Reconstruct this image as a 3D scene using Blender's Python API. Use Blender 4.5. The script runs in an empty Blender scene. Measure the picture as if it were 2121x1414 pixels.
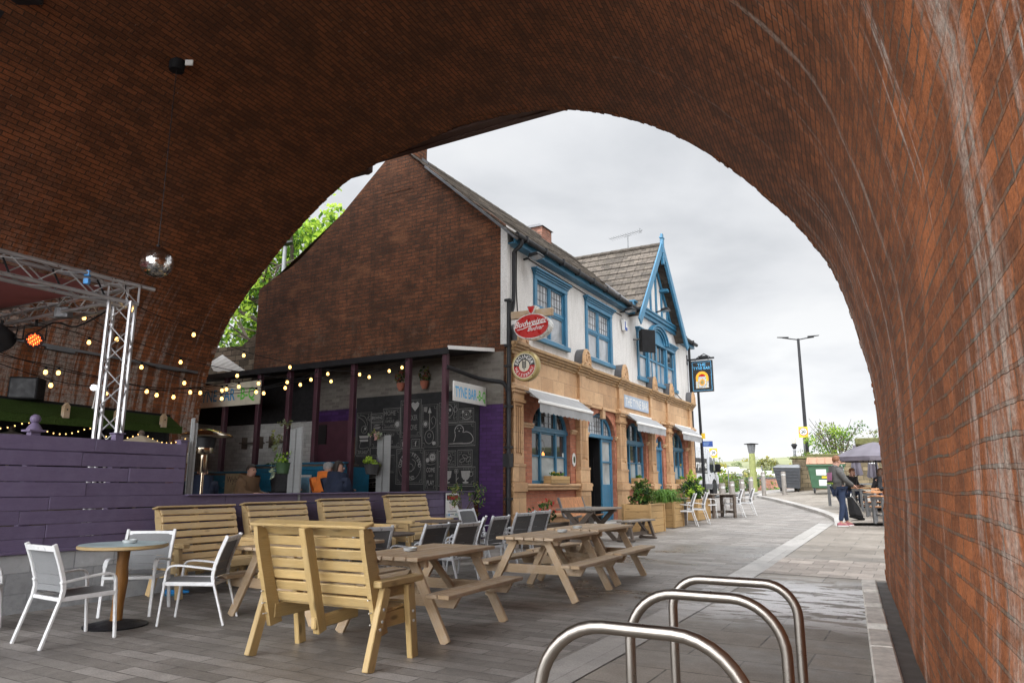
import bpy, math, random
from mathutils import Vector, Matrix, noise
from mathutils.geometry import tessellate_polygon
R=math.radians; PI=math.pi
random.seed(7)
SC=bpy.context.scene; COL=SC.collection
# ------------------------------------------------------------------ helpers
def V(*a): return Vector(a[0] if len(a)==1 else a)
def gz(x,y):
    b=0. if y<6 else (.0025*(y-6)**2 if y<12 else min(.03*(y-9),.72))
    t=min(max((x-(3+.2*y))/5,0),1)
    return b+t*.025*min(max(y-18,0),15)
AZ=R(29.6); E1=V(math.sin(AZ),math.cos(AZ),0); E2=V(math.cos(AZ),-math.sin(AZ),0); RZ=PI/2-AZ
PA=V(-.1347,15.0,0)
def pw(x,y,z=0): return PA+E1*x-E2*y+V(0,0,z)          # public house frame -> world
F0=V(-5.07,7.44,0)
def fw(s,d,z=0): return F0+E1*s-E2*d+V(0,0,z)          # fence frame -> world (d>0 behind)
def cat(pts,n):
    out=[]
    for i in range(len(pts)-1):
        p0=pts[max(i-1,0)];p1=pts[i];p2=pts[i+1];p3=pts[min(i+2,len(pts)-1)]
        for k in range(n):
            t=k/n
            out.append(tuple(.5*(2*b+(c-a)*t+(2*a-5*b+4*c-d)*t*t+(-a+3*b-3*c+d)*t**3) for a,b,c,d in zip(p0,p1,p2,p3)))
    out.append(tuple(pts[-1])); return out
_txt={}
def text_tris(s,bold=0.0):
    k=(s,bold)
    if k in _txt: return _txt[k]
    cu=bpy.data.curves.new('t','FONT'); cu.body=s; cu.size=1; cu.resolution_u=2; cu.offset=bold
    o=bpy.data.objects.new('t',cu); COL.objects.link(o)
    dg=bpy.context.evaluated_depsgraph_get(); me=bpy.data.meshes.new_from_object(o.evaluated_get(dg))
    vs=[(v.co.x,v.co.y) for v in me.vertices]; fs=[tuple(p.vertices) for p in me.polygons]
    bpy.data.objects.remove(o); bpy.data.curves.remove(cu); bpy.data.meshes.remove(me)
    _txt[k]=(vs,fs); return _txt[k]
class MB:
    def __init__(s): s.v=[];s.f=[];s.u=[];s.m=[];s.sm=[]
    def add(s,vs,fs,uvs,m=0,smooth=False):
        o=len(s.v); s.v+= [tuple(v) for v in vs]
        for f,u in zip(fs,uvs):
            s.f.append([o+i for i in f]); s.u.append(u); s.m.append(m); s.sm.append(smooth)
        return s
    def auto(s,pts):
        n=V(0,0,0); k=len(pts)
        for i in range(k):
            a=V(pts[i]);b=V(pts[(i+1)%k]); n+=a.cross(b)
        if abs(n.z)>.75*max(n.length,1e-9): return [(p[0],p[1]) for p in pts]
        t=V(-n.y,n.x,0); t=t.normalized() if t.length>0 else V(1,0,0)
        w=n.normalized().cross(t) if n.length>0 else V(0,0,1)
        return [(V(p).dot(t),V(p).dot(w)) for p in pts]
    def poly(s,pts,m=0,uv=None): return s.add(pts,[list(range(len(pts)))],[uv or s.auto(pts)],m)
    def hexa(s,c,m=0,uvf=None):
        fs=[(0,3,2,1),(4,5,6,7),(0,1,5,4),(1,2,6,5),(2,3,7,6),(3,0,4,7)]
        return s.add(c,fs,[uvf(f) if uvf else s.auto([c[i] for i in f]) for f in fs],m)
    def box(s,x0,y0,z0,x1,y1,z1,m=0):
        return s.hexa([(x0,y0,z0),(x1,y0,z0),(x1,y1,z0),(x0,y1,z0),(x0,y0,z1),(x1,y0,z1),(x1,y1,z1),(x0,y1,z1)],m)
    def cbox(s,c,sx,sy,sz,m=0): return s.box(c[0]-sx/2,c[1]-sy/2,c[2]-sz/2,c[0]+sx/2,c[1]+sy/2,c[2]+sz/2,m)
    def bar(s,p0,p1,w,h,up=(0,0,1),m=0,w1=None,h1=None):
        p0=V(p0);p1=V(p1);d=(p1-p0); L=d.length; d=d.normalized(); up=V(up)
        if abs(d.dot(up))>.98: up=V(1,0,0)
        a=d.cross(up).normalized(); b=a.cross(d).normalized()
        w1=w if w1 is None else w1; h1=h if h1 is None else h1
        c=[p0-a*w/2-b*h/2,p0+a*w/2-b*h/2,p0+a*w/2+b*h/2,p0-a*w/2+b*h/2,p1-a*w1/2-b*h1/2,p1+a*w1/2-b*h1/2,p1+a*w1/2+b*h1/2,p1-a*w1/2+b*h1/2]
        ro=random.uniform(0,40); so=random.uniform(0,40)
        fs=[(0,3,2,1),(4,5,6,7),(0,1,5,4),(1,2,6,5),(2,3,7,6),(3,0,4,7)]
        uv=[[(ro,so),(ro,so+h),(ro+w*.2,so+h),(ro+w*.2,so)],[(ro+9,so),(ro+9,so+w),(ro+9+h*.2,so+w),(ro+9+h*.2,so)],
            [(ro,so),(ro,so+w),(ro+L,so+w),(ro+L,so)],[(ro,so+1),(ro,so+1+h),(ro+L,so+1+h),(ro+L,so+1)],
            [(ro,so+2),(ro,so+2+w),(ro+L,so+2+w),(ro+L,so+2)],[(ro,so+3),(ro,so+3+h),(ro+L,so+3+h),(ro+L,so+3)]]
        return s.add(c,fs,uv,m)
    def tube(s,pts,r,n=8,m=0,cap=True,closed=False):
        P=[V(p) for p in pts]; k=len(P); rs=r if isinstance(r,(list,tuple)) else [r]*k
        vs=[];fs=[];uv=[];prev=None;acc=0
        for i in range(k):
            if closed: d=P[(i+1)%k]-P[i-1]
            else: d=P[min(i+1,k-1)]-P[max(i-1,0)]
            d=d.normalized() if d.length>0 else V(0,0,1)
            if prev is None: a=d.cross(V(0,0,1) if abs(d.z)<.9 else V(1,0,0)).normalized()
            else: a=(prev-d*prev.dot(d)).normalized()
            prev=a; b=d.cross(a)
            for j in range(n):
                t=2*PI*j/n; vs.append(P[i]+(a*math.cos(t)+b*math.sin(t))*rs[i])
        for i in range(k if closed else k-1):
            i2=(i+1)%k; L=(P[i2]-P[i]).length
            for j in range(n):
                j2=(j+1)%n; fs.append((i*n+j,i*n+j2,i2*n+j2,i2*n+j))
                c=2*PI*rs[i]; uv.append([(acc,c*j/n),(acc,c*(j+1)/n),(acc+L,c*(j+1)/n),(acc+L,c*j/n)])
            acc+=L
        if cap and not closed:
            fs.append(tuple(range(n-1,-1,-1))); uv.append([(0,0)]*n); fs.append(tuple((k-1)*n+j for j in range(n))); uv.append([(0,0)]*n)
        return s.add(vs,fs,uv,m,True)
    def lathe(s,prof,c=(0,0,0),n=16,m=0,ax=(0,0,1),cap=True):
        ax=V(ax).normalized(); a=ax.cross(V(0,0,1) if abs(ax.z)<.9 else V(1,0,0)).normalized(); b=ax.cross(a); c=V(c)
        vs=[];fs=[];uv=[]
        for r,z in prof:
            for j in range(n):
                t=2*PI*j/n; vs.append(c+ax*z+(a*math.cos(t)+b*math.sin(t))*r)
        for i in range(len(prof)-1):
            for j in range(n):
                j2=(j+1)%n; fs.append((i*n+j,i*n+j2,(i+1)*n+j2,(i+1)*n+j))
                r=max(prof[i][0],.01); uv.append([(r*6.28*j/n,prof[i][1]),(r*6.28*(j+1)/n,prof[i][1]),(r*6.28*(j+1)/n,prof[i+1][1]),(r*6.28*j/n,prof[i+1][1])])
        if cap:
            k=len(prof)-1
            for q,fl in ((0,1),(k,0)):
                if prof[q][0]>1e-4:
                    f=[q*n+j for j in range(n)]; f=f[::-1] if fl else f
                    fs.append(f); uv.append([(vs[i][0],vs[i][1]) for i in f])
        return s.add(vs,fs,uv,m,True)
    def ball(s,c,r,n=12,m=0,sc=(1,1,1)):
        vs=[];fs=[];uv=[];h=max(n//2,4); c=V(c)
        for i in range(h+1):
            p=PI*i/h
            for j in range(n):
                t=2*PI*j/n; vs.append(c+V(r*sc[0]*math.sin(p)*math.cos(t),r*sc[1]*math.sin(p)*math.sin(t),-r*sc[2]*math.cos(p)))
        for i in range(h):
            for j in range(n):
                j2=(j+1)%n; fs.append((i*n+j,i*n+j2,(i+1)*n+j2,(i+1)*n+j)); uv.append([(j/n,i/h),((j+1)/n,i/h),((j+1)/n,(i+1)/h),(j/n,(i+1)/h)])
        return s.add(vs,fs,uv,m,True)
    def prism(s,pts,dv,m=0,m2=None):
        pts=[V(p) for p in pts]; dv=V(dv); q=[p+dv for p in pts]; k=len(pts)
        s.flat([pts],m); s.flat([q],m if m2 is None else m2)
        for i in range(k): s.poly([pts[i],pts[(i+1)%k],q[(i+1)%k],q[i]],m)
        return s
    def flat(s,loops,m=0,uv=None):
        loops=[[V(p) for p in l] for l in loops]; allp=[p for l in loops for p in l]
        tr=tessellate_polygon(loops)
        for t in tr:
            pts=[allp[i] for i in t]; s.poly(pts,m,[uv(p) for p in pts] if uv else None)
        return s
    def text(s,t,o,ux,uy,size,m=0,align='c',sx=1.,bold=0.):
        vs,fs=text_tris(t,bold); ux=V(ux);uy=V(uy);o=V(o)
        if not vs: return s
        w0=min(v[0] for v in vs);w1=max(v[0] for v in vs); off={'c':-(w0+w1)/2,'l':-w0,'r':-w1}[align]
        return s.add([o+ux*((v[0]+off)*size*sx)+uy*(v[1]*size) for v in vs],fs,[[(0,0)]*len(f) for f in fs],m)
    def ribbon(s,pts,w,nrm,m=0,closed=False):
        P=[V(p) for p in pts]; nrm=V(nrm); k=len(P); vs=[]
        for i in range(k):
            d=(P[(i+1)%k]-P[i-1]) if closed else P[min(i+1,k-1)]-P[max(i-1,0)]
            a=d.normalized().cross(nrm)*w/2 if d.length>0 else V(0,0,0)
            vs+=[P[i]+a,P[i]-a]
        fs=[]
        for i in range(k if closed else k-1):
            j=(i+1)%k; fs.append((2*i,2*i+1,2*j+1,2*j))
        return s.add(vs,fs,[[(0,0)]*4 for f in fs],m)
    def leaves(s,n,c,rad,size,rng,ms=(0,),clumps=0,spread=.25,up=.3,asp=.55):
        c=V(c); cl=[]
        def pt():
            while 1:
                p=V(rng.uniform(-1,1),rng.uniform(-1,1),rng.uniform(-1,1))
                if p.length<=1: return p
        for i in range(clumps):
            p=pt(); p=p*(.45+.55*rng.random()); cl.append((p,rng.choice(ms)))
        vs=[];fs=[];mm=[]
        for i in range(n):
            if cl:
                q,mi=rng.choice(cl); p=q+pt()*spread
                if rng.random()<.3: mi=rng.choice(ms)
            else: p=pt(); mi=rng.choice(ms)
            P=c+V(p.x*rad[0],p.y*rad[1],p.z*rad[2])
            d=V(rng.gauss(0,1),rng.gauss(0,1),rng.gauss(0,1)+up).normalized(); e=d.cross(V(rng.gauss(0,1),rng.gauss(0,1),rng.gauss(0,1))).normalized()
            L=size*rng.uniform(.6,1.3); o=len(s.v)
            s.v+=[tuple(P-d*L*.5),tuple(P+e*L*asp*.5),tuple(P+d*L*.5),tuple(P-e*L*asp*.5)]
            s.f.append([o,o+1,o+2,o+3]); s.u.append([(0,0),(1,.5),(0,1),(-1,.5)]); s.m.append(mi); s.sm.append(False)
        return s
    def build(s,name,mats,parent=None,bevel=0,seg=1,ang=35,loc=None,rz=None):
        me=bpy.data.meshes.new(name); me.from_pydata(s.v,[],s.f)
        uvl=me.uv_layers.new(name='UVMap'); k=0; flat=[]
        for u in s.u:
            for a in u: flat+= [a[0],a[1]]
        uvl.data.foreach_set('uv',flat)
        mats=mats if isinstance(mats,(list,tuple)) else [mats]
        for m in mats: me.materials.append(MT[m] if isinstance(m,str) else m)
        me.polygons.foreach_set('material_index',s.m)
        me.polygons.foreach_set('use_smooth',s.sm)
        me.update()
        if any(s.sm): me.set_sharp_from_angle(angle=R(ang))
        o=bpy.data.objects.new(name,me); COL.objects.link(o)
        if parent: o.parent=parent
        if loc is not None: o.location=loc
        if rz is not None: o.rotation_euler=(0,0,rz)
        if bevel:
            b=o.modifiers.new('Bevel','BEVEL'); b.width=bevel; b.segments=seg; b.limit_method='ANGLE'; b.angle_limit=R(40)
        return o
def tag(o,label,cat_,group=None):
    o['label']=label; o['category']=cat_
    if group: o['group']=group
    return o
def thing(name,label,cat_,loc=(0,0,0),rz=0,group=None):
    o=bpy.data.objects.new(name,None); COL.objects.link(o); o.empty_display_size=.1
    o.location=loc; o.rotation_euler=(0,0,rz); return tag(o,label,cat_,group)
def struct(o,kind='structure'): o['kind']=kind; return o
CH={}
def kids(o): return [c for c in bpy.data.objects if c.parent==o]
def dup(o,loc,rz,label,group=None):
    c=o.copy(); COL.objects.link(c); c.location=loc; c.rotation_euler=(0,0,rz); c['label']=label
    if group: c['group']=group
    for k in kids(o):
        k2=k.copy(); COL.objects.link(k2); k2.parent=c
        for g in kids(k):
            g2=g.copy(); COL.objects.link(g2); g2.parent=k2
    return c
# ------------------------------------------------------------------ materials
MT={}
class N:
    def __init__(s,name):
        s.mat=bpy.data.materials.new(name); s.mat.use_nodes=True; s.t=s.mat.node_tree; s.t.nodes.clear()
        s.out=s.n('ShaderNodeOutputMaterial'); s.b=s.n('ShaderNodeBsdfPrincipled'); s.l(s.b.outputs[0],s.out.inputs[0]); MT[name]=s.mat
    def n(s,t,**k):
        x=s.t.nodes.new(t)
        for a,b in k.items(): setattr(x,a,b)
        return x
    def l(s,a,b): s.t.links.new(a,b)
    def inp(s,node,i,v):
        if hasattr(v,'is_output') or isinstance(v,bpy.types.NodeSocket): s.l(v,node.inputs[i])
        else: node.inputs[i].default_value=v
    def co(s,kind='Object'): return s.n('ShaderNodeTexCoord').outputs[kind]
    def mapp(s,v,sc=(1,1,1),rot=(0,0,0),loc=(0,0,0)):
        m=s.n('ShaderNodeMapping'); s.l(v,m.inputs[0]); m.inputs[1].default_value=loc; m.inputs[2].default_value=rot; m.inputs[3].default_value=sc; return m.outputs[0]
    def noise(s,v,scale=5,det=4,rough=.55,dist=0):
        x=s.n('ShaderNodeTexNoise'); s.l(v,x.inputs['Vector']); x.inputs['Scale'].default_value=scale; x.inputs['Detail'].default_value=det; x.inputs['Roughness'].default_value=rough; x.inputs['Distortion'].default_value=dist; return x.outputs[0]
    def ramp(s,f,stops,interp='LINEAR'):
        r=s.n('ShaderNodeValToRGB'); s.l(f,r.inputs[0]); cr=r.color_ramp; cr.interpolation=interp
        while len(cr.elements)<len(stops): cr.elements.new(.5)
        for e,(p,c) in zip(cr.elements,stops):
            e.position=p; e.color=(c,c,c,1) if isinstance(c,(int,float)) else (*c,1)
        return r.outputs[0]
    def mix(s,f,a,b,mode='MIX'):
        x=s.n('ShaderNodeMix',data_type='RGBA',blend_type=mode); s.inp(x,0,f)
        for i,q in ((6,a),(7,b)):
            if isinstance(q,tuple): x.inputs[i].default_value=(*q,1)
            else: s.inp(x,i,q)
        return x.outputs[2]
    def sepv(s,v):
        x=s.n('ShaderNodeSeparateXYZ'); s.l(v,x.inputs[0]); return x.outputs[1]
    def math(s,op,a,b=None,c=None):
        x=s.n('ShaderNodeMath',operation=op); s.inp(x,0,a)
        if b is not None: s.inp(x,1,b)
        if c is not None: s.inp(x,2,c)
        return x.outputs[0]
    def bump(s,h,st=.3,d=.01,base=None):
        x=s.n('ShaderNodeBump'); s.l(h,x.inputs['Height']); x.inputs['Strength'].default_value=st; x.inputs['Distance'].default_value=d
        if base is not None: s.l(base,x.inputs['Normal'])
        return x.outputs[0]
    def fin(s,col=None,rough=None,metal=None,normal=None,spec=None,**k):
        b=s.b
        if col is not None:
            if isinstance(col,tuple): b.inputs['Base Color'].default_value=(*col,1)
            else: s.l(col,b.inputs['Base Color'])
        if rough is not None: s.inp(b,'Roughness',rough) if not isinstance(rough,(int,float)) else setattr(b.inputs['Roughness'],'default_value',rough)
        if metal is not None: b.inputs['Metallic'].default_value=metal
        if normal is not None: s.l(normal,b.inputs['Normal'])
        if spec is not None: b.inputs['Specular IOR Level'].default_value=spec
        for a,v in k.items(): b.inputs[a].default_value=v
        return s.mat
def mul(c,f): return tuple(min(x*f,1) for x in c)
def simple(name,c,rough=.55,metal=0,var=.22,sc=6,bump=.12,bsc=90,dirt=.25,spec=.5,**k):
    s=N(name); o=s.co('Object'); a=s.noise(o,sc,5,.6); f=s.noise(o,sc*7,3,.6)
    col=s.ramp(a,[(.3,mul(c,1-var)),(.7,mul(c,1+var))])
    if dirt: col=s.mix(s.ramp(s.noise(o,sc*.6,6,.7),[(.52,0.),(.75,dirt)]),col,mul(c,.35))
    col=s.mix(.12,col,s.ramp(f,[(.3,mul(c,.6)),(.7,mul(c,1.3))]))
    r=s.ramp(s.noise(o,sc*2,4),[(.3,max(rough-.12,.03)),(.7,min(rough+.12,1.))])
    return s.fin(col,r,metal,s.bump(s.noise(o,bsc,4,.6),bump,.004) if bump else None,spec,**k)
def brick(name,c1,c2,mortar,w=.225,h=.075,ms=.01,rough=.85,bumpst=.8,coord='UV',extra=None,dark=.5,offset=.5,dv=.006,msm=.25,rw=.36,mfade=.35):
    s=N(name); uv=s.co(coord)
    wob=s.n('ShaderNodeVectorMath',operation='MULTIPLY_ADD'); nz=s.n('ShaderNodeTexNoise'); s.l(uv,nz.inputs['Vector']); nz.inputs['Scale'].default_value=22; nz.inputs['Detail'].default_value=3
    s.l(nz.outputs['Color'],wob.inputs[0]); wob.inputs[1].default_value=(dv*1.2,dv*1.2,0); s.l(uv,wob.inputs[2]); uvw=wob.outputs[0]
    b=s.n('ShaderNodeTexBrick'); s.l(uvw,b.inputs['Vector']); b.offset=offset
    for i,v in (('Color1',(0,0,0,1)),('Color2',(1,1,1,1)),('Mortar',(.5,.5,.5,1)),('Scale',1.),('Mortar Size',ms),('Mortar Smooth',msm),('Bias',0.),('Brick Width',w),('Row Height',h)): b.inputs[i].default_value=v
    rnd=b.outputs['Color']; fac=b.outputs['Fac']
    n1=s.noise(uv,1.2,6,.65); n2=s.noise(uv,14,6,.7); n3=s.noise(uv,60,3,.6)
    t=s.math('ADD',s.math('MULTIPLY',rnd,rw),s.math('MULTIPLY',n1,1.02-rw*1.0)); t=s.math('ADD',t,s.math('MULTIPLY',s.math('SUBTRACT',n2,.5),.55))
    col=s.ramp(t,[(.12,mul(c1,.55)),(.4,c1),(.68,c2),(.95,mul(c2,1.35))])
    col=s.mix(s.ramp(s.noise(uv,3.5,8,.75),[(.5,0.),(.72,dark)]),col,mul(c1,.22))
    mf=s.math('MULTIPLY',fac,s.ramp(s.noise(uv,5,6,.7),[(.38,1-mfade*2 if mfade<.5 else 0.),(.6,1.)]))
    col=s.mix(mf,col,s.mix(s.noise(uv,25,4),mul(mortar,.55),mortar))
    h=s.math('SUBTRACT',s.math('MULTIPLY',n2,.5),fac); h=s.math('ADD',h,s.math('MULTIPLY',n3,.25)); h=s.math('ADD',h,s.math('MULTIPLY',rnd,.35))
    return s,uv,col,fac,h,bumpst,rough
def brickfin(t):
    s,uv,col,fac,h,bs,r=t; return s.fin(col,r,0,s.bump(h,bs,.012),.25)
def wood(name,c1,c2,rough=.6,grain=1.,knots=.7,wear=0.,wcol=(.3,.29,.27),tv=.22):
    s=N(name); uv=s.co('UV')
    g=s.noise(s.mapp(uv,(1.6,42*grain,1)),3,6,.65,.6); g2=s.noise(s.mapp(uv,(.5,7,1)),2.5,4,.6,1.2); fl=s.noise(s.mapp(uv,(3,160,1)),4,2,.5)
    col=s.ramp(s.math('ADD',s.math('MULTIPLY',g,.6),s.math('MULTIPLY',g2,.4)),[(.3,c1),(.55,tuple((a+b)/2 for a,b in zip(c1,c2))),(.72,c2)])
    col=s.mix(.3,col,s.ramp(fl,[(.35,mul(c1,.7)),(.65,mul(c2,1.08))]))
    tint=s.noise(s.mapp(uv,(.12,.12,1)),3.,2,.5); col=s.mix(1.,col,s.ramp(tint,[(.3,1-tv*1.5),(.5,.97),(.7,1+tv)]),'MULTIPLY')
    if knots:
        v=s.n('ShaderNodeTexVoronoi'); s.l(s.mapp(uv,(3.2,9,1)),v.inputs['Vector']); v.inputs['Scale'].default_value=1.
        col=s.mix(s.ramp(v.outputs['Distance'],[(.09,knots),(.2,0.)]),col,mul(c1,.3))
    if wear: col=s.mix(s.ramp(s.noise(uv,5,6,.7),[(.45,0.),(.65,wear)]),col,wcol)
    return s.fin(col,s.ramp(g,[(.3,rough-.1),(.7,rough+.12)]),0,s.bump(g,.35,.003),.35)
def emis(name,c,st):
    s=N(name); s.b.inputs['Emission Color'].default_value=(*c,1); s.b.inputs['Emission Strength'].default_value=st; return s.fin(c,.4)
# --- vault brick: soot at the crown, lime streaks on the lower walls
def mk_vault():
    t=brick('vault_brick',(.165,.056,.021),(.395,.130,.045),(.165,.135,.10),.25,.086,.008,.8,1.,dark=.34,dv=.008,rw=.20,mfade=.5)
    s,uv,col,fac,h,bs,r=t
    p=s.n('ShaderNodeNewGeometry').outputs['Position']; sep=s.n('ShaderNodeSeparateXYZ'); s.l(p,sep.inputs[0]); z=sep.outputs[2]
    st=s.noise(s.mapp(uv,(5.5,.28,1)),1.6,6,.62,.3); band=s.noise(s.mapp(uv,(.55,.12,1),loc=(3.3,0,0)),1.5,3,.5)
    zz=s.ramp(s.math('DIVIDE',z,9.),[(.05,.35),(.24,1.),(.42,1.),(.62,.12),(.8,0.)])
    lf_=s.math('MULTIPLY',s.math('GREATER_THAN',s.sepv(uv),12.),.07)
    m=s.math('MULTIPLY',s.ramp(s.math('ADD',s.math('ADD',s.math('MULTIPLY',st,.6),s.math('MULTIPLY',band,.5)),lf_),[(.60,0.),(.66,1.)]),zz)
    m=s.math('MULTIPLY',m,s.ramp(s.noise(uv,9,8,.8),[(.38,0.),(.55,1.)]))
    col=s.mix(s.math('MULTIPLY',m,.8),col,(.50,.45,.40))
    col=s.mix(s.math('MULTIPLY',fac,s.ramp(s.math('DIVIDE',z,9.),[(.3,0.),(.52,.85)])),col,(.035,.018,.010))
    su=s.n('ShaderNodeSeparateXYZ'); s.l(uv,su.inputs[0]); uu=s.math('ADD',su.outputs[0],s.math('MULTIPLY',s.math('SUBTRACT',s.noise(s.mapp(uv,(1,1.3,1)),1.,5,.6),.5),.45))
    for c0,w0,a0 in ((8.35,.22,.75),(5.3,.07,.75),(2.4,.03,.4),(6.6,.03,.3)):
        d_=s.math('ABSOLUTE',s.math('SUBTRACT',uu,c0)); k=s.math('MULTIPLY',s.ramp(s.math('DIVIDE',d_,w0*2),[(.2,a0),(.6,0.)]),s.ramp(s.noise(s.mapp(uv,(9,1.2,1)),1.5,6,.7),[(.40,.0),(.55,1.)])); k=s.math('MULTIPLY',k,s.ramp(s.noise(uv,16,8,.8),[(.38,.15),(.56,1.)]))
        k=s.math('MULTIPLY',k,s.math('LESS_THAN',su.outputs[1],8.6)); col=s.mix(k,col,(.47,.40,.34))
    drip=s.noise(s.mapp(uv,(38,2.2,1)),1.5,4,.6)                      # thin worn vertical marks on single bricks
    col=s.mix(s.ramp(drip,[(.58,0.),(.74,.38)]),col,(.08,.04,.026))
    col=s.mix(s.ramp(s.noise(s.mapp(uv,(30,1.5,1),loc=(9,4,0)),1.5,4,.6),[(.645,0.),(.71,.4)]),col,(.48,.36,.28))
    fl=s.noise(s.mapp(uv,(16,3.5,1),rot=(0,0,.35)),1.2,5,.62); col=s.mix(s.ramp(fl,[(.685,0.),(.715,.75)]),col,(.50,.44,.38))
    col=s.mix(1.,col,s.ramp(s.noise(uv,48,6,.8),[(.34,.50),(.5,1.),(.66,1.4)]),'MULTIPLY')
    col=s.mix(s.ramp(s.noise(s.mapp(uv,(60,22,1)),1.,4,.7),[(.66,0.),(.72,.8)]),col,(.03,.018,.012))      # pits and open joints
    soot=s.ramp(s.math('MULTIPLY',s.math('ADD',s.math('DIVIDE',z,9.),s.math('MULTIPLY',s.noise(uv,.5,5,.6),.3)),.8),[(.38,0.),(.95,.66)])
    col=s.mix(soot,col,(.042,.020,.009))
    s.fin(col,.82,0,s.bump(h,1.,.022,s.bump(s.noise(uv,90,4,.7),.5,.004)),.3)
mk_vault()
def mk_gable():
    t=brick('gable_brick',(.074,.030,.015),(.165,.062,.028),(.045,.034,.025),.25,.09,.013,.88,1.2,dark=.42,dv=.009,rw=.17)
    s,uv,col,fac,h,bs,r=t; sv=s.sepv(uv)
    streak=s.noise(s.mapp(uv,(2.4,.22,1)),1.6,6,.65)
    col=s.mix(s.ramp(streak,[(.50,0.),(.68,.55)]),col,(.032,.020,.013))                       # rain staining
    col=s.mix(s.ramp(s.noise(s.mapp(uv,(.9,2.2,1)),.9,5,.6),[(.56,0.),(.66,.5)]),col,(.20,.085,.04))   # patches of newer brick
    col=s.mix(s.math('MULTIPLY',s.ramp(s.noise(uv,1.3,7,.75),[(.55,0.),(.66,.7)]),s.ramp(s.math('DIVIDE',sv,9.),[(.45,1.),(.62,0.)])),col,(.17,.12,.085))   # lime bloom low on the wall
    col=s.mix(1.,col,s.ramp(s.noise(uv,30,5,.8),[(.34,.55),(.5,1.),(.66,1.4)]),'MULTIPLY')
    s.fin(col,.88,0,s.bump(h,1.,.02),.22)
mk_gable()
brickfin(brick('front_brick',(.34,.125,.075),(.46,.19,.115),(.30,.20,.15),.235,.078,.006,.75,.35,dark=.12,dv=.003))
brickfin(brick('chimney_brick',(.15,.065,.045),(.28,.125,.085),(.25,.2,.16),.235,.08,.01,.85,.7))
brickfin(brick('grey_block',(.34,.35,.36),(.47,.48,.49),(.30,.31,.32),.44,.2,.008,.8,.5,dark=.2))
brickfin(brick('dark_stone',(.11,.085,.06),(.25,.2,.145),(.06,.05,.04),.36,.16,.016,.9,.9,dark=.5,dv=.02))
brickfin(brick('mossy_stone',(.12,.095,.06),(.21,.165,.10),(.07,.06,.04),.45,.19,.014,.9,.9,dark=.6,dv=.03))
brickfin(brick('white_tile',(.40,.395,.38),(.48,.475,.46),(.22,.215,.2),.2,.1,.004,.3,.3,dark=.12,dv=.001))
brickfin(brick('purple_brick',(.045,.016,.075),(.06,.022,.10),(.04,.014,.065),.235,.08,.01,.6,.5,dark=.3))
brickfin(brick('white_paint_brick',(.13,.115,.10),(.18,.165,.145),(.2,.18,.16),.235,.08,.01,.7,.5,dark=.35))
brickfin(brick('far_brick',(.36,.16,.10),(.48,.24,.16),(.3,.24,.2),.5,.17,.02,.9,.3,dark=.2))
# ground
def mk_ground(name,c1,c2,mortar,w,h,wet,ms=.006):
    s,uv,col,fac,hh,bs,r=brick(name,c1,c2,mortar,w,h,ms,.7,.45,dark=.4,dv=.004,msm=.15)
    col=s.mix(s.ramp(s.noise(uv,.7,6,.65),[(.45,0.),(.7,.5)]),col,mul(c1,.6))
    su=s.n('ShaderNodeSeparateXYZ'); s.l(uv,su.inputs[0])
    m=s.ramp(s.noise(s.mapp(uv,(.5,.9,1)),.8,6,.62,.6),[(.47,0.),(.60,1.)])
    m=s.math('MULTIPLY',m,s.ramp(s.math('DIVIDE',su.outputs[1],20.),[(.15,wet*.55),(.36,wet),(.62,wet),(.85,wet*.4)]))
    col=s.mix(s.math('MULTIPLY',m,.55),col,mul(c1,.5))
    col=s.mix(s.ramp(s.noise(uv,55,2),[(.70,0.),(.74,.5)]),col,(.5,.48,.45))
    # hosed-down patch near the cycle stands: lime-white residue with a wet film
    dx=s.math('ABSOLUTE',s.math('ADD',su.outputs[0],1.05)); dy=s.math('ABSOLUTE',s.math('SUBTRACT',su.outputs[1],8.9))
    bx=s.math('MULTIPLY',s.ramp(s.math('DIVIDE',dx,2.),[(.45,1.),(.85,0.)]),s.ramp(s.math('DIVIDE',dy,2.),[(.35,1.),(.95,0.)]))
    ps=s.math('MULTIPLY',bx,s.ramp(s.noise(s.mapp(uv,(.9,2.6,1)),1.7,8,.68,.8),[(.455,0.),(.495,1.)]))
    m=s.math('MAXIMUM',m,s.math('MULTIPLY',ps,.35))
    gum=s.n('ShaderNodeTexVoronoi'); s.l(uv,gum.inputs['Vector']); gum.inputs['Scale'].default_value=2.6
    col=s.mix(s.ramp(gum.outputs['Distance'],[(.045,.55),(.075,0.)]),col,mul(c1,.35)); col=s.mix(s.ramp(s.noise(uv,2.1,8,.75),[(.52,0.),(.72,.45)]),col,mul(c1,.45))
    col=s.mix(s.math('MULTIPLY',ps,.92),col,(.86,.86,.87))
    col=s.mix(1.,col,s.ramp(s.noise(uv,70,5,.8),[(.34,.72),(.5,1.),(.66,1.2)]),'MULTIPLY')
    rr=s.math('SUBTRACT',s.math('ADD',.50,s.math('MULTIPLY',s.noise(uv,9,5),.3)),s.math('MULTIPLY',m,.46))
    s.fin(col,rr,0,s.bump(hh,.3,.008),.45)
mk_ground('setts',(.21,.19,.17),(.32,.295,.272),(.06,.053,.047),.56,.155,.85)
mk_ground('slabs',(.225,.195,.16),(.30,.265,.225),(.07,.06,.05),.85,.52,.5,.008)
mk_ground('band_slabs',(.30,.255,.215),(.50,.43,.37),(.16,.14,.12),.36,.36,.3,.008)
mk_ground('granite_kerb',(.38,.36,.335),(.46,.44,.415),(.25,.24,.22),.9,2.,.4,.006)
mk_ground('asphalt',(.085,.085,.085),(.12,.12,.12),(.1,.1,.1),7.,7.,.3)
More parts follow.
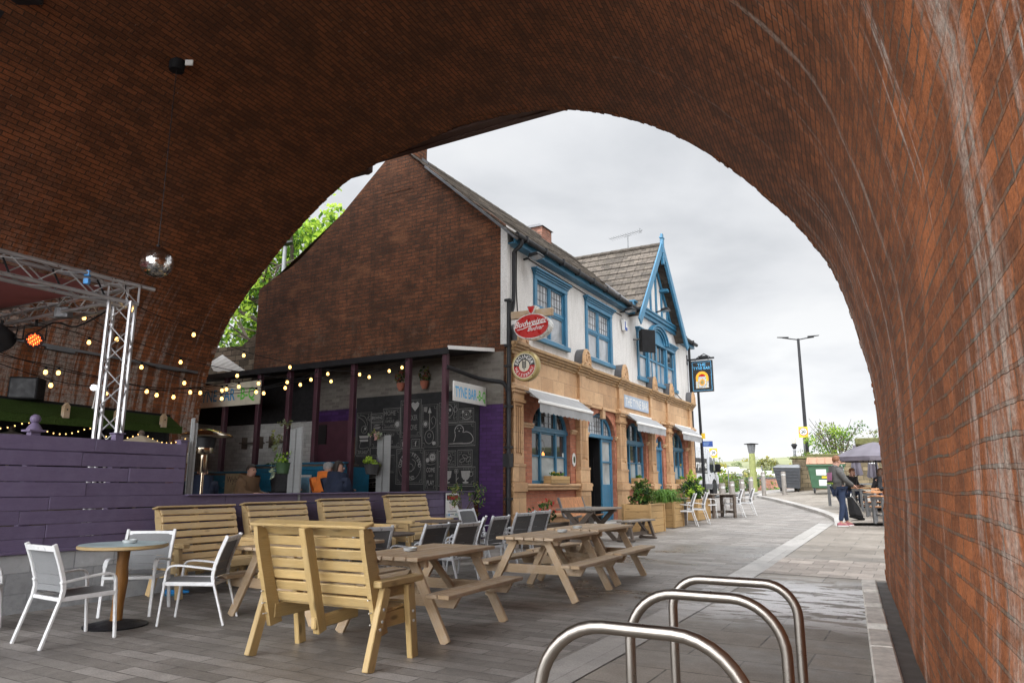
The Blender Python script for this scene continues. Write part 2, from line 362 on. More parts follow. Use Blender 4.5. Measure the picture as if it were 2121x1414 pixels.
simple('white_kerb',(.60,.57,.52),.7,0,.3,9,.4,60,.5); simple('gully',(.07,.06,.052),.7,0,.4,5,.5,40,.5)
# stone, render, paint
def mk_tan():
    s,uv,col,fac,h,bs,r=brick('tan_stone',(.43,.255,.13),(.54,.345,.19),(.20,.125,.07),.62,.34,.006,.5,.25,dark=.12,dv=.002)
    col=s.mix(s.ramp(s.noise(uv,4,7,.7),[(.52,0.),(.74,.45)]),col,(.20,.13,.08)); s.fin(col,.5,0,s.bump(h,.2,.006),.4)
mk_tan()
simple('tan_plain',(.48,.30,.16),.5,0,.15,7,.2,70,.45); simple('tan_dirty',(.34,.215,.105),.6,0,.35,9,.4,60,.8)
def mk_render():
    s=N('roughcast'); o=s.co('Object'); n=s.noise(o,38,5,.7); st=s.noise(s.mapp(o,(3,3,.35)),2.2,6,.65)
    col=s.ramp(n,[(.3,(.48,.47,.455)),(.6,(.69,.68,.665))]); col=s.mix(s.ramp(st,[(.50,0.),(.75,.55)]),col,(.30,.28,.255))
    s.fin(col,.85,0,s.bump(n,.8,.02),.2)
mk_render()
simple('blue_paint',(.034,.150,.255),.4,0,.18,5,.1,120,.2); simple('blue_dark',(.012,.13,.23),.5,0,.25,5,.1,90,.3)
wood('purple_wood',(.105,.079,.142),(.15,.116,.195),.55,.8,.0,.35,(.17,.14,.22),.07)
wood('pine',(.47,.32,.14),(.66,.49,.27),.5,.8,.75,.22,(.38,.32,.22)); wood('pine_green',(.36,.24,.09),(.56,.40,.185),.5,.8,.75,.25,(.34,.28,.17))
wood('weathered',(.33,.225,.13),(.53,.39,.245),.65,1.,.4,.45,(.46,.40,.34)); wood('grey_wood',(.17,.145,.12),(.29,.255,.22),.75,1.2,.3,.3)
wood('dark_wood',(.075,.055,.042),(.15,.115,.09),.55,1.,.3,.3,(.2,.18,.16)); wood('red_wood',(.24,.105,.045),(.36,.17,.08),.6,1.,.4)
wood('orange_slat',(.42,.185,.075),(.60,.30,.14),.4,.7,.2); wood('rustic',(.20,.085,.02),(.42,.20,.05),.5,.5,.9)
wood('planter_wood',(.36,.22,.085),(.54,.36,.17),.6,.8,.5); wood('post_grey',(.20,.205,.205),(.31,.315,.315),.7,.8,.1)
simple('white_metal',(.62,.62,.62),.35,0,.05,5,.03,100,.12); simple('silver_metal',(.52,.53,.55),.35,.35,.06,5,.03,100,.2)
def mk_mesh(name,c):
    s=N(name); uv=s.co('Object'); w=s.n('ShaderNodeTexChecker'); s.l(uv,w.inputs[0]); w.inputs['Scale'].default_value=260; w.inputs[1].default_value=(*mul(c,.8),1); w.inputs[2].default_value=(*mul(c,1.15),1)
    s.fin(s.mix(s.ramp(s.noise(uv,4,4),[(.4,0.),(.8,.25)]),w.outputs[0],mul(c,.6)),.7,0,None,.3)
mk_mesh('mesh_grey',(.20,.203,.206)); mk_mesh('mesh_dark',(.11,.11,.113))
def mk_steel():
    s=N('steel'); uv=s.co('UV'); g=s.noise(s.mapp(uv,(1.5,420,1)),2,3,.6); d=s.noise(uv,6,5,.7)
    s.fin(s.mix(s.ramp(d,[(.5,0.),(.8,.35)]),s.ramp(g,[(.3,(.27,.245,.215)),(.7,(.40,.37,.335))]),(.16,.135,.11)),s.ramp(d,[(.3,.24),(.7,.42)]),1.,s.bump(g,.08,.001))
mk_steel()
simple('aluminium',(.50,.50,.51),.38,.8,.1,6,.05,120,.25); simple('chrome',(.42,.35,.26),.15,1.,.1,6,0,1,.1)
simple('black_metal',(.018,.018,.02),.5,.0,.3,6,.1,90,.1,.25); simple('black_plastic',(.012,.012,.013),.6,0,.3,6,.1,90,.1,.12); simple('grey_metal',(.16,.165,.17),.45,.5,.15)
simple('maroon_steel',(.062,.020,.032),.5,0,.25,5,.1,60,.35); simple('bridge_steel',(.055,.026,.018),.7,0,.35,2.5,.2,30,.6)
simple('lead',(.085,.085,.09),.5,.1,.3,8,.2,50,.4); simple('white_plastic',(.74,.74,.72),.4,0,.05,5,0,1,.15); simple('cream',(.6,.56,.45),.6,0,.1)
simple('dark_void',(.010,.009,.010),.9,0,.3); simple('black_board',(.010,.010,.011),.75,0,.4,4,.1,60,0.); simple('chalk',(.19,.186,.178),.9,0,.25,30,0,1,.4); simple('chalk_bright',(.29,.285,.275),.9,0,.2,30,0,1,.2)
simple('red_sign',(.42,.012,.010),.3,0,.12,4,0,1,.1); simple('gold',(.42,.33,.14),.35,.5,.1); simple('silver',(.62,.62,.6),.3,.4,.06); simple('sign_white',(.66,.66,.64),.5,0,.06,3,0,1,.15); simple('sign_black',(.012,.012,.013),.45,0,.1)
simple('sign_blue',(.04,.26,.52),.5,0,.06); simple('sky_blue',(.10,.42,.72),.5,0,.06); simple('pale_blue',(.34,.52,.78),.5,0,.06); simple('sign_green',(.13,.55,.06),.5,0,.06); simple('fascia_board',(.33,.40,.50),.5,0,.1); simple('yellow_sign',(.72,.47,.02),.5,0,.06); simple('road_blue',(.02,.07,.3),.5,0,.06); simple('orange_lamp',(.85,.36,.03),.4,0,.1); simple('red_text',(.5,.03,.02),.5,0,.1)
simple('awning_grey',(.29,.295,.30),.85,0,.12,4,.15,150,.35); simple('awning_dark',(.09,.09,.1),.85,0,.2)
simple('maroon_cloth',(.38,.12,.12),.85,0,.15,2,.2,60,.3); simple('beige_cloth',(.42,.36,.27),.85,0,.15,3,.2,60,.2); simple('purple_cloth',(.10,.088,.108),.6,0,.35,3,.2,60,.1)
def mk_grass():
    s=N('fake_turf'); o=s.co('Object'); n=s.noise(o,45,4,.7); s.fin(s.mix(s.noise(o,3,4),s.ramp(n,[(.3,(.012,.03,.005)),(.7,(.055,.105,.022))]),(.05,.075,.02)),.95,0,s.bump(n,1.,.03),.1)
mk_grass()
def mk_slate():
    s,uv,col,fac,h,bs,r=brick('roof_slate',(.075,.062,.05),(.13,.107,.086),(.05,.042,.035),.3,.17,.008,.7,.9,dark=.4,dv=.006)
    col=s.mix(s.ramp(s.noise(uv,6,6,.7),[(.55,0.),(.75,.4)]),col,(.15,.14,.07)); s.fin(col,.75,0,s.bump(h,.9,.03),.3)
mk_slate()
def mk_glass(name,c,rough,spec=.9):
    s=N(name); o=s.co('Object'); s.fin(s.ramp(s.noise(o,1.3,4,.6,.8),[(.3,mul(c,.6)),(.7,mul(c,1.4))]),rough,0,s.bump(s.noise(o,2.5,2),.03,.02),spec)
mk_glass('glass_dark',(.035,.04,.042),.04); mk_glass('glass_pale',(.30,.315,.33),.08); mk_glass('glass_frost',(.33,.36,.36),.35); mk_glass('ash_glass',(.45,.47,.47),.06); mk_glass('table_teal',(.46,.57,.58),.35,.3)
emis('bulb_glow',(1.,.58,.17),4.); emis('fairy_glow',(1.,.6,.2),3.); emis('par_glow',(1.,.13,.03),2.2); emis('par_amber',(1.,.5,.08),3.); emis('lamp_white',(.9,.95,1.),2.5); emis('indoor_lamp',(1.,.42,.1),1.5)
# people
simple('skin',(.42,.235,.17),.55,0,.1,14,.05,80,.1); simple('ginger_hair',(.17,.07,.028),.7,0,.3,40,.4,120,0.); simple('dark_hair',(.018,.012,.009),.6,0,.4,40,.4,120,0.); simple('brown_hair',(.09,.045,.025),.6,0,.3,40,.4,120,0.); simple('grey_hair',(.3,.27,.25),.7,0,.2,40,.3,120,0.)
for n_,c_ in dict(hoodie_grey=(.085,.083,.080),navy=(.014,.022,.05),denim=(.016,.028,.065),brown_coat=(.13,.075,.038),black_coat=(.012,.012,.014),orange_coat=(.62,.16,.02),blue_shirt=(.13,.15,.25),grey_cap=(.25,.25,.25),pink_print=(.27,.11,.19),scarf=(.25,.18,.13),shoe_pink=(.27,.085,.10)).items(): simple(n_,c_,.85,0,.2,12,.35,45,0.)
# plants
def fit_sx(t,size,w,bold=0.):
    vs,_=text_tris(t,bold); return w/((max(v[0] for v in vs)-min(v[0] for v in vs))*size)
def leafm(name,c):
    s=N(name); o=s.co('Object'); s.fin(s.ramp(s.noise(o,2.2,3),[(.3,mul(c,.6)),(.7,mul(c,1.45))]),.55,0,None,.3); s.b.inputs['Subsurface Weight'].default_value=0.
    tr=s.n('ShaderNodeBsdfTranslucent'); tr.inputs[0].default_value=(*mul(c,1.3),1); mx=s.n('ShaderNodeMixShader'); mx.inputs[0].default_value=.35; s.l(s.b.outputs[0],mx.inputs[1]); s.l(tr.outputs[0],mx.inputs[2]); s.l(mx.outputs[0],s.out.inputs[0])
for n_,c_ in dict(leaf_lime=(.29,.42,.045),leaf_mid=(.10,.21,.025),leaf_green=(.05,.115,.018),leaf_dark=(.02,.05,.015),leaf_olive=(.15,.16,.045),leaf_yellow=(.26,.24,.06),hazed_leaf=(.21,.22,.11),hazed_leaf_green=(.16,.20,.09),leaf_grey=(.22,.26,.17),leaf_red=(.24,.07,.045),petal_yellow=(.75,.5,.03),petal_purple=(.10,.05,.2),petal_red=(.5,.03,.03),petal_pink=(.6,.35,.33),grass_blade=(.10,.20,.035)).items(): leafm(n_,c_)  # distant greens are lightened: haze is painted into their leaf colour
simple('bark',(.085,.065,.05),.9,0,.3,8,.7,30,.3); simple('soil',(.03,.022,.016),.95,0,.3); simple('pot_green',(.025,.055,.02),.5,0,.1); simple('pot_dark',(.03,.03,.032),.5,0,.1); simple('pot_white',(.5,.5,.48),.5,0,.1)
simple('van_white',(.55,.57,.60),.25,0,.03,2,0,1,0.); simple('rubber',(.015,.015,.016),.8,0,.2); simple('bin_grey',(.075,.08,.09),.5,0,.15); simple('bin_green',(.045,.115,.06),.5,0,.2,5,.1,60,.3); simple('lid_brown',(.30,.165,.10),.6,0,.2); simple('bollard',(.26,.235,.21),.6,.1,.2,8,.2,60,.4)
simple('moss',(.10,.10,.035),.95,0,.4,10,.9,40,.5); simple('graffiti',(.55,.52,.55),.7,0,.1); simple('graffiti_pink',(.35,.15,.22),.7,0,.1); simple('lamp_green',(.22,.24,.075),.5,0,.2); simple('hill_field',(.17,.18,.09),.95,0,.4,.05,0,1,.3); simple('warehouse',(.33,.33,.31),.6,0,.06,.1,0,1,.1); simple('far_white',(.6,.58,.55),.7,0,.1,.3,0,1,.1); simple('corrugated',(.50,.49,.47),.5,.1,.15,3,.1,50,.35)
simple('red_brick_clay',(.3,.1,.06),.8); simple('brown_board',(.06,.035,.03),.7); simple('poster_cream',(.45,.36,.22),.7,0,.15); simple('poster_blue',(.16,.34,.48),.6,0,.25,10); simple('blue_brush',(.02,.22,.55),.4)
# ================================================================== SETTING
def sheet(name,us,vs,mat,off=0.,tilt=None):
    """ground sheet on the grid us x vs (distance to the right of / along the street), draped on the terrain"""
    m=MB(); vv=[];
    for v in vs:
        for u in us:
            p=E1*v+E2*u; vv.append((p.x,p.y,gz(p.x,p.y)+off))
    n=len(us); fs=[];uv=[]
    for j in range(len(vs)-1):
        for i in range(n-1):
            a=j*n+i; fs.append((a,a+1,a+n+1,a+n)); uv.append([(us[i],vs[j]),(us[i+1],vs[j]),(us[i+1],vs[j+1]),(us[i],vs[j+1])])
    m.add(vv,fs,uv,0,False)
    return struct(m.build(name,mat))
fr=lambda a,b,n:[a+(b-a)*i/n for i in range(n+1)]
sheet('ground',[-600,-250,-90]+fr(-30,30,60)+[60,120,300,600],[-40,-25]+fr(-14,46,60)+[60,100,250,700],'setts')
sheet('footway',fr(-2.13,14,16),fr(-9,10.9,20)+fr(11.5,20.2,9),'slabs',.004)
sheet('footway_band',fr(-2.13,8,10),fr(10.9,12.9,2),'band_slabs',.009)
sheet('kerb_strip',[-2.47,-2.13],fr(-9,20.4,30),'granite_kerb',.010)
# raised pavement beyond, its kerb bending away from the street
kp=cat([(8.05,18.3),(8.75,20.0),(9.3,22.4),(9.8,25.5),(10.3,29.),(10.6,31.5),(11.6,33.0),(14.,34.2)],4)
m=MB(); vv=[];fs=[];uv=[]; nx=14
for (x,y) in kp:
    for i in range(nx+1):
        X=x+.26+(i/nx)**1.5*26; vv.append((X,y,gz(X,y)+.075+.012*0))
for j in range(len(kp)-1):
    for i in range(nx):
        a=j*(nx+1)+i; f=(a,a+1,a+nx+2,a+nx+1); fs.append(f); uv.append([(V(vv[q]).dot(E2),V(vv[q]).dot(E1)) for q in f])
m.add(vv,fs,uv); pave=struct(m.build('pavement','slabs'))
m=MB()
for j in range(len(kp)-1):
    (x0,y0),(x1,y1)=kp[j],kp[j+1]; a0=gz(x0,y0);a1=gz(x1,y1); h=min(1,(j)/3)*.085+.006; h1=min(1,(j+1)/3)*.085+.006
    m.poly([(x0,y0,a0-.05),(x1,y1,a1-.05),(x1,y1,a1+h1),(x0,y0,a0+h)]); m.poly([(x0,y0,a0+h),(x1,y1,a1+h1),(x1+.28,y1,a1+h1+.002),(x0+.28,y0,a0+h+.002)])
    m.poly([(x0+.28,y0,a0+h+.002),(x1+.28,y1,a1+h1+.002),(x1+.28,y1,a1-.05),(x0+.28,y0,a0-.05)])
struct(m.build('kerb','granite_kerb'))
# road past the end of the pub
m=MB(); rp=[(-6,30.5),(2,31.2),(8,32.2),(12,34.6),(20,36.5),(40,38)]
for i in range(len(rp)-1):
    (x0,y0),(x1,y1)=rp[i],rp[i+1]; pts=[(x0,y0),(x1,y1),(x1-1.2,y1+7),(x0-1.2,y0+7)]
    m.poly([(x,y,gz(x,y)+.006) for x,y in pts])
struct(m.build('road','asphalt'))
# kerb stones, gully and bank at the foot of the right hand wall
B=V(4.837,9.619,0); TD=V(math.sin(R(24.9)),math.cos(R(24.9)),0); TN=V(TD.y,-TD.x,0)
def tw(t,d,z=0): p=B-TD*t-TN*d; return V(p.x,p.y,gz(p.x,p.y)+z)
m=MB(); t=.25; rr=random.Random(3)
while t<17:
    L=rr.uniform(.7,1.25); a=tw(t,.12);b=tw(t+L,.12); m.bar(a+V(0,0,.035)-TN*.09,b+V(0,0,.035)-TN*.09,.17,.06); t+=L+rr.choice([.02,.03,.25])
struct(m.build('wall_kerb','white_kerb',bevel=.012))
m=MB(); m.poly([tw(0,-.1,.014),tw(0,.13,.012),tw(17,.13,.012),tw(17,-.1,.014)]); struct(m.build('wall_gully','gully'))
# spilled water and lime wash: kept in the paving material (wet mask)

# ------------------------------------------------------------------ railway arch
FD=-E2                                   # along the arch face, from the right hand pier to the left
prof=cat([(.01,-.3),(-.02,.4),(-.07,1.1),(-.09,1.7),(-.085,2.3),(-.035,2.85),(.215,4.05),(.545,4.76),(1.03,5.46),(1.7,6.24),(2.45,6.93),(3.27,7.46),(4.17,7.87),(5.2,8.14),(6.3,8.25),(7.0,8.24),(7.9,8.12),(9.0,7.93),(9.95,7.62),(11.3,6.75),(12.32,5.88),(13.19,4.96),(13.72,3.92),(13.92,3.0),(13.97,2.3),(13.98,1.2),(13.98,-.3)],3)
TL=13.2; nt=34
def vp(s,z,t): p=B+FD*s-TD*t; return V(p.x,p.y,z)
m=MB(); vv=[];uu=[]; arc=[0]
for i in range(1,len(prof)): arc.append(arc[-1]+math.dist(prof[i],prof[i-1]))
for k in range(nt+1):
    t=TL*k/nt
    for i,(s,z) in enumerate(prof):
        p=vp(s,z,t); q=noise.noise(p*1.4)*.03+noise.noise(p*4.)*.012
        n2=V(6.9-s,0,4.-z); p=p+FD*(q*.6)+V(0,0,q*.6)
        if k==0: p=p+TD*(noise.noise(p*9)*.03)
        vv.append(p); uu.append((t+s*.08,arc[i]))
fs=[];uv=[];n=len(prof)
for k in range(nt):
    for i in range(n-1):
        f=(k*n+i,k*n+i+1,(k+1)*n+i+1,(k+1)*n+i); fs.append(f); uv.append([uu[q] for q in f])
m.add(vv,fs,uv,0,True)
arch=thing('railway_arch','red brick viaduct arch spanning the whole yard with lime streaks on its walls','arch',tuple(B))
def under(o,p): # parent keeping world coords (parent has only a translation / z rotation)
    o.parent=p; o.matrix_parent_inverse=(Matrix.Translation(p.location)@Matrix.Rotation(p.rotation_euler.z,4,'Z')).inverted(); return o
rg_=random.Random(12)
i=0; acc=.0
dense=cat(prof,4)
for (s0,z0),(s1,z1) in zip(dense,dense[1:]):          # ring of edge bricks, unevenly set, that breaks up the rim
    L_=math.dist((s0,z0),(s1,z1)); k_=max(int(L_/.095),1)
    for q in range(k_):
        f=(q+.5)/k_; s,z=s0+(s1-s0)*f,z0+(z1-z0)*f
        if z<.05: continue
        dx,dz=(s1-s0)/L_,(z1-z0)/L_; nx_,nz_=dz,-dx                 # towards the opening is -n for this winding
        if nx_*(6.9-s)+nz_*(3.5-z)<0: nx_,nz_=-nx_,-nz_
        j=rg_.choice((-.012,-.006,-.003,0.,.006)); c=vp(s,z,0)+FD*(nx_*(j-.05))+V(0,0,nz_*(j-.05)); tdir=FD*dx+V(0,0,dz); nrm=FD*nx_+V(0,0,nz_)
        m.bar(c-TD*.10,c+TD*(.02+rg_.uniform(0,.02)),L_/k_*.93,.12,nrm)
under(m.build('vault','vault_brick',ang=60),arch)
m=MB()
for t in (0.,TL):                        # outer brick faces, set just behind the vault edge
    outer=[vp(-5,-.3,t),vp(-5,10.2,t),vp(19,10.2,t),vp(19,-.3,t)]
    loop=[vp(s,z,t) for s,z in prof]
    poly=[outer[0],outer[1],outer[2],outer[3]]+loop[::-1]
    m.flat([poly],0,lambda p:(p.dot(FD),p.z))
m.poly([vp(-5,10.2,0),vp(19,10.2,0),vp(19,10.2,TL),vp(-5,10.2,TL)],0)
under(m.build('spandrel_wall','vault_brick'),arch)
m=MB()                                   # steel deck of the bridge alongside
a=vp(-6,0,-.22);b=vp(9.35,0,-.22)
m.bar(a+V(0,0,8.80),b+V(0,0,8.80),.34,1.2); m.bar(a+V(0,0,8.195)+E1*.1,b+V(0,0,8.195)+E1*.1,.14,.04)
b2=vp(9.3,0,-.2)
m.lathe([(.09,0),(.14,.05),(.14,.22),(.1,.3)],b2+V(0,0,7.90),10)
m.bar(vp(9.35,8.62,-.3),vp(20,8.62,-.3),.3,1.2)
under(m.build('bridge_beam','bridge_steel'),arch)
# hook with black fitting on the crown
HK=V(-4.02,7.90,8.0)
# cable duct along the left wall
def lw(t,z,d=.05): p=B+FD*13.78-TD*t-E2*(-d)*1; return V(p.x,p.y,z)
duct=thing('cable_duct','grey metal cable duct running along the left brick wall','cable duct',tuple(lw(0,3.85)))
m=MB(); m.bar(lw(.3,3.80),lw(12,3.90),.09,.05); under(m.build('tray','grey_metal'),duct)
for t in (.8,3.2,5.6,8.):
    m=MB(); m.bar(lw(t,3.80,.02),lw(t+.55,3.805,.02),.12,.085); under(m.build('joint_cover','grey_metal',bevel=.005),duct)
# ================================================================== PUBLIC HOUSE (local frame: x along street front, y into the house, z up)
pub=thing('public_house','two storey pub with dark brick gable, white upper walls, tan stone front and blue windows','pub',tuple(PA),RZ)
LEN=14.1
GP=[(0,-.2),(0,6.95),(.62,7.48),(1.28,8.03),(2.18,8.85),(2.5,9.1),(2.85,9.38),(3.51,9.34),(4.9,8.18),(5.67,7.64),(6.33,7.17),(6.74,6.96),(7.15,6.83),(7.65,6.62),(7.83,6.53),(7.83,-.2)]
m=MB(); pts=[(0,y,z) for y,z in GP]
m.flat([pts],0,lambda p:(p.y,p.z)); m.flat([[(.3,y,z) for y,z in GP]],0)
for i in range(len(GP)-1):
    (y0,z0),(y1,z1)=GP[i],GP[i+1]; m.poly([(0,y0,z0),(0,y1,z1),(.3,y1,z1),(.3,y0,z0)])
m.build('gable_wall','gable_brick',pub)
m=MB()                                                   # painted lower gable
m.poly([(-.004,.06,-.2),(-.004,.66,-.2),(-.004,.66,2.97),(-.004,.06,2.97)]); m.build('painted_panel','purple_brick',pub)
m=MB(); m.poly([(-.005,.05,2.97),(-.005,7.8,2.97),(-.005,7.8,4.10),(-.005,.05,4.10)]); m.build('painted_band','white_paint_brick',pub)
m=MB(); m.poly([(-.006,4.13,2.4),(-.006,6.2,2.4),(-.006,6.2,3.08),(-.006,4.13,3.08)]); m.build('lintel_band','purple_brick',pub)
m=MB(); m.box(-.05,4.2,-.1,-.006,5.5,2.8); dk=m.build('door','maroon_steel',pub); m=MB(); m.ball((-.08,5.35,1.35),.04,8); m.build('door_knob','silver',dk)
# ---- ground floor street wall with arched openings
def archpts(x0,x1,zb,zs,rise,n=14):
    c=(x0+x1)/2; a=(x1-x0)/2
    return [(x0,zb),(x1,zb),(x1,zs)]+[(c+a*math.cos(PI*k/n),zs+rise*math.sin(PI*k/n)) for k in range(1,n)]+[(x0,zs)]
OPN={'w1':(1.17,3.2,1.30,2.58,.60),'door':(4.27,6.2,.18,2.60,.62),'w2':(7.0,8.85,1.30,2.60,.56),'bd':(9.82,10.58,.30,2.62,.26),'w3':(11.5,13.2,1.30,2.60,.55)}
m=MB(); holes=[[(x,0,z) for x,z in archpts(*o)] for o in OPN.values()]
m.flat([[(0,0,-.2),(LEN,0,-.2),(LEN,0,4.3),(0,0,4.3)]]+holes,0,lambda p:(p.x,p.z))
for o in OPN.values():
    a=archpts(*o)
    for i in range(len(a)):
        (x0,z0),(x1,z1)=a[i],a[(i+1)%len(a)]; m.poly([(x0,0,z0),(x1,0,z1),(x1,.22,z1),(x0,.22,z0)])
m.build('street_wall','front_brick',pub)
m=MB(); m.box(LEN-.3,.004,-.2,LEN,7.83,6.9); m.box(.3,7.5,-.2,LEN-.3,7.83,6.5); m.build('rear_wall','gable_brick',pub)
# dark rooms behind the openings
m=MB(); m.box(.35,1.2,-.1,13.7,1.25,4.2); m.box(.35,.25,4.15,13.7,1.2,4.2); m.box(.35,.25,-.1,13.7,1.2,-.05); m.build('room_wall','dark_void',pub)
# ---- tan stone dressings
m=MB(); XS=[0]
def skip(zb,zt,y,h): pass
seg=[(0.04,4.2),(6.27,9.75),(10.65,LEN)]
for a,b in seg:
    m=MB(); m.box(a,-.10,-.2,b,-.003,.62); m.box(a,-.13,.55,b,-.003,.64); m.build('plinth','tan_stone',pub,bevel=.02)
    m=MB(); m.box(a,-.13,1.17,b,-.003,1.25); m.box(a,-.17,1.245,b,-.003,1.31); m.build('sill_course','tan_plain',pub,bevel=.015)
PIL=[(.12,.56),(3.52,4.02),(6.3,6.78),(9.05,9.45),(10.85,11.25),(13.55,13.97)]
for k,(a,b) in enumerate(PIL):
    m=MB(); m.box(a-.06,-.17,-.2,b+.06,-.004,.72); m.box(a-.05,-.16,.72,b+.05,-.004,1.14); m.box(a-.07,-.19,1.14,b+.07,-.004,1.33); m.box(a-.04,-.15,1.33,b+.04,-.004,1.72,0); m.box(a-.05,-.165,1.66,b+.05,-.004,1.72)
    # fluted shaft: stiles with grooves between
    w=b-a; m.box(a,-.10,1.72,b,-.004,3.02); st=w*.13
    for x0,x1 in ((a,a+st*1.3),(b-st*1.3,b)): m.box(x0,-.135,1.72,x1,-.1,3.02)
    for q in range(4):
        xx=a+w*(.235+q*.177); m.box(xx-w*.048,-.13,1.95,xx+w*.048,-.1,2.92)
    m.box(a,-.134,1.72,b,-.1,1.90); m.box(a,-.134,2.95,b,-.1,3.02)
    m.box(a-.05,-.17,3.02,b+.05,-.004,3.09); m.box(a-.02,-.14,3.09,b+.02,-.004,3.22); m.box(a-.06,-.18,3.22,b+.06,-.004,3.29); m.box(a-.1,-.22,3.29,b+.1,-.004,3.36)
    m.box(a+.06,-.12,3.36,b-.06,-.004,4.06)                            # block on the frieze
    m.build('pilaster','tan_stone',pub,bevel=.008)
m=MB(); m.box(.02,-.05,3.34,LEN,-.003,4.08,0)
m.build('frieze','tan_stone',pub)
m=MB(); m.box(.02,-.09,3.29,LEN,-.05,3.35)
for a,b in PIL: m.box(a-.09,-.16,3.36,b+.09,-.05,3.42)
for c in (2.2,5.2,7.95,10.2,12.35): m.box(c-.09,-.11,3.05 if c!=10.2 else 2.95,c+.09,-.003,3.34); m.box(c-.12,-.13,3.28,c+.12,-.003,3.36)
m.build('frieze_moulding','tan_plain',pub,bevel=.01)
m=MB()
for z0,z1,y in ((4.06,4.12,-.09),(4.12,4.18,-.13),(4.18,4.235,-.18),(4.235,4.31,-.22)): m.box(.0,y,z0,LEN+.03,-.003,z1)
for a,b in PIL:
    for z0,z1,y in ((4.05,4.125,-.14),(4.125,4.185,-.18),(4.185,4.24,-.23),(4.24,4.315,-.27)): m.box(a-.08,y,z0,b+.08,-.004,z1)
m.build('cornice','tan_dirty',pub,bevel=.012)
for a,b in PIL:                                                      # scrolled hoods on the cornice
    c=(a+b)/2; r=(b-a)/2+.02; n=14; out=[(c+r*math.cos(PI*k/n),4.315+.43*math.sin(PI*k/n)**.9) for k in range(n+1)]
    m=MB(); m.prism([(x,-.225,z) for x,z in out],(0,.22,0)); m.build('hood','lead',pub,bevel=.006)
    m=MB(); m.prism([(x,-.26,z) for x,z in out],(0,.034,0))
    inn=[(c+(r-.07)*math.cos(PI*k/n),4.315+.36*math.sin(PI*k/n)**.9) for k in range(n+1)]
    m.ribbon([(x,-.264,z) for x,z in inn],.05,(0,1,0)); m.tube([(x,-.262,z) for x,z in inn],.022,6)
    m.tube([(c+.09*math.cos(q*.6)*(1-q*.06),-.265,4.48+.09*math.sin(q*.6)*(1-q*.06)) for q in range(16)],.018,5); m.ball((c,-.265,4.48),.03,8)
    for q in (-1,1): m.ball((c+q*.08,-.265,4.58),.03,6); m.ball((c+q*.12,-.265,4.37),.03,6)
    m.build('hood_carving','tan_plain',pub)
for a,b in ((.6,1.17),(3.2,3.5),(4.04,4.27),(6.2,6.28),(6.8,7.0),(8.85,9.03),(9.47,9.82),(10.58,10.83),(11.27,11.5),(13.2,13.53)):
    m=MB(); m.box(a,-.05,2.52,b,-.003,2.57); m.box(a,-.075,2.57,b,-.003,2.63); m.build('impost_band','tan_plain',pub,bevel=.006)
# brick arch rings, slightly proud
for k,o in OPN.items():
    m=MB(); x0,x1,zb,zs,ri=o; c=(x0+x1)/2; a=(x1-x0)/2; n=16
    for q in range(n):
        t0,t1=PI*q/n,PI*(q+1)/n; f=lambda t,e:(c+(a+e)*math.cos(t),-.012,zs+(ri+e)*math.sin(t))
        m.poly([f(t0,.0),f(t1,.0),f(t1,.2),f(t0,.2)],0,[(0,q*.11),(0,q*.11+.1),(.2,q*.11+.1),(.2,q*.11)])
    m.build('arch_ring','front_brick',pub)
# ---- windows and doors
def fbar(m,x0,x1,z0,z1,y0,y1): m.box(x0,y0,z0,x1,y1,z1)
def archwin(key,mull,tr,frost=True):
    x0,x1,zb,zs,ri=OPN[key]; y=.10; f=.09
    w=MB(); fbar(w,x0,x0+f,zb,zs,y,y+.08); fbar(w,x1-f,x1,zb,zs,y,y+.08); fbar(w,x0+f,x1-f,zb,zb+.08,y,y+.08)
    fbar(w,x0,x1,tr-.035,tr+.035,y-.035,y+.08); fbar(w,x0,x1,tr+.035,tr+.085,y-.02,y+.08)
    c=(x0+x1)/2; a=(x1-x0)/2; n=16
    for q in range(n):
        t0,t1=PI*q/n,PI*(q+1)/n; g=lambda t,e,yy:(c+(a-e)*math.cos(t),yy,zs+(ri-e)*math.sin(t))
        w.hexa([g(t0,0,y),g(t1,0,y),g(t1,f,y),g(t0,f,y),g(t0,0,y+.08),g(t1,0,y+.08),g(t1,f,y+.08),g(t0,f,y+.08)])
    for k in mull:
        xx=x0+(x1-x0)*k; e=abs((xx-c)/a); fbar(w,xx-.035,xx+.035,zb,zs+ri*math.sqrt(max(1-e*e,0))-.04,y-.01,y+.08)
    low=zb+(tr-zb)*.52
    ed=[x0]+[x0+(x1-x0)*k for k in mull]+[x1]
    for a_,b_ in zip(ed,ed[1:]): fbar(w,a_+.04,b_-.04,low-.018,low+.018,y+.012,y+.07); fbar(w,a_+.05,b_-.05,tr-.07,tr-.035,y+.012,y+.07)
    fr_=w.build('window',['blue_paint'],pub,bevel=.006)
    g=MB(); P=archpts(x0+.02,x1-.02,zb,zs,ri-.02); g.flat([[(x,y+.05,max(z,low)) for x,z in P]],0); g.poly([(x0,y+.048,zb),(x1,y+.048,zb),(x1,y+.048,low),(x0,y+.048,low)],1)
    # leaded upper lights
    for q in range(1,9):
        xx=x0+(x1-x0)*q/9; e=abs((xx-c)/a); zt=zs+ri*math.sqrt(max(1-e*e,0))-.05
        if zt>tr+.1: g.box(xx-.005,y+.04,tr+.09,xx+.005,y+.049,zt,2)
    for zz in (tr+.2,tr+.36): g.box(x0+.25,y+.04,zz-.005,x1-.25,y+.049,zz+.005,2)
    g.build('pane',['glass_dark','glass_frost','lead'],fr_)
    return fr_
W1=archwin('w1',(.30,.70),2.52); W2=archwin('w2',(.33,.67),2.52); W3=archwin('w3',(.36,.68),2.52)
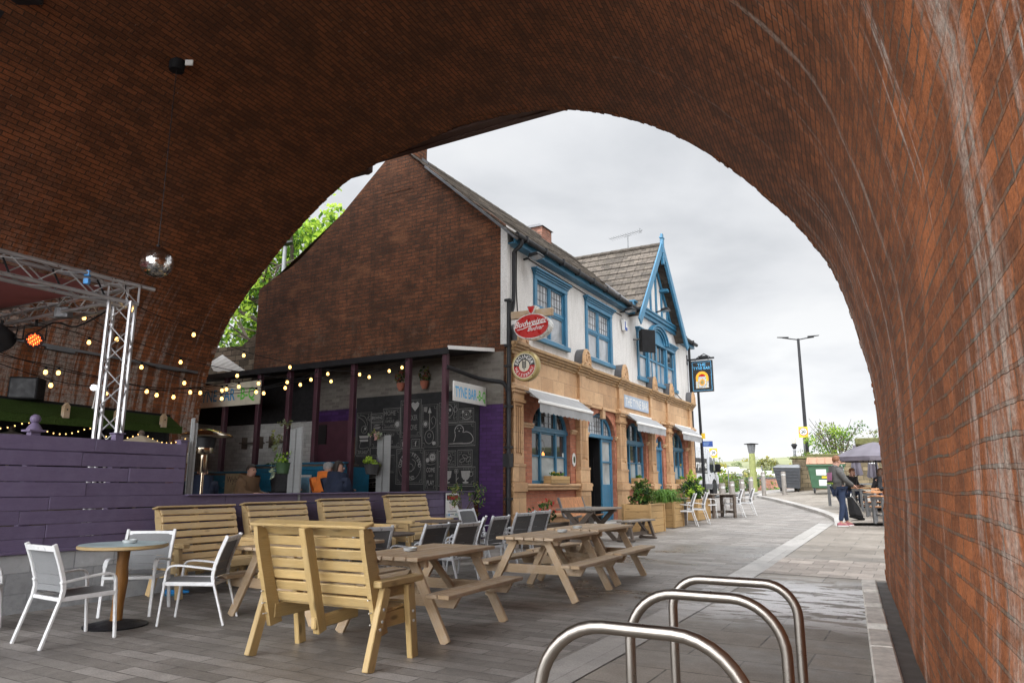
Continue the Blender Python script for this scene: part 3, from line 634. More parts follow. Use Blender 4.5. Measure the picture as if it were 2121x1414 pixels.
m=MB(); m.ball((2.0,.19,1.98),.075,10); m.ball((7.7,.19,1.95),.05,8); m.build('room_lamp','indoor_lamp',W1)
m=MB()                                                            # white etched mark and small notices stuck in the panes
for q in range(5): m.tube([(1.86+.11*math.cos(t*PI/6)*(1 if q!=2 else .5)+(q-2)*.05,.143,2.2+.12*math.sin(t*PI/6)) for t in range(3,10)],.006,4)
m.ribbon([(1.98+.1*math.cos(t*PI/8),.144,2.18+.13*math.sin(t*PI/8)) for t in range(16)],.012,(0,1,0),0,True)
m.build('etched_mark','chalk_bright',W1)
m=MB(); m.box(1.24,.135,1.96,1.34,.142,2.14); m.box(3.02,.135,1.93,3.09,.142,2.05); m.box(8.5,.135,1.86,8.58,.142,1.98); m.build('notice','sign_white',W1)
m=MB(); m.box(12.98,.135,1.90,13.06,.142,2.05); m.build('notice','yellow_sign',W3)
# entrance: fanlight, open leaf, side light
x0,x1,zb,zs,ri=OPN['door']; y=.10; w=MB(); c=(x0+x1)/2;a=(x1-x0)/2
fbar(w,x0,x0+.1,zb,zs,y,y+.09); fbar(w,x1-.1,x1,zb,zs,y,y+.09); fbar(w,x0,x1,2.54,2.63,y-.04,y+.09); fbar(w,x0+.48,x0+.56,zb,2.54,y,y+.09) if 0 else None
fbar(w,x1-.78,x1-.70,zb,2.54,y,y+.09); fbar(w,x1-.70,x1-.1,zb,1.30,y+.02,y+.08); fbar(w,x1-.70,x1-.1,1.88,1.93,y+.01,y+.08); fbar(w,x1-.7,x1-.1,2.46,2.54,y+.01,y+.08)
for q in range(16):
    t0,t1=PI*q/16,PI*(q+1)/16; g=lambda t,e,yy:(c+(a-e)*math.cos(t),yy,zs+(ri-e)*math.sin(t))
    w.hexa([g(t0,0,y),g(t1,0,y),g(t1,.1,y),g(t0,.1,y),g(t0,0,y+.09),g(t1,0,y+.09),g(t1,.1,y+.09),g(t0,.1,y+.09)])
fbar(w,c+.3,c+.37,2.63,zs+ri*.9,y,y+.09); fbar(w,x0+.1,x0+.17,1.2,2.54,y+.01,y+.08)
df=w.build('door_frame','blue_paint',pub,bevel=.006)
g=MB(); g.flat([[(x,y+.05,max(z,2.6)) for x,z in archpts(x0+.03,x1-.03,2.6,zs,ri-.03)]],0); g.poly([(x1-.7,y+.05,1.3),(x1-.1,y+.05,1.3),(x1-.1,y+.05,2.5),(x1-.7,y+.05,2.5)],2)
for q in range(1,12):
    xx=x0+(x1-x0)*q/12; e=abs((xx-c)/a); g.box(xx-.005,y+.04,2.63,xx+.005,y+.049,zs+ri*math.sqrt(1-e*e)-.06,1)
for zz in (2.74,2.86,2.98,3.1): 
    hw=a*math.sqrt(max(1-((zz-zs)/ri)**2,0))-.08; g.box(c-hw,y+.04,zz-.005,c+hw,y+.049,zz+.005,1)
g.build('fanlight',['glass_pale','lead','glass_frost'],df)
m=MB(); m.bar((x1-.80,.14,zb+.03+1.15),(x1-.86,1.0,zb+.03+1.15),2.3,.05,(1,0,0)); 
for z0 in (.5,1.35): m.bar((x1-.86,.3,z0+.4),(x1-.88,.8,z0+.4),.55,.03,(1,0,0))
lf=m.build('door_leaf','black_plastic',df); m=MB(); m.box(x1-.98,.86,1.25,x1-.9,.9,1.45); m.build('handle','silver',lf)
m=MB(); m.box(x0+.1,-.35,.05,x1-.1,.2,.32); m.build('step','granite_kerb',pub,bevel=.02)
# narrow blue panelled side door
x0,x1,zb,zs,ri=OPN['bd']; m=MB(); m.box(x0,.06,zb,x0+.07,.16,zs+.1); m.box(x1-.07,.06,zb,x1,.16,zs+.1); m.box(x0,.03,2.42,x1,.16,2.50); c=(x0+x1)/2; m.box(c-.03,.07,2.5,c+.03,.15,2.83)
sd=m.build('side_door','blue_paint',pub,bevel=.006)
m=MB(); m.box(x0+.07,.10,zb,x1-.07,.14,2.42)
for z0,z1 in ((.45,1.1),(1.2,1.75),(1.85,2.3)): m.box(x0+.15,.085,z0,x1-.15,.10,z1)
m.build('door_leaf','blue_paint',sd,bevel=.008); m=MB(); m.flat([[(x,.12,z) for x,z in archpts(x0+.03,x1-.03,2.5,zs,ri)]]); m.build('fanlight','glass_dark',sd)
# ---- upper floor
U=[(1.27,3.06,4.62,6.28),(4.24,6.13,4.62,6.30)]
m=MB(); hs=[[(a+.12,0,z0+.1),(b-.12,0,z0+.1),(b-.12,0,z1-.22),(a+.12,0,z1-.22)] for a,b,z0,z1 in U]+[[(8.45,0,4.68),(12.2,0,4.68),(12.2,0,6.05),(8.45,0,6.05)]]
m.flat([[(0.0,-.002,4.25),(LEN,-.002,4.25),(LEN,-.002,6.95),(0.0,-.002,6.95)]]+[[(x,-.002,z) for x,_,z in h] for h in hs],0)
m.flat([[(8.12,-.002,6.95),(12.08,-.002,6.95),(10.1,-.002,9.3)]],0)
m.box(-.02,-.05,4.25,.10,.12,6.9)
m.build('upper_wall','roughcast',pub)
def sash(x0,x1,z0,z1,name='window',head=True,lead=True):
    w=MB(); f=.13
    w.box(x0,-.05,z0,x0+f,.06,z1-.2); w.box(x1-f,-.05,z0,x1,.06,z1-.2)
    w.box(x0-.04,-.10,z0-.06,x1+.06,.06,z0+.05); 
    if head:
        w.box(x0,-.06,z1-.24,x1,.05,z1-.12)
        for q,(e,h) in enumerate(((.02,.05),(.05,.05),(.09,.05))): w.box(x0-e,-.07-e,z1-.13+q*.048,x1+e,.05,z1-.13+(q+1)*.048)
    zt=z1-.24; zm=z0+(zt-z0)*.55; c=(x0+x1)/2
    w.box(x0+f,.0,zm-.035,x1-f,.07,zm+.035); w.box(c-.035,.0,z0+.05,c+.035,.07,zt)
    for a,b in ((x0+f,c-.035),(c+.035,x1-f)):
        w.box(a,.015,z0+.05,a+.045,.06,zt); w.box(b-.045,.015,z0+.05,b,.06,zt); w.box(a+.045,.015,z0+.05,b-.045,.06,z0+.11); w.box(a+.045,.015,zt-.05,b-.045,.06,zt); w.box(a+.045,.015,zm+.035,b-.045,.06,zm+.07); w.box(a+.045,.015,zm-.08,b-.045,.06,zm-.035)
    fr_=w.build(name,'blue_paint',pub,bevel=.007)
    g=MB(); g.poly([(x0+f,.045,z0),(x1-f,.045,z0),(x1-f,.045,zm),(x0+f,.045,zm)],0); g.poly([(x0+f,.046,zm),(x1-f,.046,zm),(x1-f,.046,zt),(x0+f,.046,zt)],0)
    if lead:
        for a,b in ((x0+f,c),(c,x1-f)):
            for q in range(1,5): xx=a+(b-a)*q/5; g.box(xx-.0035,.036,zm,xx+.0035,.044,zt,1)
            for q in range(1,3): zz=zm+(zt-zm)*q/3; g.box(a,.036,zz-.0035,b,.044,zz+.0035,1)
    g.build('pane',['glass_pale','lead'],fr_); return fr_
for a,b,z0,z1 in U: sash(a,b,z0,z1)
# triple window under the gablet
w=MB(); X=[8.3,9.3,11.35,12.35]
for a in (8.3,9.28,11.22,12.22): w.box(a,-.05,4.6,a+.13,.06,6.05)
w.box(8.26,-.10,4.53,12.4,.06,4.65); w.box(8.3,-.06,5.98,12.35,.05,6.1)
for q,e in enumerate((.02,.05,.09)):
    w.box(8.3-e,-.07-e,6.09+q*.05,9.5,.05,6.14+q*.05); w.box(11.15,-.07-e,6.09+q*.05,12.35+e,.05,6.14+q*.05)
n=14
for q,(r0,r1,yy) in enumerate(((.62,.72,-.08),(.74,.86,-.13),(.88,.98,-.17))):
    for k in range(n):
        t0,t1=PI*k/n,PI*(k+1)/n; g=lambda t,r,y:(10.32+r*math.cos(t),y,6.06+r*.62*math.sin(t)); w.hexa([g(t0,r0,yy),g(t1,r0,yy),g(t1,r1,yy),g(t0,r1,yy),g(t0,r0,.04),g(t1,r0,.04),g(t1,r1,.04),g(t0,r1,.04)])
w.flat([[(10.32+.66*math.cos(PI*k/n),-.03,6.06+.41*math.sin(PI*k/n)) for k in range(n+1)]])
for a,b,c in ((8.43,9.28,None),(9.41,11.22,10.32),(11.35,12.22,None)):
    zm=5.38; w.box(a,0,zm-.035,b,.07,zm+.035)
    ds=[a,b] if c is None else [a,c,b]
    for p,q in zip(ds,ds[1:]):
        w.box(p,.01,4.65,p+.06,.06,5.98); w.box(q-.06,.01,4.65,q,.06,5.98); w.box(p,.01,4.65,q,.06,4.71)
    if c: w.box((a+c)/2-.025,.02,4.65,(a+c)/2+.025,.06,5.98); w.box((b+c)/2-.025,.02,4.65,(b+c)/2+.025,.06,5.98)
tri=w.build('triple_window','blue_paint',pub,bevel=.007)
g=MB(); g.poly([(8.4,.045,4.65),(12.25,.045,4.65),(12.25,.045,5.38),(8.4,.045,5.38)],0); g.poly([(8.4,.046,5.38),(12.25,.046,5.38),(12.25,.046,5.98),(8.4,.046,5.98)],1); g.build('pane',['glass_pale','glass_dark'],tri)
# ---- roof, eaves
sl=.886; Rz=lambda y:6.86+sl*y
m=MB()
def slope(x0,x1,y0,y1,fz,n=None,row=.30):
    k=int((y1-y0)/.24); rg=random.Random(5)
    for q in range(k):
        a=y0+(y1-y0)*q/k; b=y0+(y1-y0)*(q+1)/k; xs=x0
        while xs<x1:
            xe=min(xs+rg.uniform(.5,1.0),x1); j=rg.uniform(-.012,.015)
            m.hexa([(xs,a-.03,fz(a)+.035+j-.02),(xe-.006,a-.03,fz(a)+.035+j-.02),(xe-.006,b,fz(b)+.012),(xs,b,fz(b)+.012),(xs,a-.03,fz(a)+.065+j-.02),(xe-.006,a-.03,fz(a)+.065+j-.02),(xe-.006,b,fz(b)+.03),(xs,b,fz(b)+.03)]); xs=xe
slope(-.06,7.6,-.30,2.85,Rz); slope(12.5,LEN+.3,-.30,2.85,Rz); slope(7.6,12.5,1.2,2.85,Rz)
m.poly([(-.05,-.28,Rz(-.28)),(7.6,-.28,Rz(-.28)),(7.6,2.85,Rz(2.85)),(-.05,2.85,Rz(2.85))]); m.poly([(7.6,.3,Rz(.3)),(12.5,.3,Rz(.3)),(12.5,2.85,Rz(2.85)),(7.6,2.85,Rz(2.85))]); m.poly([(12.5,-.28,Rz(-.28)),(LEN+.28,-.28,Rz(-.28)),(LEN+.28,2.85,Rz(2.85)),(12.5,2.85,Rz(2.85))])
m.poly([(-.0,2.85,Rz(2.85)),(LEN+.28,2.85,Rz(2.85)),(LEN+.28,7.9,6.4),(-.0,7.9,6.4)])
rf=m.build('roof','roof_slate',pub)
m=MB(); xs=0
while xs<LEN: m.tube([(xs,2.85,9.39),(xs+.38,2.85,9.40)],.09,8); xs+=.4
m.build('ridge_tile','roof_slate',rf)
m=MB(); m.bar((-.06,-.3,Rz(-.3)-.03),(-.06,2.2,Rz(2.2)+.0),.14,.05,(0,-.6,.8)); m.build('verge','lead',pub)
for nm,x0,x1 in (('chimney',-.006,.52),):
    m=MB(); m.box(x0,2.62,8.4,x1,3.5,10.9); ch=m.build(nm,'gable_brick',pub); m=MB(); m.box(x0+.3,2.59,8.9,x1+.02,2.615,9.3); m.bar((x1+.012,2.6,9.08),(x1+.012,3.1,9.5),.02,.24,(0,-.6,.8)); m.build('flashing','lead',ch)
    m=MB(); m.box(x0-.06,2.56,10.9,x1+.06,3.56,11.1); m.build('cap','gable_brick',ch)
m=MB(); m.box(7.15,2.75,8.6,7.85,3.75,9.78); ch=m.build('chimney','chimney_brick',pub); m=MB(); m.hexa([(7.09,2.69,9.78),(7.91,2.69,9.78),(7.91,3.81,9.78),(7.09,3.81,9.78),(7.25,2.9,9.93),(7.75,2.9,9.93),(7.75,3.6,9.93),(7.25,3.6,9.93)]); m.build('cap','lead',ch)
# eaves: blue soffit and fascia, dark gutter with brackets
for a,b in ((.0,7.66),(12.55,LEN+.28)):
    m=MB(); m.box(a,-.22,6.50,b,-.19,6.66); m.box(a,-.19,6.50,b,-.004,6.53)
    if a>9: m.box(LEN+.25,-.22,6.5,LEN+.28,.5,6.66)
    m.build('fascia','blue_paint',pub,bevel=.005)
for a,b in ((-.05,7.75),(12.45,LEN+.3)):
    m=MB(); m.tube([(a,-.30,6.66),(b,-.30,6.65)],.065,10); q=a+.4
    while q<b: m.box(q-.03,-.37,6.58,q+.03,-.22,6.73); q+=.95
    m.build('gutter','black_metal',pub)
m=MB(); m.tube(cat([(.18,-.30,6.62),(.18,-.28,6.48),(.18,-.12,6.36),(.18,-.10,6.2),(.16,-.10,5.2),(.05,-.08,4.9)],4),.045,8)
m.tube([(.0,-.08,5.2),(-.02,-.08,.05)],.05,8); m.tube(cat([(-1.3,.62,3.62),(-.9,.56,3.57),(-.35,.48,3.50),(-.10,.25,3.46),(-.06,.02,3.40),(-.02,-.08,3.2)],4),.045,8)
for z in (5.2,4.2,2.9,2.05,1.0): m.cbox((-.02,-.08,z),.14,.14,.05)
m.cbox((-.04,-.08,1.78),.16,.16,.28); m.build('downpipe','black_metal',pub)
m=MB(); m.tube([(LEN-.05,-.09,6.5),(LEN-.05,-.09,.2)],.05,8); m.build('downpipe','black_metal',pub)
for pts_ in ([(.45,-.02,6.45),(.44,-.02,5.6),(.5,-.02,5.0)],[(.9,-.02,6.44),(3,-.02,6.40),(5,-.02,6.36),(7,-.02,6.33)],[(12.3,-.02,4.55),(13.2,-.02,4.36),(14.0,-.02,4.42)]): m=MB(); m.tube(cat(pts_,5),.012,5); m.build('cable','black_plastic',pub)
# ---- gablet over the triple window
gx=10.1; gz0=6.50; ga=9.42; hw=2.5
m=MB(); lp=lambda s,e:((gx+s*(hw+e),6.45-e*.6),(gx,ga+.03+e*0))
def gside(sg):
    y=-.36
    while y<3.0:
        q0=0
        for q in range(11):
            f0,f1=q/11,(q+1)/11; P=lambda f:(gx+sg*(hw+.02)*(1-f),6.42+(ga-6.42)*f)
            (xa,za),(xb,zb)=P(f0),P(f1); ln=random.uniform(.28,.36)
            if za>6.86+sl*max(y,0)-.4: m.hexa([(xa,y,za+.05),(xa,y+.31,za+.05),(xb,y+.31,zb+.02),(xb,y,zb+.02),(xa,y,za+.075),(xa,y+.31,za+.075),(xb,y+.31,zb+.035),(xb,y,zb+.035)])
        y+=.32
gside(1); gside(-1)
for sg in (1,-1): m.poly([(gx+sg*hw,-.34,6.42),(gx+sg*hw,1,6.42),(gx,3.1,ga),(gx,-.34,ga)])
gr=m.build('gablet_roof','roof_slate',pub)
m=MB(); y=-.38
while y<2.9: m.tube([(gx,y,ga+.05),(gx,y+.36,ga+.06)],.085,8); y+=.37
m.build('ridge_tile','roof_slate',gr)
m=MB()
for sg in (1,-1):
    m.bar((gx+sg*(hw+.1),-.42,6.22),(gx+sg*.02,-.42,ga+.0),.05,.26,(0,0,1)); m.bar((gx+sg*(hw-.05),-.38,6.32),(gx+sg*.02,-.38,ga-.16),.05,.10,(0,0,1))
m.box(gx-.09,-.47,9.15,gx+.09,-.37,9.72); m.box(gx-.13,-.48,9.68,gx+.13,-.36,9.74); m.box(gx-.07,-.46,9.74,gx+.07,-.38,9.86); m.box(gx-.06,-.47,8.75,gx+.06,-.37,9.15)
m.build('bargeboard','blue_paint',pub,bevel=.008)
m=MB()
m.box(7.72,-.10,6.70,12.5,-.004,6.82); m.box(7.72,-.16,6.82,12.5,-.004,6.94); m.box(7.72,-.20,6.93,12.5,-.004,6.99)
for xx in (8.6,9.2,9.8,10.4,11.0,11.6): m.box(xx-.06,-.05,6.99,xx+.06,-.004,9.3-abs(xx-gx)*1.17-.1)
for sg in (1,-1): m.bar((gx+sg*1.86,-.06,6.99),(gx+sg*.05,-.06,9.12),.05,.12)
m.box(gx-1.0,-.30,8.0,gx-.75,-.005,8.1); m.box(gx+.75,-.30,8.0,gx+1.0,-.005,8.1)
m.build('gablet_timber','blue_paint',pub,bevel=.006)
m=MB(); m.tube([(7.7,-.02,6.9),(9.2,1.75,8.4)],.05,6); m.build('valley_flashing','lead',pub)
# ================================================================== FIXTURES ON THE PUB
def pthing(name,label,c,x,y,z,group=None,rz=0): return thing(name,label,c,tuple(pw(x,y,z)),RZ+rz,group)
# awnings
def awning(label,x0,x1,drop=3.04,out=.52):
    L=x1-x0; t=pthing('awning',label,'awning',x0,0,0,'retractable awnings on the pub front')
    m=MB(); m.box(0,-.17,3.28,L,-.05,3.38); m.box(.0,-.2,3.26,L,-.17,3.30); m.build('cassette','white_plastic',t,bevel=.015)
    m=MB(); m.ball((-.02,-.12,3.32),.085,10,0,(.5,1,1)); m.build('end_cap','cream',t)
    m=MB(); nseg=12
    for q in range(nseg):
        a,b=L*q/nseg,L*(q+1)/nseg; s=lambda x:-.015*math.sin(PI*x/L)
        m.poly([(a+.02,-.15,3.36),(b+.02,-.15,3.36),(b,-out,drop+.04+s(b)),(a,-out,drop+.04+s(a))])
    m.build('canopy','awning_grey',t)
    m=MB(); m.poly([(.06,-.16,3.33),(L-.06,-.16,3.33),(L-.06,-.28,3.25),(.06,-.28,3.25)]); m.build('canopy_lining','awning_dark',t)
    m=MB(); m.bar((0,-out,drop),(L,-out,drop),.06,.07); m.build('front_bar','white_plastic',t,bevel=.012)
    m=MB(); n=int(L/.045)
    for q in range(n):
        a,b=L*q/n,L*(q+1)/n; h=lambda x:drop-.21-.03*abs(math.sin(PI*x/.21)); wv=lambda x:-out-.012+.012*math.sin(x*7)
        m.poly([(a,-out-.01,drop-.02),(b,-out-.01,drop-.02),(b,wv(b),h(b)),(a,wv(a),h(a))])
    m.build('valance','awning_grey',t)
    for xx in (.3,L-.3):
        m=MB(); sg=1 if xx<L/2 else -1; m.bar((xx,-.14,3.24),(xx+sg*.35,-.32,3.14),.05,.04); m.bar((xx+sg*.35,-.32,3.14),(xx+.02*sg,-out+.02,drop-.0),.045,.035); m.build('folding_arm','white_plastic',t)
    return t
awning('grey scalloped awning over the big window beside the brick gable',.55,3.42); awning('grey scalloped awning over the window between main door and blue side door',6.65,9.28); awning('grey scalloped awning over the last window, next to the sign pole',11.2,13.55)
# flower boxes on the sills
def flowers(m,L,W,z,rng,kinds,n=90,h=.16):
    m.leaves(n,(L/2,0,z+h*.35),(L*.5,W*.6,h*.6),.075,rng,kinds,14,.3)
def winbox(label,x0,L,kinds,seed):
    t=pthing('window_box',label,'flower box',x0,-.02,1.312,'wooden flower boxes on the pub sills'); m=MB()
    for k in range(2): m.bar((0,-.16,.045+k*.088),(L,-.16,.045+k*.088),.02,.082); m.bar((0,.02,.045+k*.088),(L,.02,.045+k*.088),.02,.082); m.bar((.01,-.15,.045+k*.088),(.01,.01,.045+k*.088),.02,.082); m.bar((L-.01,-.15,.045+k*.088),(L-.01,.01,.045+k*.088),.02,.082)
    m.build('box','planter_wood',t); m=MB(); m.box(.02,-.15,.01,L-.02,.01,.15); m.build('soil','soil',t)
    m=MB(); flowers(m,L,.1,.15,random.Random(seed),(0,0,0,1,2,3),150); 
    for v in range(len(m.v)): m.v[v]=(m.v[v][0],m.v[v][1]-.07,m.v[v][2])
    m.build('flowers',kinds,t)
winbox('slatted flower box with yellow and purple pansies on the first sill by the gable',1.75,.98,['leaf_green','petal_yellow','petal_purple','leaf_mid'],1)
winbox('slatted flower box with yellow flowers on the sill between the two doors',7.45,.82,['leaf_mid','leaf_lime','leaf_green','leaf_yellow'],2)
winbox('slatted flower box of plain green leaves on the last sill',11.85,.78,['leaf_green','leaf_mid','leaf_lime','leaf_green'],3)
# floodlights
def flood(label,x,y,z,tl=.5):
    t=pthing('floodlight',label,'floodlight',x,y,z,'floodlights on the pub'); m=MB(); m.bar((0,0,0),(0,-.22,.02),.04,.04); m.build('bracket','black_metal',t)
    m=MB(); m.hexa([(-.17,-.18,-.02),(.17,-.18,-.02),(.17,-.48,.02),(-.17,-.48,.02),(-.13,-.20,.08),(.13,-.20,.08),(.13,-.42,.10),(-.13,-.42,.10)]); b=m.build('housing','black_metal',t,bevel=.01)
    m=MB(); m.poly([(-.15,-.2,-.024),(.15,-.2,-.024),(.15,-.46,.012),(-.15,-.46,.012)]); m.build('lens','glass_pale',b); return t
flood('black floodlight under the eaves at the gable corner',.78,-.02,6.36); flood('black floodlight under the eaves left of the gablet',6.9,-.02,6.42); flood('black floodlight on the half-timbered gablet',10.3,-.06,7.15)
t=pthing('alarm_box','small white and blue alarm box on the white upper wall','alarm box',7.05,-.03,6.02); m=MB(); m.hexa([(-.11,-.1,-.16),(.11,-.1,-.16),(.11,0,-.16),(-.11,0,-.16),(-.14,-.1,.18),(.14,-.1,.18),(.14,0,.18),(-.14,0,.18)]); m.build('box','white_plastic',t,bevel=.01); m=MB(); m.box(-.1,-.104,-.14,-.02,-.101,.12); m.box(-.02,-.104,-.15,.1,-.101,-.05); m.build('label','road_blue',t)
t=pthing('loudspeaker','black wall loudspeaker angled out beside the triple window','loudspeaker',8.15,-.02,5.72); m=MB(); m.tube([(-.2,0,.05),(-.1,-.2,.05),(.1,-.3,.05)],.03,8); m.build('bracket','grey_metal',t)
m=MB(); m.hexa([(-.3,-.32,-.40),(.12,-.62,-.40),(.30,-.42,-.32),(-.02,-.12,-.32),(-.3,-.32,.34),(.12,-.62,.34),(.30,-.42,.34),(-.02,-.12,.34)]); m.build('cabinet','black_plastic',t,bevel=.015)
t=pthing('wall_plaque','small oval white plaque with green crest on the brick between window and door','plaque',3.36,-.01,1.90); m=MB(); m.prism([(.10*math.cos(PI*k/10),-.015,.165*math.sin(PI*k/10)) for k in range(20)],(0,.012,0)); m.build('plate','sign_white',t); m=MB(); m.prism([(.05*math.cos(PI*k/8),-.02,.085*math.sin(PI*k/8)) for k in range(16)],(0,.004,0)); m.build('crest','pot_green',t)
t=pthing('tv_aerial','thin television aerial standing on the slate ridge behind the blue gablet','aerial',10.1,.82,9.44,None,PI/2); t.scale=(.8,.8,.56); m=MB(); m.tube([(0,0,0),(0,0,1.05)],.025,6); m.build('mast','grey_metal',t); m=MB(); m.tube([(-.75,.2,1.12),(.95,-.25,1.16)],.016,5)
for q in range(13): f=q/12; p=V(-.6+1.5*f,.16-.4*f,1.125+.035*f); m.tube([p+V(0,0,-.07)+V(-.05,-.16,0),p+V(0,0,.0)+V(.05,.16,0)],.007,4)
m.tube([(-.75,.2,1.12),(-.62,.16,1.3)],.01,4); m.tube([(-.75,.2,1.12),(-.62,.16,.98)],.01,4); m.tube([(-.62,.16,1.3),(-.62,.16,.98)],.01,4); m.tube([(-.15,.05,1.0),(.0,0,1.02),(.2,-.06,1.0)],.012,4); m.build('antenna','grey_metal',t)
# ---- signs standing out from the front (their faces look down the street towards -x)
def sx(z): return None
t=pthing('oval_beer_sign','red oval hanging sign with white script lettering on a timber arm at the pub corner','sign',.04,-.655,4.56)
el=lambda a,b,n=36,cx=0,cz=0,x=0:[(x,cx+a*math.cos(2*PI*k/n),cz+b*math.sin(2*PI*k/n)) for k in range(n)]
m=MB(); m.bar((0,.645,.30),(0,-.46,.28),.09,.16); m.build('arm','weathered',t,bevel=.006)
m=MB(); m.prism(el(.43,.275,x=-.09),(.18,0,0)); m.build('rim','silver',t,bevel=.015,seg=2)
m=MB(); m.prism(el(.40,.25,x=-.105),(.012,0,0),0); m.prism(el(.40,.25,x=.093),(.012,0,0),0)
UX,UZ=V(0,-1,0),V(0,0,1)
m.text('Budweiser',(-.112,.02,.02),(0,-.99,.10),(0,-.38,.95),.20,1,'c',.92,.012); m.text('Budvar',(-.112,-.10,-.095),(0,-.99,.08),(0,-.38,.95),.14,1,'c',.95,.01); m.ribbon([(-.112,.34,-.06),(-.112,.2,-.045),(-.112,.05,.0),(-.112,-.36,.055)],.018,(1,0,0),1)
m.build('sign_face',['red_sign','sign_white'],t)
m=MB(); m.prism([(-.10,.10,.44),(-.10,-.10,.44),(-.10,-.06,.30),(-.10,0,.24),(-.10,.06,.30)],(.2,0,0)); b=m.build('shield','silver',t,bevel=.008); m=MB(); m.prism([(-.108,.08,.425),(-.108,-.08,.425),(-.108,-.045,.31),(-.108,0,.265),(-.108,.045,.31)],(.006,0,0)); m.build('shield_face','red_sign',b)
t=pthing('round_beer_sign','round gold rimmed beer sign in black and red at the pub corner','sign',-.06,-.53,3.71)
m=MB(); m.lathe([(.30,-.08),(.32,-.05),(.32,.05),(.30,.08)],(0,0,0),36,0,(1,0,0)); m.build('rim','gold',t); m=MB(); m.bar((.0,.30,.05),(0,.52,.05),.05,.05); m.bar((0,.5,.05),(.2,.5,.05),.05,.05); m.build('bracket','black_metal',t)
m=MB(); x=-.083
m.prism(el(.265,.265,x=x),(.002,0,0),0)
m.flat([[(x-.003,.25*math.cos(t_),.25*math.sin(t_)) for t_ in [PI+PI*k/20 for k in range(21)]]],1); m.flat([[(x-.004,.125*math.cos(2*PI*k/24),.125*math.sin(2*PI*k/24)) for k in range(24)]],2)
m.ribbon([(x-.004,.258*math.cos(2*PI*k/36),.258*math.sin(2*PI*k/36)) for k in range(36)],.016,(1,0,0),2,True)
def arctext(m,s,x,r,a0,a1,size,mi,inward=False,face=-1):
    n=len(s)
    for i,ch in enumerate(s):
        if ch==' ': continue
        a=a0+(a1-a0)*(i+.5)/n
        up=V(0,face*-math.cos(a),math.sin(a)) if 0 else V(0,-math.cos(a),math.sin(a)); rt=V(0,-math.sin(a),-math.cos(a))
        if inward: up=-up; rt=-rt
        o=V(x,0,0)+V(0,-math.cos(a),math.sin(a))*r
        m.text(ch,o,rt,up,size,mi,'c',1.,.012)
arctext(m,'ERDINGER',x-.007,.150,R(172),R(8),.115,3); arctext(m,'WEISSBRAU',x-.007,.225,R(190),R(350),.085,3,True)
for sg in (-1,1):
    for q in range(4): m.prism([(x-.008,sg*.012,-.06+q*.04),(x-.008,sg*.05,-.03+q*.04),(x-.008,sg*.045,.0+q*.04),(x-.008,sg*.012,-.03+q*.04)],(.001,0,0),0)
m.ribbon([(x-.008,0,-.1),(x-.008,0,.1)],.014,(1,0,0),0)
m.build('sign_face',['sign_black','red_sign','cream','sign_white'],t)
# jukebox pub sign
t=pthing('pub_sign','black hanging pub sign with painted jukebox and blue lettering at the far pub corner','sign',13.95,-.58,5.35)
m=MB(); m.bar((0,.58,.66),(0,-.48,.68),.06,.06); m.bar((0,.56,.48),(0,.56,.86),.04,.06); m.tube([(0,.2,.7),(0,-.1,.86),(0,-.35,.7)],.02,6); m.bar((0,.1,.74),(0,-.25,.74),.14,.08); m.tube([(0,.25,.6),(0,.25,.68)],.012,5); m.tube([(0,-.25,.6),(0,-.25,.68)],.012,5); m.build('bracket','black_metal',t)
m=MB(); m.box(-.05,-.41,-.60,.05,.41,.60); m.build('board','sign_black',t,bevel=.008)
m=MB(); x=-.054; fr_=[(x,.355,-.545),(x,-.355,-.545),(x,-.355,.545),(x,.355,.545)]; m.ribbon(fr_+[fr_[0]],.016,(1,0,0),0)
m.text('THE',(x,0,.385),UX,UZ,.15,0,'c',1.15,.014); m.text('TYNE BAR',(x,0,.255),UX,UZ,.15,0,'c',.92,.014)
def rarch(hw_,zb,zt,n=14): return [(-hw_,zb),(hw_,zb)]+[(hw_*math.cos(PI*k/n),zt+hw_*math.sin(PI*k/n)) for k in range(n+1)]
for hw_,zb,zt,mi,dx in ((.24,-.46,-.06,1,0),(.185,-.46,-.06,2,.001),(.15,-.44,-.08,3,.002)): m.flat([[(x-.002-dx,-a_,b_) for a_,b_ in rarch(hw_,zb,zt)]],mi)
m.flat([[(x-.006,.13*math.cos(PI*k/10),-.02+.10*math.sin(PI*k/10)) for k in range(11)]],4); m.prism([(x-.006,.13,-.10),(x-.006,-.13,-.10),(x-.006,-.13,-.03),(x-.006,.13,-.03)],(.001,0,0),3); m.flat([[(x-.007,.10*math.cos(2*PI*k/16),-.24+.13*math.sin(2*PI*k/16)) for k in range(16)]],1); m.flat([[(x-.008,.07*math.cos(2*PI*k/16),-.24+.09*math.sin(2*PI*k/16)) for k in range(16)]],5)
for sg in (-1,1): m.prism([(x-.007,sg*.17,-.46),(x-.007,sg*.24,-.46),(x-.007,sg*.24,-.2),(x-.007,sg*.17,-.2)],(.001,0,0),3)
m.prism([(x-.007,.15,-.46),(x-.007,-.15,-.46),(x-.007,-.15,-.38),(x-.007,.15,-.38)],(.001,0,0),3)
m.build('sign_face',['sky_blue','orange_lamp','yellow_sign','silver','red_sign','gold'],t)
t=pthing('fascia_sign','pale blue board with the pub name in light blue capitals on the tan frieze','sign',7.9,-.06,3.72)
m=MB(); m.box(-1.08,-.03,-.19,1.08,0,.19); m.build('board','fascia_board',t,bevel=.004)
m=MB(); m.text('THE TYNE BAR',(0,-.034,-.118),(1,0,0),(0,0,1),.34,1,'c',fit_sx('THE TYNE BAR',.34,2.0,.018),.018); m.build('lettering',['pale_blue','sign_white'],t)
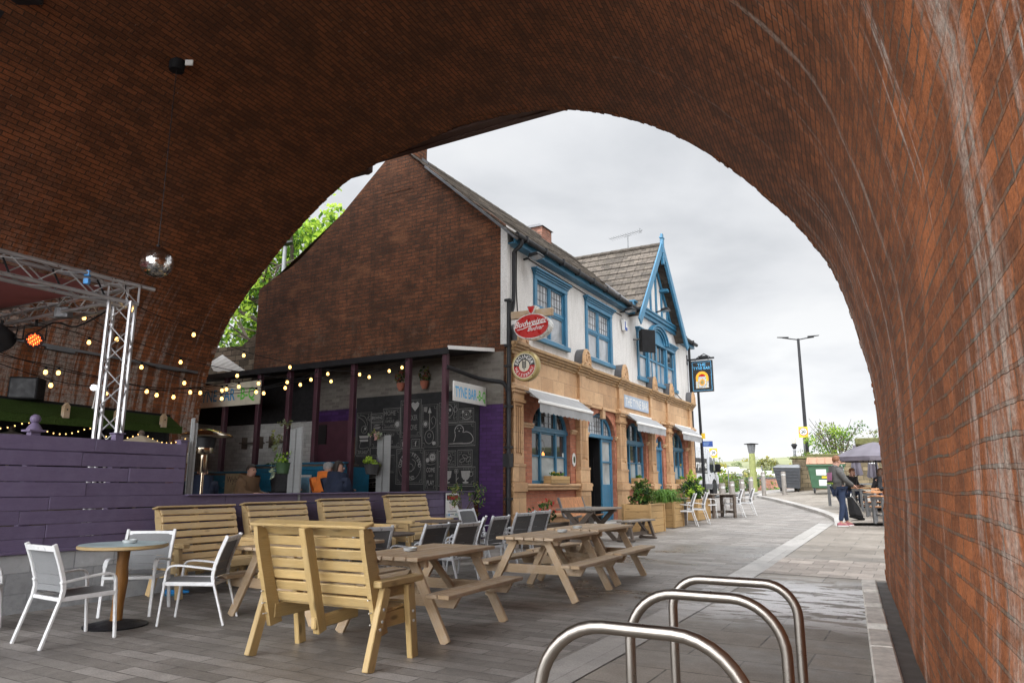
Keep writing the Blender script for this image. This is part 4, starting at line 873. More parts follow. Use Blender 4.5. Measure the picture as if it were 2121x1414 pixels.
# ================================================================== FENCE AND YARD WALL
lw_=thing('block_wall','low painted grey block wall under the purple board fence','wall',tuple(fw(0,0,0)),RZ)
m=MB(); m.box(-4,-.02,-.1,8.75,.22,.585); m.build('blockwork','grey_block',lw_,bevel=.01)
fe=thing('board_fence','purple painted board fence, tall on the left and low towards the pub','fence',tuple(fw(0,0,0)),RZ)
def boards(name,s0,s1,z0,rows,h,y=.0,cuts=(1.05,)):
    m=MB(); rg=random.Random(4); z=z0
    for q in range(rows):
        hh=h+rg.uniform(-.006,.006); xs=[s0]+[c+rg.uniform(-.35,.35) for c in cuts if s0<c<s1]+[s1]
        for a,b in zip(xs,xs[1:]): m.bar((a+.002,y+rg.uniform(-.006,.006),z+hh/2+rg.uniform(-.003,.003)),(b-.002,y+rg.uniform(-.006,.006),z+hh/2+rg.uniform(-.004,.004)),.028,hh-rg.choice([.004,.006,.012]),(0,0,1))
        z+=hh
    return m.build(name,'purple_wood',fe,bevel=.004)
boards('tall_panel',-4,1.93,1.15,4,.161,.03,(-2.2,-.6,.95)); boards('low_panel',-4,8.7,.59,4,.14,.03,(-2.5,.4,2.9,4.4,5.6,7.2))
m=MB(); m.bar((-4,-.02,.60),(8.7,-.02,.60),.10,.03); m.bar((1.96,.0,1.152),(8.7,.0,1.152),.09,.02); m.build('capping_board','purple_wood',fe,bevel=.004)
m=MB(); m.bar((-4,.09,1.2),(1.9,.09,1.2),.05,.12); m.bar((-4,.09,1.66),(1.9,.09,1.66),.05,.12); m.build('rail','purple_wood',fe)
for s,h,f in ((.14,1.84,1),(1.06,1.86,0),(1.92,1.82,0),(3.3,1.12,0),(5.,1.12,0),(6.8,1.12,0),(8.66,1.15,0),(-1.7,1.84,0)):
    m=MB(); m.box(s-.05,.06,.55,s+.05,.15,h); p=m.build('post','purple_wood',fe,bevel=.004)
    if f:
        m=MB(); m.box(s-.085,.02,1.83,s+.085,.19,1.85); m.lathe([(.08,0),(.07,.02),(.05,.05),(.03,.075),(.035,.085)],(s,.105,1.85),14); m.ball((s,.105,1.965),.052,14); m.build('finial','purple_wood',p)
    elif s in (1.06,1.92): m=MB(); m.box(s-.065,.045,h,s+.065,.165,h+.015); m.build('post_cap','purple_wood',p)
def dpost(label,s,d,h,n=2,rz=.3):
    t=thing('deck_board_post',label,'post',tuple(fw(s,d,0)),RZ+rz,'grey ribbed posts along the fence')
    for k in range(n):
        y=0 if n==1 else (k-.5)*.15; x=-.02*k; m=MB(); m.box(x-.014,y-.068,.0,x+.014,y+.068,h-.02*k)
        for q in range(7): yy=y-.06+q*.02; m.box(x-.02,yy-.006,.0,x-.014,yy+.006,h-.02*k-.003)
        m.build('ribbed_board','post_grey',t)
    m=MB(); m.box(.016,-.04,0,.055,.04,h-.06); m.build('batten','post_grey',t)
dpost('tall grey ribbed post at the end of the tall purple boards',2.08,.14,2.13,1,-.5); dpost('pair of grey ribbed boards beside the green hanging pot',3.9,.14,2.14,2,-.2); dpost('pair of grey ribbed boards beside the dark hanging pot in front of the chalkboard',5.95,.14,2.14,2,-.1)
# warning notice
t=thing('warning_sign','white warning notice with red heading on the low purple fence','sign',tuple(fw(7.86,-.0,.89)),RZ); m=MB(); m.box(-.215,-.02,-.235,.215,-.012,.235); m.build('plate','sign_white',t)
m=MB(); m.box(-.19,-.0235,.10,.19,-.0205,.20,1); m.text('WARNING',(0,-.026,.112),(1,0,0),(0,0,1),.105,0,'c',fit_sx('WARNING',.105,.355,.02),.02)
m.text('CCTV IN OPERATION',(0,-.023,.055),(1,0,0),(0,0,1),.032,2,'c',1,0) if 0 else None
for z,w in ((.065,.11),(-.115,.15),(-.165,.06)): m.box(-w,-.023,z-.007,w,-.0205,z+.007,2)
m.ribbon([(-.03+.05*math.cos(q*.5),-.023,-.02+.055*math.sin(q*.5)) for q in range(13)],.006,(0,1,0),0); m.ribbon([(-.03,-.023,.0),(.0,-.023,-.03),(.12,-.023,-.05)],.005,(0,1,0),0)
for q,xx in enumerate((-.17,-.1,.13,.18)): m.box(xx-.025,-.023,-.2,xx+.02,-.0205,-.155,3 if q==1 else 4)
m.build('print',['red_text','sign_black','bin_grey','sign_blue','fascia_board'],t)
# ================================================================== FOOD KIOSK (pub frame)
ki=thing('food_kiosk','dark lean-to food kiosk on maroon posts against the pub gable','kiosk',tuple(PA),RZ)
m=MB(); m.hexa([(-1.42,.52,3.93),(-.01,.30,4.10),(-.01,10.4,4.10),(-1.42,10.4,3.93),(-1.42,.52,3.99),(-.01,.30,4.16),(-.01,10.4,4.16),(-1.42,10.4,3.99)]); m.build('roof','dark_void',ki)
m=MB(); m.bar((-1.44,.50,3.985),(-.02,.28,4.14),.03,.075); m.build('roof_trim','white_plastic',ki)
m=MB(); m.box(-1.44,.5,3.86,-1.41,10.4,3.985); m.build('fascia','black_metal',ki)
for y in (.68,1.62,3.12,4.2,5.07,6.07,7.25,8.35,9.4):
    m=MB(); m.box(-1.31,y-.055,.1,-1.2,y+.055,3.9); m.build('post','maroon_steel',ki,bevel=.006)
m=MB(); m.tube([(-1.27,1.6,1.5),(-1.35,1.55,1.62),(-1.38,1.50,1.5),(-1.35,1.5,1.38)],.02,6); m.build('hook','maroon_steel',ki)
m=MB(); m.box(-.04,5.52,.1,-.008,8.72,2.83); m.box(-1.3,8.7,.1,-.04,8.74,2.83); m.build('tile_wall','white_tile',ki)
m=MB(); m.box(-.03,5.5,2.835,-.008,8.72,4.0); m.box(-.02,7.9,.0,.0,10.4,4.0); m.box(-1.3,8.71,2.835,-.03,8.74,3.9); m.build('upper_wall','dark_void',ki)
for y in (6.15,7.15):
    m=MB(); m.box(-.24,y,2.33,-.045,y+.75,2.36); m.box(-.2,y+.06,2.2,-.045,y+.09,2.5); m.box(-.2,y+.66,2.2,-.045,y+.69,2.5); m.build('shelf','dark_wood',ki)
m=MB(); m.box(-.09,5.0,2.25,-.06,5.45,2.72); m.build('menu_board','sign_black',ki)
# kiosk name boards
t=thing('kiosk_sign','long kiosk name board hanging in shadow under the roof between the posts','sign',tuple(pw(-1.36,7.12,3.44)),RZ); m=MB(); m.box(-.015,-1.2,-.28,.015,1.2,.28); m.build('board','cream',t)
m=MB(); m.text('TYNE BAR',(-.018,1.08,-.14),(0,-1,0),(0,0,1),.40,0,'l',fit_sx('TYNE BAR',.40,1.42,.02),.02); m.text('-B-Q',(-.018,-.42,-.14),(0,-1,0),(0,0,1),.40,1,'l',fit_sx('-B-Q',.40,.62,.02),.02); m.build('lettering',['sign_blue','sign_green'],t)
t=thing('kiosk_sign','white kiosk name board with blue and green capitals beside the gable corner','sign',tuple(pw(-.66,.47,3.13)),RZ); m=MB(); m.box(-.62,-.014,-.20,.62,.014,.20); m.build('board','sign_white',t,bevel=.004)
m=MB(); m.text('TYNE BAR',(-.57,-.017,-.11),(1,0,0),(0,0,1),.30,0,'l',fit_sx('TYNE BAR',.30,.80,.02),.02); m.text('-B-Q',(.25,-.017,-.11),(1,0,0),(0,0,1),.30,1,'l',fit_sx('-B-Q',.30,.34,.02),.02); m.build('lettering',['sky_blue','sign_green'],t)
# blue plank counters
def planks(m,x,y0,y1,z0,z1,h=.14):
    z=z0
    while z<z1-.02:
        zz=min(z+h,z1); m.bar((x,y0,(z+zz)/2),(x,y1,(z+zz)/2),.03,zz-z-.006); z=zz
def counter(label,y0,y1,h,posters):
    t=thing('plank_counter',label,'counter',tuple(pw(0,0,0)),RZ,'blue plank counters'); m=MB(); planks(m,-1.36,y0,y1,.1,h); m.bar((-1.39,y0-.02,h-.10),(-1.39,y1+.02,h-.10),.05,.10); m.bar((-1.36,y0-.03,h),(-1.36,y1+.03,h),.22,.03); m.bar((-1.39,y0+.03,.1),(-1.39,y0+.03,h),.05,.09,(1,0,0)); m.bar((-1.39,y1-.03,.1),(-1.39,y1-.03,h),.05,.09,(1,0,0)); m.bar((-1.35,y0+.02,h/2),(-.6,y0+.02,h/2),.03,h*.9)
    m.build('planking','blue_dark',t,bevel=.004); m=MB(); m.bar((-1.2,y0,h-.05),(-1.2,y1,h-.05),.5,.04); m.build('worktop','dark_wood',t); return t
counter('blue plank counter in front of the maroon kiosk door',3.14,4.5,1.75,0); counter('taller blue plank counter near the green hanging pot',4.62,5.95,1.72,0); counter('blue plank counter below the white tiles behind the patio heater',6.05,8.6,1.58,0)
t=thing('brewery_board','cream painted board with old style brown lettering on the blue counter','sign',tuple(pw(-1.44,6.35,1.28)),RZ); m=MB(); m.box(-.012,-.46,-.26,.012,.46,.26,0); m.text('Wylam B',(-.015,.40,.06),(0,-1,0),(0,0,1),.20,1,'l',.9,.008); m.box(-.016,-.02,-.2,-.012,.06,-.02,1); m.build('board',['poster_cream','dark_wood'],t)
t=thing('poster','framed pale blue poster on the blue counter near the orange coat','poster',tuple(pw(-1.44,4.25,1.25)),RZ); m=MB(); m.box(-.012,-.2,-.25,.012,.2,.25); m.build('frame','sign_white',t); m=MB(); m.box(-.018,-.17,-.2,-.013,.17,.2); m.build('print','poster_blue',t)
t=thing('poster','small dark framed picture on the blue counter left of the black coat','poster',tuple(pw(-1.44,5.8,1.3)),RZ); m=MB(); m.box(-.012,-.13,-.2,.012,.13,.2); m.build('frame','sign_black',t); m=MB(); m.box(-.018,-.09,-.15,-.013,.09,.15); m.build('print','pink_print',t)
for k,(y,w_) in enumerate(((8.28,'left'),(7.55,'middle'),(7.2,'right'))):
    t=thing('wall_pot','small white pot with a plant fixed to the blue counter, %s of three'%w_,'plant pot',tuple(pw(-1.47,y,1.22)),RZ,'white pots on the blue counter'); m=MB(); m.lathe([(.05,-.09),(.085,-.05),(.09,.02),(.075,.07)],(0,0,0),12); m.build('pot','pot_white',t); m=MB(); m.leaves(30,(0,0,.12),(.09,.09,.07),.06,random.Random(k),(0,1)); m.build('leaves',['leaf_green','leaf_dark'],t)
t=thing('barrel_grill','dark green barrel lid of a grill standing behind the blue counter','grill',tuple(pw(-.75,5.9,1.5)),RZ); m=MB(); m.prism([(0,-.75,.0),(0,-.55,.22),(0,-.3,.30),(0,.3,.30),(0,.55,.22),(0,.75,0)],(.45,0,0)); m.build('lid','fake_turf',t,bevel=.02); m=MB(); m.box(.05,-.6,-1.3,.4,.6,0); m.build('body','black_metal',t)
# chalkboard on the gable: u runs to the right from its left edge
cb=thing('chalkboard','large chalkboard wall full of white chalk drawings and words on the pub gable','chalkboard',tuple(pw(-.008,4.10,0)),RZ-PI/2)
m=MB(); m.box(0,-.03,.90,3.46,-.0,3.32,0); X=-.034
def P(u,v): return (u,X,v)
NR=(0,1,0)
def rect(u0,v0,u1,v1,w=.012,mi=1,corner=True):
    m.ribbon([P(u0,v0),P(u1,v0),P(u1,v1),P(u0,v1)],w,NR,mi,True)
    e=.035; m.ribbon([P(u0+e,v0+e),P(u1-e,v0+e),P(u1-e,v1-e),P(u0+e,v1-e)],w*.6,NR,mi,True)
    if corner:
        for a,b,sx_,sy_ in ((u0,v0,1,1),(u1,v0,-1,1),(u1,v1,-1,-1),(u0,v1,1,-1)): m.ribbon([P(a+sx_*.10,b+sy_*.035),P(a+sx_*.09,b+sy_*.09),P(a+sx_*.035,b+sy_*.10)],w*.6,NR,mi)
def T(s,u,v,h,mi=1,sx_=.8,al='c',b=0.): m.text(s,P(u,v),(1,0,0),(0,0,1),h,mi,al,sx_,b)
def S(pts,w=.01,mi=1,closed=False,sm=3): 
    q=[P(*p) for p in pts]; m.ribbon(cat(q,sm) if not closed else q,w,NR,mi,closed)
def C(u,v,r,w=.01,mi=1,ry=None,n=20): m.ribbon([P(u+r*math.cos(2*PI*k/n),v+(ry or r)*math.sin(2*PI*k/n)) for k in range(n)],w,NR,mi,True)
def F(pts,mi=2): m.flat([[P(*p) for p in pts]],mi)
def E_(u,v,r,ry=None,mi=2,n=14): F([(u+r*math.cos(2*PI*k/n),v+(ry or r)*math.sin(2*PI*k/n)) for k in range(n)],mi)
rect(.03,1.98,.48,2.96); S([(.14,2.9),(.28,2.86),(.36,2.7),(.33,2.6)]); S([(.08,2.85),(.2,2.8),(.3,2.68),(.24,2.5)]); C(.27,2.56,.09); E_(.3,2.58,.03); F([(.14,2.36),(.40,2.36),(.42,2.42),(.12,2.42)]); F([(.16,2.28),(.40,2.28),(.40,2.33),(.14,2.33)]); S([(.18,2.28),(.14,2.15),(.26,2.12),(.4,2.14),(.42,2.08)]); T('TIP SHELF',.25,2.0,.11,1,.62)
T('E',.38,2.78,.12); T('F',.43,2.74,.1)
rect(.47,2.73,.82,2.92,corner=False); T('BREWING',.645,2.79,.10,2,.7); rect(.49,2.52,.82,2.71,corner=False); E_(.65,2.61,.12,.05,1)
rect(.83,2.55,1.33,3.02); T('HOME',1.03,2.86,.15); T('OF THE',1.0,2.775,.06); T('FAMOUS',1.03,2.69,.095,1,.7); T('SANDWICH',1.03,2.58,.1,1,.6); E_(1.25,2.65,.06); C(1.25,2.65,.08)
rect(.48,2.12,1.35,2.52); T('TAKE A STICKY',.92,2.38,.10,1,.75); T('AND A SAUCE',.92,2.22,.09,1,.75)
rect(1.34,2.35,1.92,3.18); 
T('I',1.48,2.98,.15); T('BUCKER',1.65,2.72,.17,1,.55); T('& LOVE',1.65,2.5,.17,1,.6)
F([(1.75,2.92),(1.65,3.03),(1.64,3.1),(1.69,3.13),(1.75,3.10),(1.81,3.13),(1.86,3.1),(1.85,3.03)])
rect(1.95,2.1,2.38,3.05); C(2.16,2.33,.12,.012,1,.15); C(2.16,2.36,.045); F([(2.145,2.5),(2.175,2.5),(2.17,2.86),(2.15,2.86)],1); F([(2.11,2.86),(2.21,2.86),(2.16,2.99)]); S([(2.2,2.5),(2.3,2.56),(2.33,2.7),(2.26,2.78),(2.2,2.7),(2.26,2.6)]); E_(2.05,2.62,.05); C(2.05,2.62,.075); E_(2.29,2.19,.05,.04); F([(2.0,2.9),(2.08,2.88),(2.1,3.0),(2.0,3.0)],1)
rect(1.38,2.1,1.6,2.29,corner=False); F([(1.42,2.13),(1.5,2.13),(1.5,2.24),(1.42,2.24)]); rect(1.68,2.1,1.9,2.29,corner=False); T('f',1.79,2.14,.15,2,1,'c',.02)
rect(2.42,2.63,2.92,3.07); C(2.66,2.88,.13,.012,1,.14); E_(2.61,2.90,.03,.035); E_(2.71,2.90,.03,.035); F([(2.65,2.82),(2.68,2.82),(2.665,2.86)]); S([(2.58,2.73),(2.66,2.71),(2.74,2.73)]); S([(2.8,2.7),(2.83,2.85),(2.82,2.95),(2.88,3.0)]); C(2.85,2.9,.05)
rect(2.95,2.63,3.33,2.91); C(3.14,2.78,.06); C(3.14,2.78,.1,.012); S([(3.02,2.72),(3.1,2.68),(3.2,2.68),(3.28,2.74)],.012); E_(3.14,2.78,.025); E_(3.05,2.84,.03); E_(3.24,2.85,.03)
rect(2.42,2.11,3.37,2.61); T('BE',2.54,2.42,.13); T('FREE',2.56,2.25,.12,1,.7); S([(2.82,2.2),(2.86,2.33),(2.84,2.45),(2.90,2.54),(3.0,2.55),(3.07,2.48),(3.06,2.4),(3.15,2.41),(3.26,2.36),(3.32,2.26),(3.28,2.18),(3.1,2.16),(2.8,2.17)],.014,2); E_(2.92,2.49,.012); E_(3.0,2.49,.012); E_(2.96,2.43,.02,.014); S([(2.88,2.5),(2.84,2.44),(2.87,2.4)]); S([(3.04,2.5),(3.08,2.44),(3.04,2.4)]); S([(2.7,2.16),(3.05,2.17)],.02,1)
rect(1.26,1.30,2.02,2.08); C(1.64,1.69,.31,.008); arcS=[]
def arcT(s,u,v,r,a0,a1,h):
    for i,ch in enumerate(s):
        a=a0+(a1-a0)*(i+.5)/len(s)
        if ch!=' ': m.text(ch,(u+r*math.cos(a),X,v+r*math.sin(a)),(math.sin(a),0,-math.cos(a)),(math.cos(a),0,math.sin(a)),h,2,'c',.75)
arcT('COFFEE',1.64,1.69,.23,R(185),R(100),.13); arcT('FRIEND',1.64,1.69,.23,R(80),R(-5),.13); T('BLEND',1.64,1.40,.12,2,.75); S([(1.5,1.75),(1.6,1.6),(1.75,1.62),(1.8,1.78),(1.7,1.85)]); C(1.65,1.66,.09)
rect(2.05,1.17,2.40,2.04); E_(2.26,1.88,.08); C(2.26,1.88,.10); E_(2.13,1.82,.05); E_(2.235,1.89,.02,.022,0); E_(2.29,1.89,.02,.022,0); S([(2.1,1.75),(2.2,1.72),(2.34,1.74)]); T('COME',2.22,1.56,.14,2,.6); T('AND',2.22,1.46,.07,1); T('PLAY',2.22,1.28,.15,2,.6)
rect(2.43,1.69,2.88,2.01); 
for k in range(6): C(2.66+.07*math.cos(k*PI/3),1.85+.07*math.sin(k*PI/3),.05,.008)
E_(2.66,1.85,.03)
rect(2.93,1.68,3.30,2.02)
for u,v,a in ((3.05,1.8,.3),(3.12,1.88,-.4),(3.2,1.82,.8)): m.ribbon([P(u+.07*math.cos(k*.4)*math.cos(a)-.035*math.sin(k*.4)*math.sin(a),v+.07*math.cos(k*.4)*math.sin(a)+.035*math.sin(k*.4)*math.cos(a)) for k in range(16)],.01,NR,1,True)
rect(2.43,1.26,3.38,1.66)
for u in (2.66,3.14): F([(u-.12,1.58),(u+.12,1.58),(u+.10,1.45),(u+.05,1.39),(u-.05,1.39),(u-.10,1.45)]); F([(u-.02,1.39),(u+.02,1.39),(u+.02,1.35),(u-.02,1.35)]); E_(u,1.335,.08,.02); C(u+(.14 if u>3 else -.14),1.51,.045,.012); [S([(u-.06+q*.06,1.6),(u-.05+q*.06,1.62),(u-.06+q*.06,1.64)],.006) for q in range(3)]
S([(2.9,1.53),(2.9,1.32)],.012,2); C(2.9,1.57,.05); E_(2.9,1.57,.03,None,1); S([(2.9,1.38),(2.96,1.44)],.02)
rect(.13,1.24,.83,1.52); S([(.22,1.36),(.3,1.44),(.5,1.44),(.66,1.45),(.76,1.42),(.7,1.36),(.5,1.33),(.3,1.33)],.02,1); F([(.66,1.45),(.78,1.42),(.70,1.36)]); [S([(.3+q*.1,1.33),(.29+q*.1,1.28)],.015) for q in range(4)]
rect(.05,1.56,1.2,1.95,.008,1,False)
m.build('board_face',['black_board','chalk','chalk_bright'],cb)
# two flower urns painted/planted up on the band over the chalkboard
for k,y in enumerate((2.72,2.05)):
    t=thing('wall_planter','dark wall planter above the chalkboard, %s of the two'%('left' if k==0 else 'right'),'wall planter',tuple(pw(-.02,y,3.5)),RZ,'wall planters above the chalkboard'); m=MB(); m.lathe([(.05,-.1),(.09,0),(.1,.08)],(-.1,0,0),12); m.build('pot','red_brick_clay',t); m=MB(); m.leaves(70,(-.1,0,.22),(.13,.15,.2),.09,random.Random(k+5),(0,1,2)); m.build('leaves',['leaf_dark','leaf_red','leaf_olive'],t)
# yard wall beyond the gable and tin roof sheet
t=thing('stone_wall','dark stone yard wall behind the gable below the lime green tree','wall',tuple(pw(0,0,0)),RZ); m=MB(); m.prism([(.05,7.85,0),(.05,7.85,5.35),(.05,8.4,5.03),(.05,12.5,5.2),(.05,12.5,0)],(.45,0,0)); m.build('masonry','dark_stone',t)
t=thing('roof_sheet','slanting pale corrugated roof sheet between the arch and the stone wall','roof sheet',tuple(pw(-.8,8.1,4.3)),RZ); m=MB(); nn=26
A_,B_,C_,D_=V(.35,.46,.42),V(-.1,-1.05,-.20),V(-.15,.10,-.13),V(.05,.57,.16)
for q in range(nn):
    f,g=q/nn,(q+1)/nn; w_=lambda f:V(-.012*math.sin(f*nn*PI/2),0,.012*math.sin(f*nn*PI/2))
    up=lambda f:A_.lerp(B_,f)+w_(f); lo=lambda f:(D_.lerp(C_,f*2) if f<.5 else C_.lerp(B_,f*2-1))+w_(f)
    m.poly([up(f),up(g),lo(g),lo(f)])
m.build('sheet','corrugated',t)
# ================================================================== TRUSS, MIRROR BALL, LIGHTS
def trussmesh(p0,p1,size,r=.024,step=.30,up=(0,0,1)):
    m=MB(); p0=V(p0);p1=V(p1); d=(p1-p0); L=d.length; d.normalize(); up=V(up); a=d.cross(up).normalized(); b=a.cross(d).normalized(); h=size/2
    cs=[a*h+b*h,a*h-b*h,-a*h-b*h,-a*h+b*h]
    for c in cs: m.tube([p0+c,p1+c],r,10)
    n=max(int(L/step),1)
    for k in range(n):
        t0,t1=L*k/n,L*(k+1)/n
        for q in range(4):
            c0,c1=cs[q],cs[(q+1)%4]
            if k%2: c0,c1=c1,c0
            m.tube([p0+d*t0+c0,p0+d*t1+c1],.009,6)
    for q in range(4):
        for t0 in (0.0,L): m.tube([p0+d*t0+cs[q],p0+d*t0+cs[(q+1)%4]],.014,6)
    return m
tc=V(-5.085,9.0,0); tr=thing('lighting_truss','silver aluminium lighting truss frame standing behind the purple fence','truss',tuple(tc))
o=V(0,0,3.72)
CU=V(math.sin(R(-29.5+14)),math.cos(R(-29.5+14)),0); m=trussmesh((0,0,0),(0,0,3.60),.25,.024,.27,CU); m.build('column','aluminium',tr)
m=trussmesh(o+E1*.13,o-E1*6.5,.25,.027,.31); m.tube([o+E1*.15+V(0,0,.125)+E2*.125,o+E1*.34+V(0,0,.125)+E2*.125],.028,10); m.build('front_beam','aluminium',tr)
m=trussmesh(o-E2*.13,o-E2*6.2,.25,.027,.31); m.build('side_beam','aluminium',tr)
m=trussmesh(V(0,0,0)-E2*6.2,V(0,0,3.6)-E2*6.2,.25,.024,.27,E1); m.build('column','aluminium',tr)
for q in range(4): p=o-E1*(.3+q*.55); m=MB(); m.tube([p+E2*.12+V(0,0,-.12),p-E2*.1+V(0,0,.13)],.012,5); m.build('cable_loop','black_plastic',tr)
m=MB(); p=o-E2*1.0+V(0,0,-.17)
m.tube(cat([o-E2*.2+V(0,0,-.15),o-E2*1+V(0,0,-.32),o-E2*1.6+V(0,0,-.2),o-E2*2.4+V(0,0,-.36),o-E2*3+V(0,0,-.16)],5),.012,5); m.build('wiring','black_plastic',tr)
m=MB()
for q in range(2): m.cbox(o-E1*.55+E2*.12+V(0,0,.12-q*.1),.06,.05,.07)
m.build('tape','blue_brush',tr)
t=thing('canopy_cloth','maroon cloth canopy stretched inside the lighting truss','canopy',tuple(tc+o)); m=MB(); n=10
for i in range(n):
    for j in range(n):
        q=lambda i,j:-E1*(.15+2.9*i/n)-E2*(.15+4.6*j/n)+V(0,0,.06+.10*j/n-.22*math.sin(PI*i/n)*math.sin(PI*j/n))
        m.add([q(i,j),q(i+1,j),q(i+1,j+1),q(i,j+1)],[(0,1,2,3)],[[(i,j),(i+1,j),(i+1,j+1),(i,j+1)]],0,True)
m.build('cloth','maroon_cloth',t)
def par(label,loc,dirv,lens,r=.13):
    t=thing('par_lamp',label,'stage lamp',tuple(loc),0,'stage lamps on the truss'); d=V(dirv).normalized()
    m=MB(); m.lathe([(r*.55,-.26),(r*.8,-.18),(r,-.02),(r*1.05,0),(r*1.05,.03),(r,.03),(r*.9,.01)],(0,0,0),18,0,d,False); m.lathe([(0.001,-.27),(r*.55,-.26)],(0,0,0),18,0,d,False); c=m.build('can','black_metal',t)
    m=MB(); m.lathe([(.001,.012),(r*.9,.012)],(0,0,0),18,0,d,False)
    a=d.cross(V(0,0,1)).normalized(); b=a.cross(d)
    if len(lens)>1:
        for i in range(-4,5):
            for j in range(-4,5):
                if i*i+j*j<17: m.ball(d*.016+a*i*r*.19+b*j*r*.19,r*.075,6,1 if (i+j)%3 else 2)
    m.build('lens',lens,c)
    m=MB(); m.tube([a*(r+.02)+d*-.05,a*(r+.02)+V(0,0,.2),-a*(r+.02)+V(0,0,.2),-a*(r+.02)+d*-.05],.012,6); m.tube([(0,0,.2),(0,0,.3)],.02,6); m.build('yoke','black_metal',t)
pl=tc+o-E2*2.05+V(0,0,-.40)
par('stage lamp glowing red and orange under the truss side beam',pl,(.55,-.75,-.22),['sign_black','par_glow','par_amber'],.115)
par('unlit black stage lamp at the left end of the truss',tc+o-E2*2.75+V(.15,-.4,-.42),(-.1,.6,-.35),['sign_black'],.2)
t=thing('work_lamp','small grey work lamp clamped on the truss side beam','work lamp',tuple(tc+o-E2*1.25+V(0,-.1,-.12))); m=MB(); m.cbox((0,0,0),.2,.12,.15); m.build('housing','grey_metal',t,bevel=.01); m=MB(); m.cbox((.02,-.065,0),.15,.006,.11); m.build('lens','glass_pale',t)
# mirror ball
t=thing('mirror_ball','silver mirror ball hanging on a thin wire from the vault','mirror ball',(-5.3,10.16,4.53)); m=MB(); r=.235; nb=26
for i in range(nb):
    p0,p1=PI*i/nb,PI*(i+1)/nb; k=max(int(2*nb*math.sin((p0+p1)/2)),4)
    for j in range(k):
        t0,t1=2*PI*j/k,2*PI*(j+1)/k; jit=random.uniform(-.09,.09),random.uniform(-.09,.09)
        q=[V(math.sin(p)*math.cos(a),math.sin(p)*math.sin(a),-math.cos(p))*r for p,a in ((p0+.006,t0+.006),(p0+.006,t1-.006),(p1-.006,t1-.006),(p1-.006,t0+.006))]
        c=(q[0]+q[1]+q[2]+q[3])/4; nrm=c.normalized(); a1=nrm.cross(V(0,0,1)).normalized() if abs(nrm.z)<.99 else V(1,0,0); b1=nrm.cross(a1)
        m.poly([x+nrm*((x-c).dot(a1)*jit[0]+(x-c).dot(b1)*jit[1]) for x in q],0)
m.build('mirror_tiles','mirror',t) if 'mirror' in MT else None
simple('mirror',(.86,.85,.84),.16,1.,.05,3,0,1,0.); m.build('mirror_tiles','mirror',t); m=MB(); m.ball((0,0,0),r*.975,20); m.build('core','black_plastic',t)
m=MB(); m.tube([(0,0,r),(0,0,3.15)],.005,5); m.lathe([(.03,r-.01),(.03,r+.03)],(0,0,0),10); m.build('wire','black_metal',t)
t=thing('ceiling_fitting','round black motor fitting with a white tag on the vault above the mirror ball','ceiling fitting',(-5.3,10.16,7.78)); m=MB(); m.lathe([(.11,-.1),(.12,.0),(.12,.2)],(0,0,0),14); m.build('motor','black_plastic',t); m=MB(); m.cbox((.2,-.02,.03),.12,.02,.09); m.build('tag','sign_white',t)
t=thing('ceiling_lamp','black lamp bracket on the vault at the upper left edge','ceiling lamp',(-6.62,8.40,7.62)); m=MB(); m.cbox((.1,0,.05),.4,.25,.12); m.build('housing','black_metal',t,bevel=.03); m=MB(); m.bar((-.1,0,.05),(-.55,.25,-.35),.08,.06); m.build('arm','black_metal',t)
# festoon strings
STR=[
[(-5.0,8.95,3.83),(-5.95,10.87,4.07),(-5.37,11.74,3.76),(-4.78,12.47,3.54),(-4.16,13.15,3.44),(-3.59,13.71,3.4),(-3.0,13.85,3.41),(-2.42,13.85,3.48),(-2.17,13.85,3.55),(-2.05,13.85,3.63)],
[(-6.42,9.75,3.79),(-6.26,10.13,3.67),(-6.02,10.61,3.45),(-5.46,11.55,3.26),(-4.83,12.37,3.16),(-4.18,13.11,3.15),(-3.53,13.75,3.26),(-2.81,13.85,3.36),(-2.05,13.85,3.63)],
[(-6.47,9.41,3.37),(-6.19,10.2,3.32),(-5.79,10.97,3.08),(-5.39,11.6,2.92),(-4.99,12.16,2.87),(-4.58,12.65,2.91),(-4.2,13.08,3.04),(-3.73,13.57,3.37)],
[(-6.9,8.9,2.99),(-6.35,9.57,2.78),(-5.71,11.05,2.71),(-5.32,11.69,2.78),(-4.94,12.22,2.9),(-4.8,12.4,2.97),(-4.56,12.69,3.07),(-4.41,12.86,3.2)],
[(-6.87,8.9,2.83),(-6.3,9.64,2.61),(-6.0,10.46,2.61),(-5.62,11.19,2.67),(-5.22,11.84,2.79),(-4.98,12.15,2.73),(-4.48,12.76,2.9),(-3.99,13.3,3.13),(-3.84,13.46,3.25),(-3.71,13.58,3.37)],
[(-6.88,8.9,2.9),(-6.29,9.75,2.8),(-5.47,11.44,2.67),(-4.58,12.66,2.91),(-4.11,13.18,3.13)]]
STR[0][0]=(-5.06,8.98,3.8); STR[0][1]=(-5.02,9.15,3.55); STR[0][2]=(-4.85,10.6,3.52)
LB=['festoon string from the truss corner across to the kiosk corner post, highest of all','festoon string from the truss side beam along the kiosk roof edge','festoon string dipping in front of the kiosk name board','festoon string sagging low over the green turf roof to the kiosk board','lowest festoon string, ending below the third kiosk post','short festoon string with few bulbs crossing between the lower strings']
bm=None
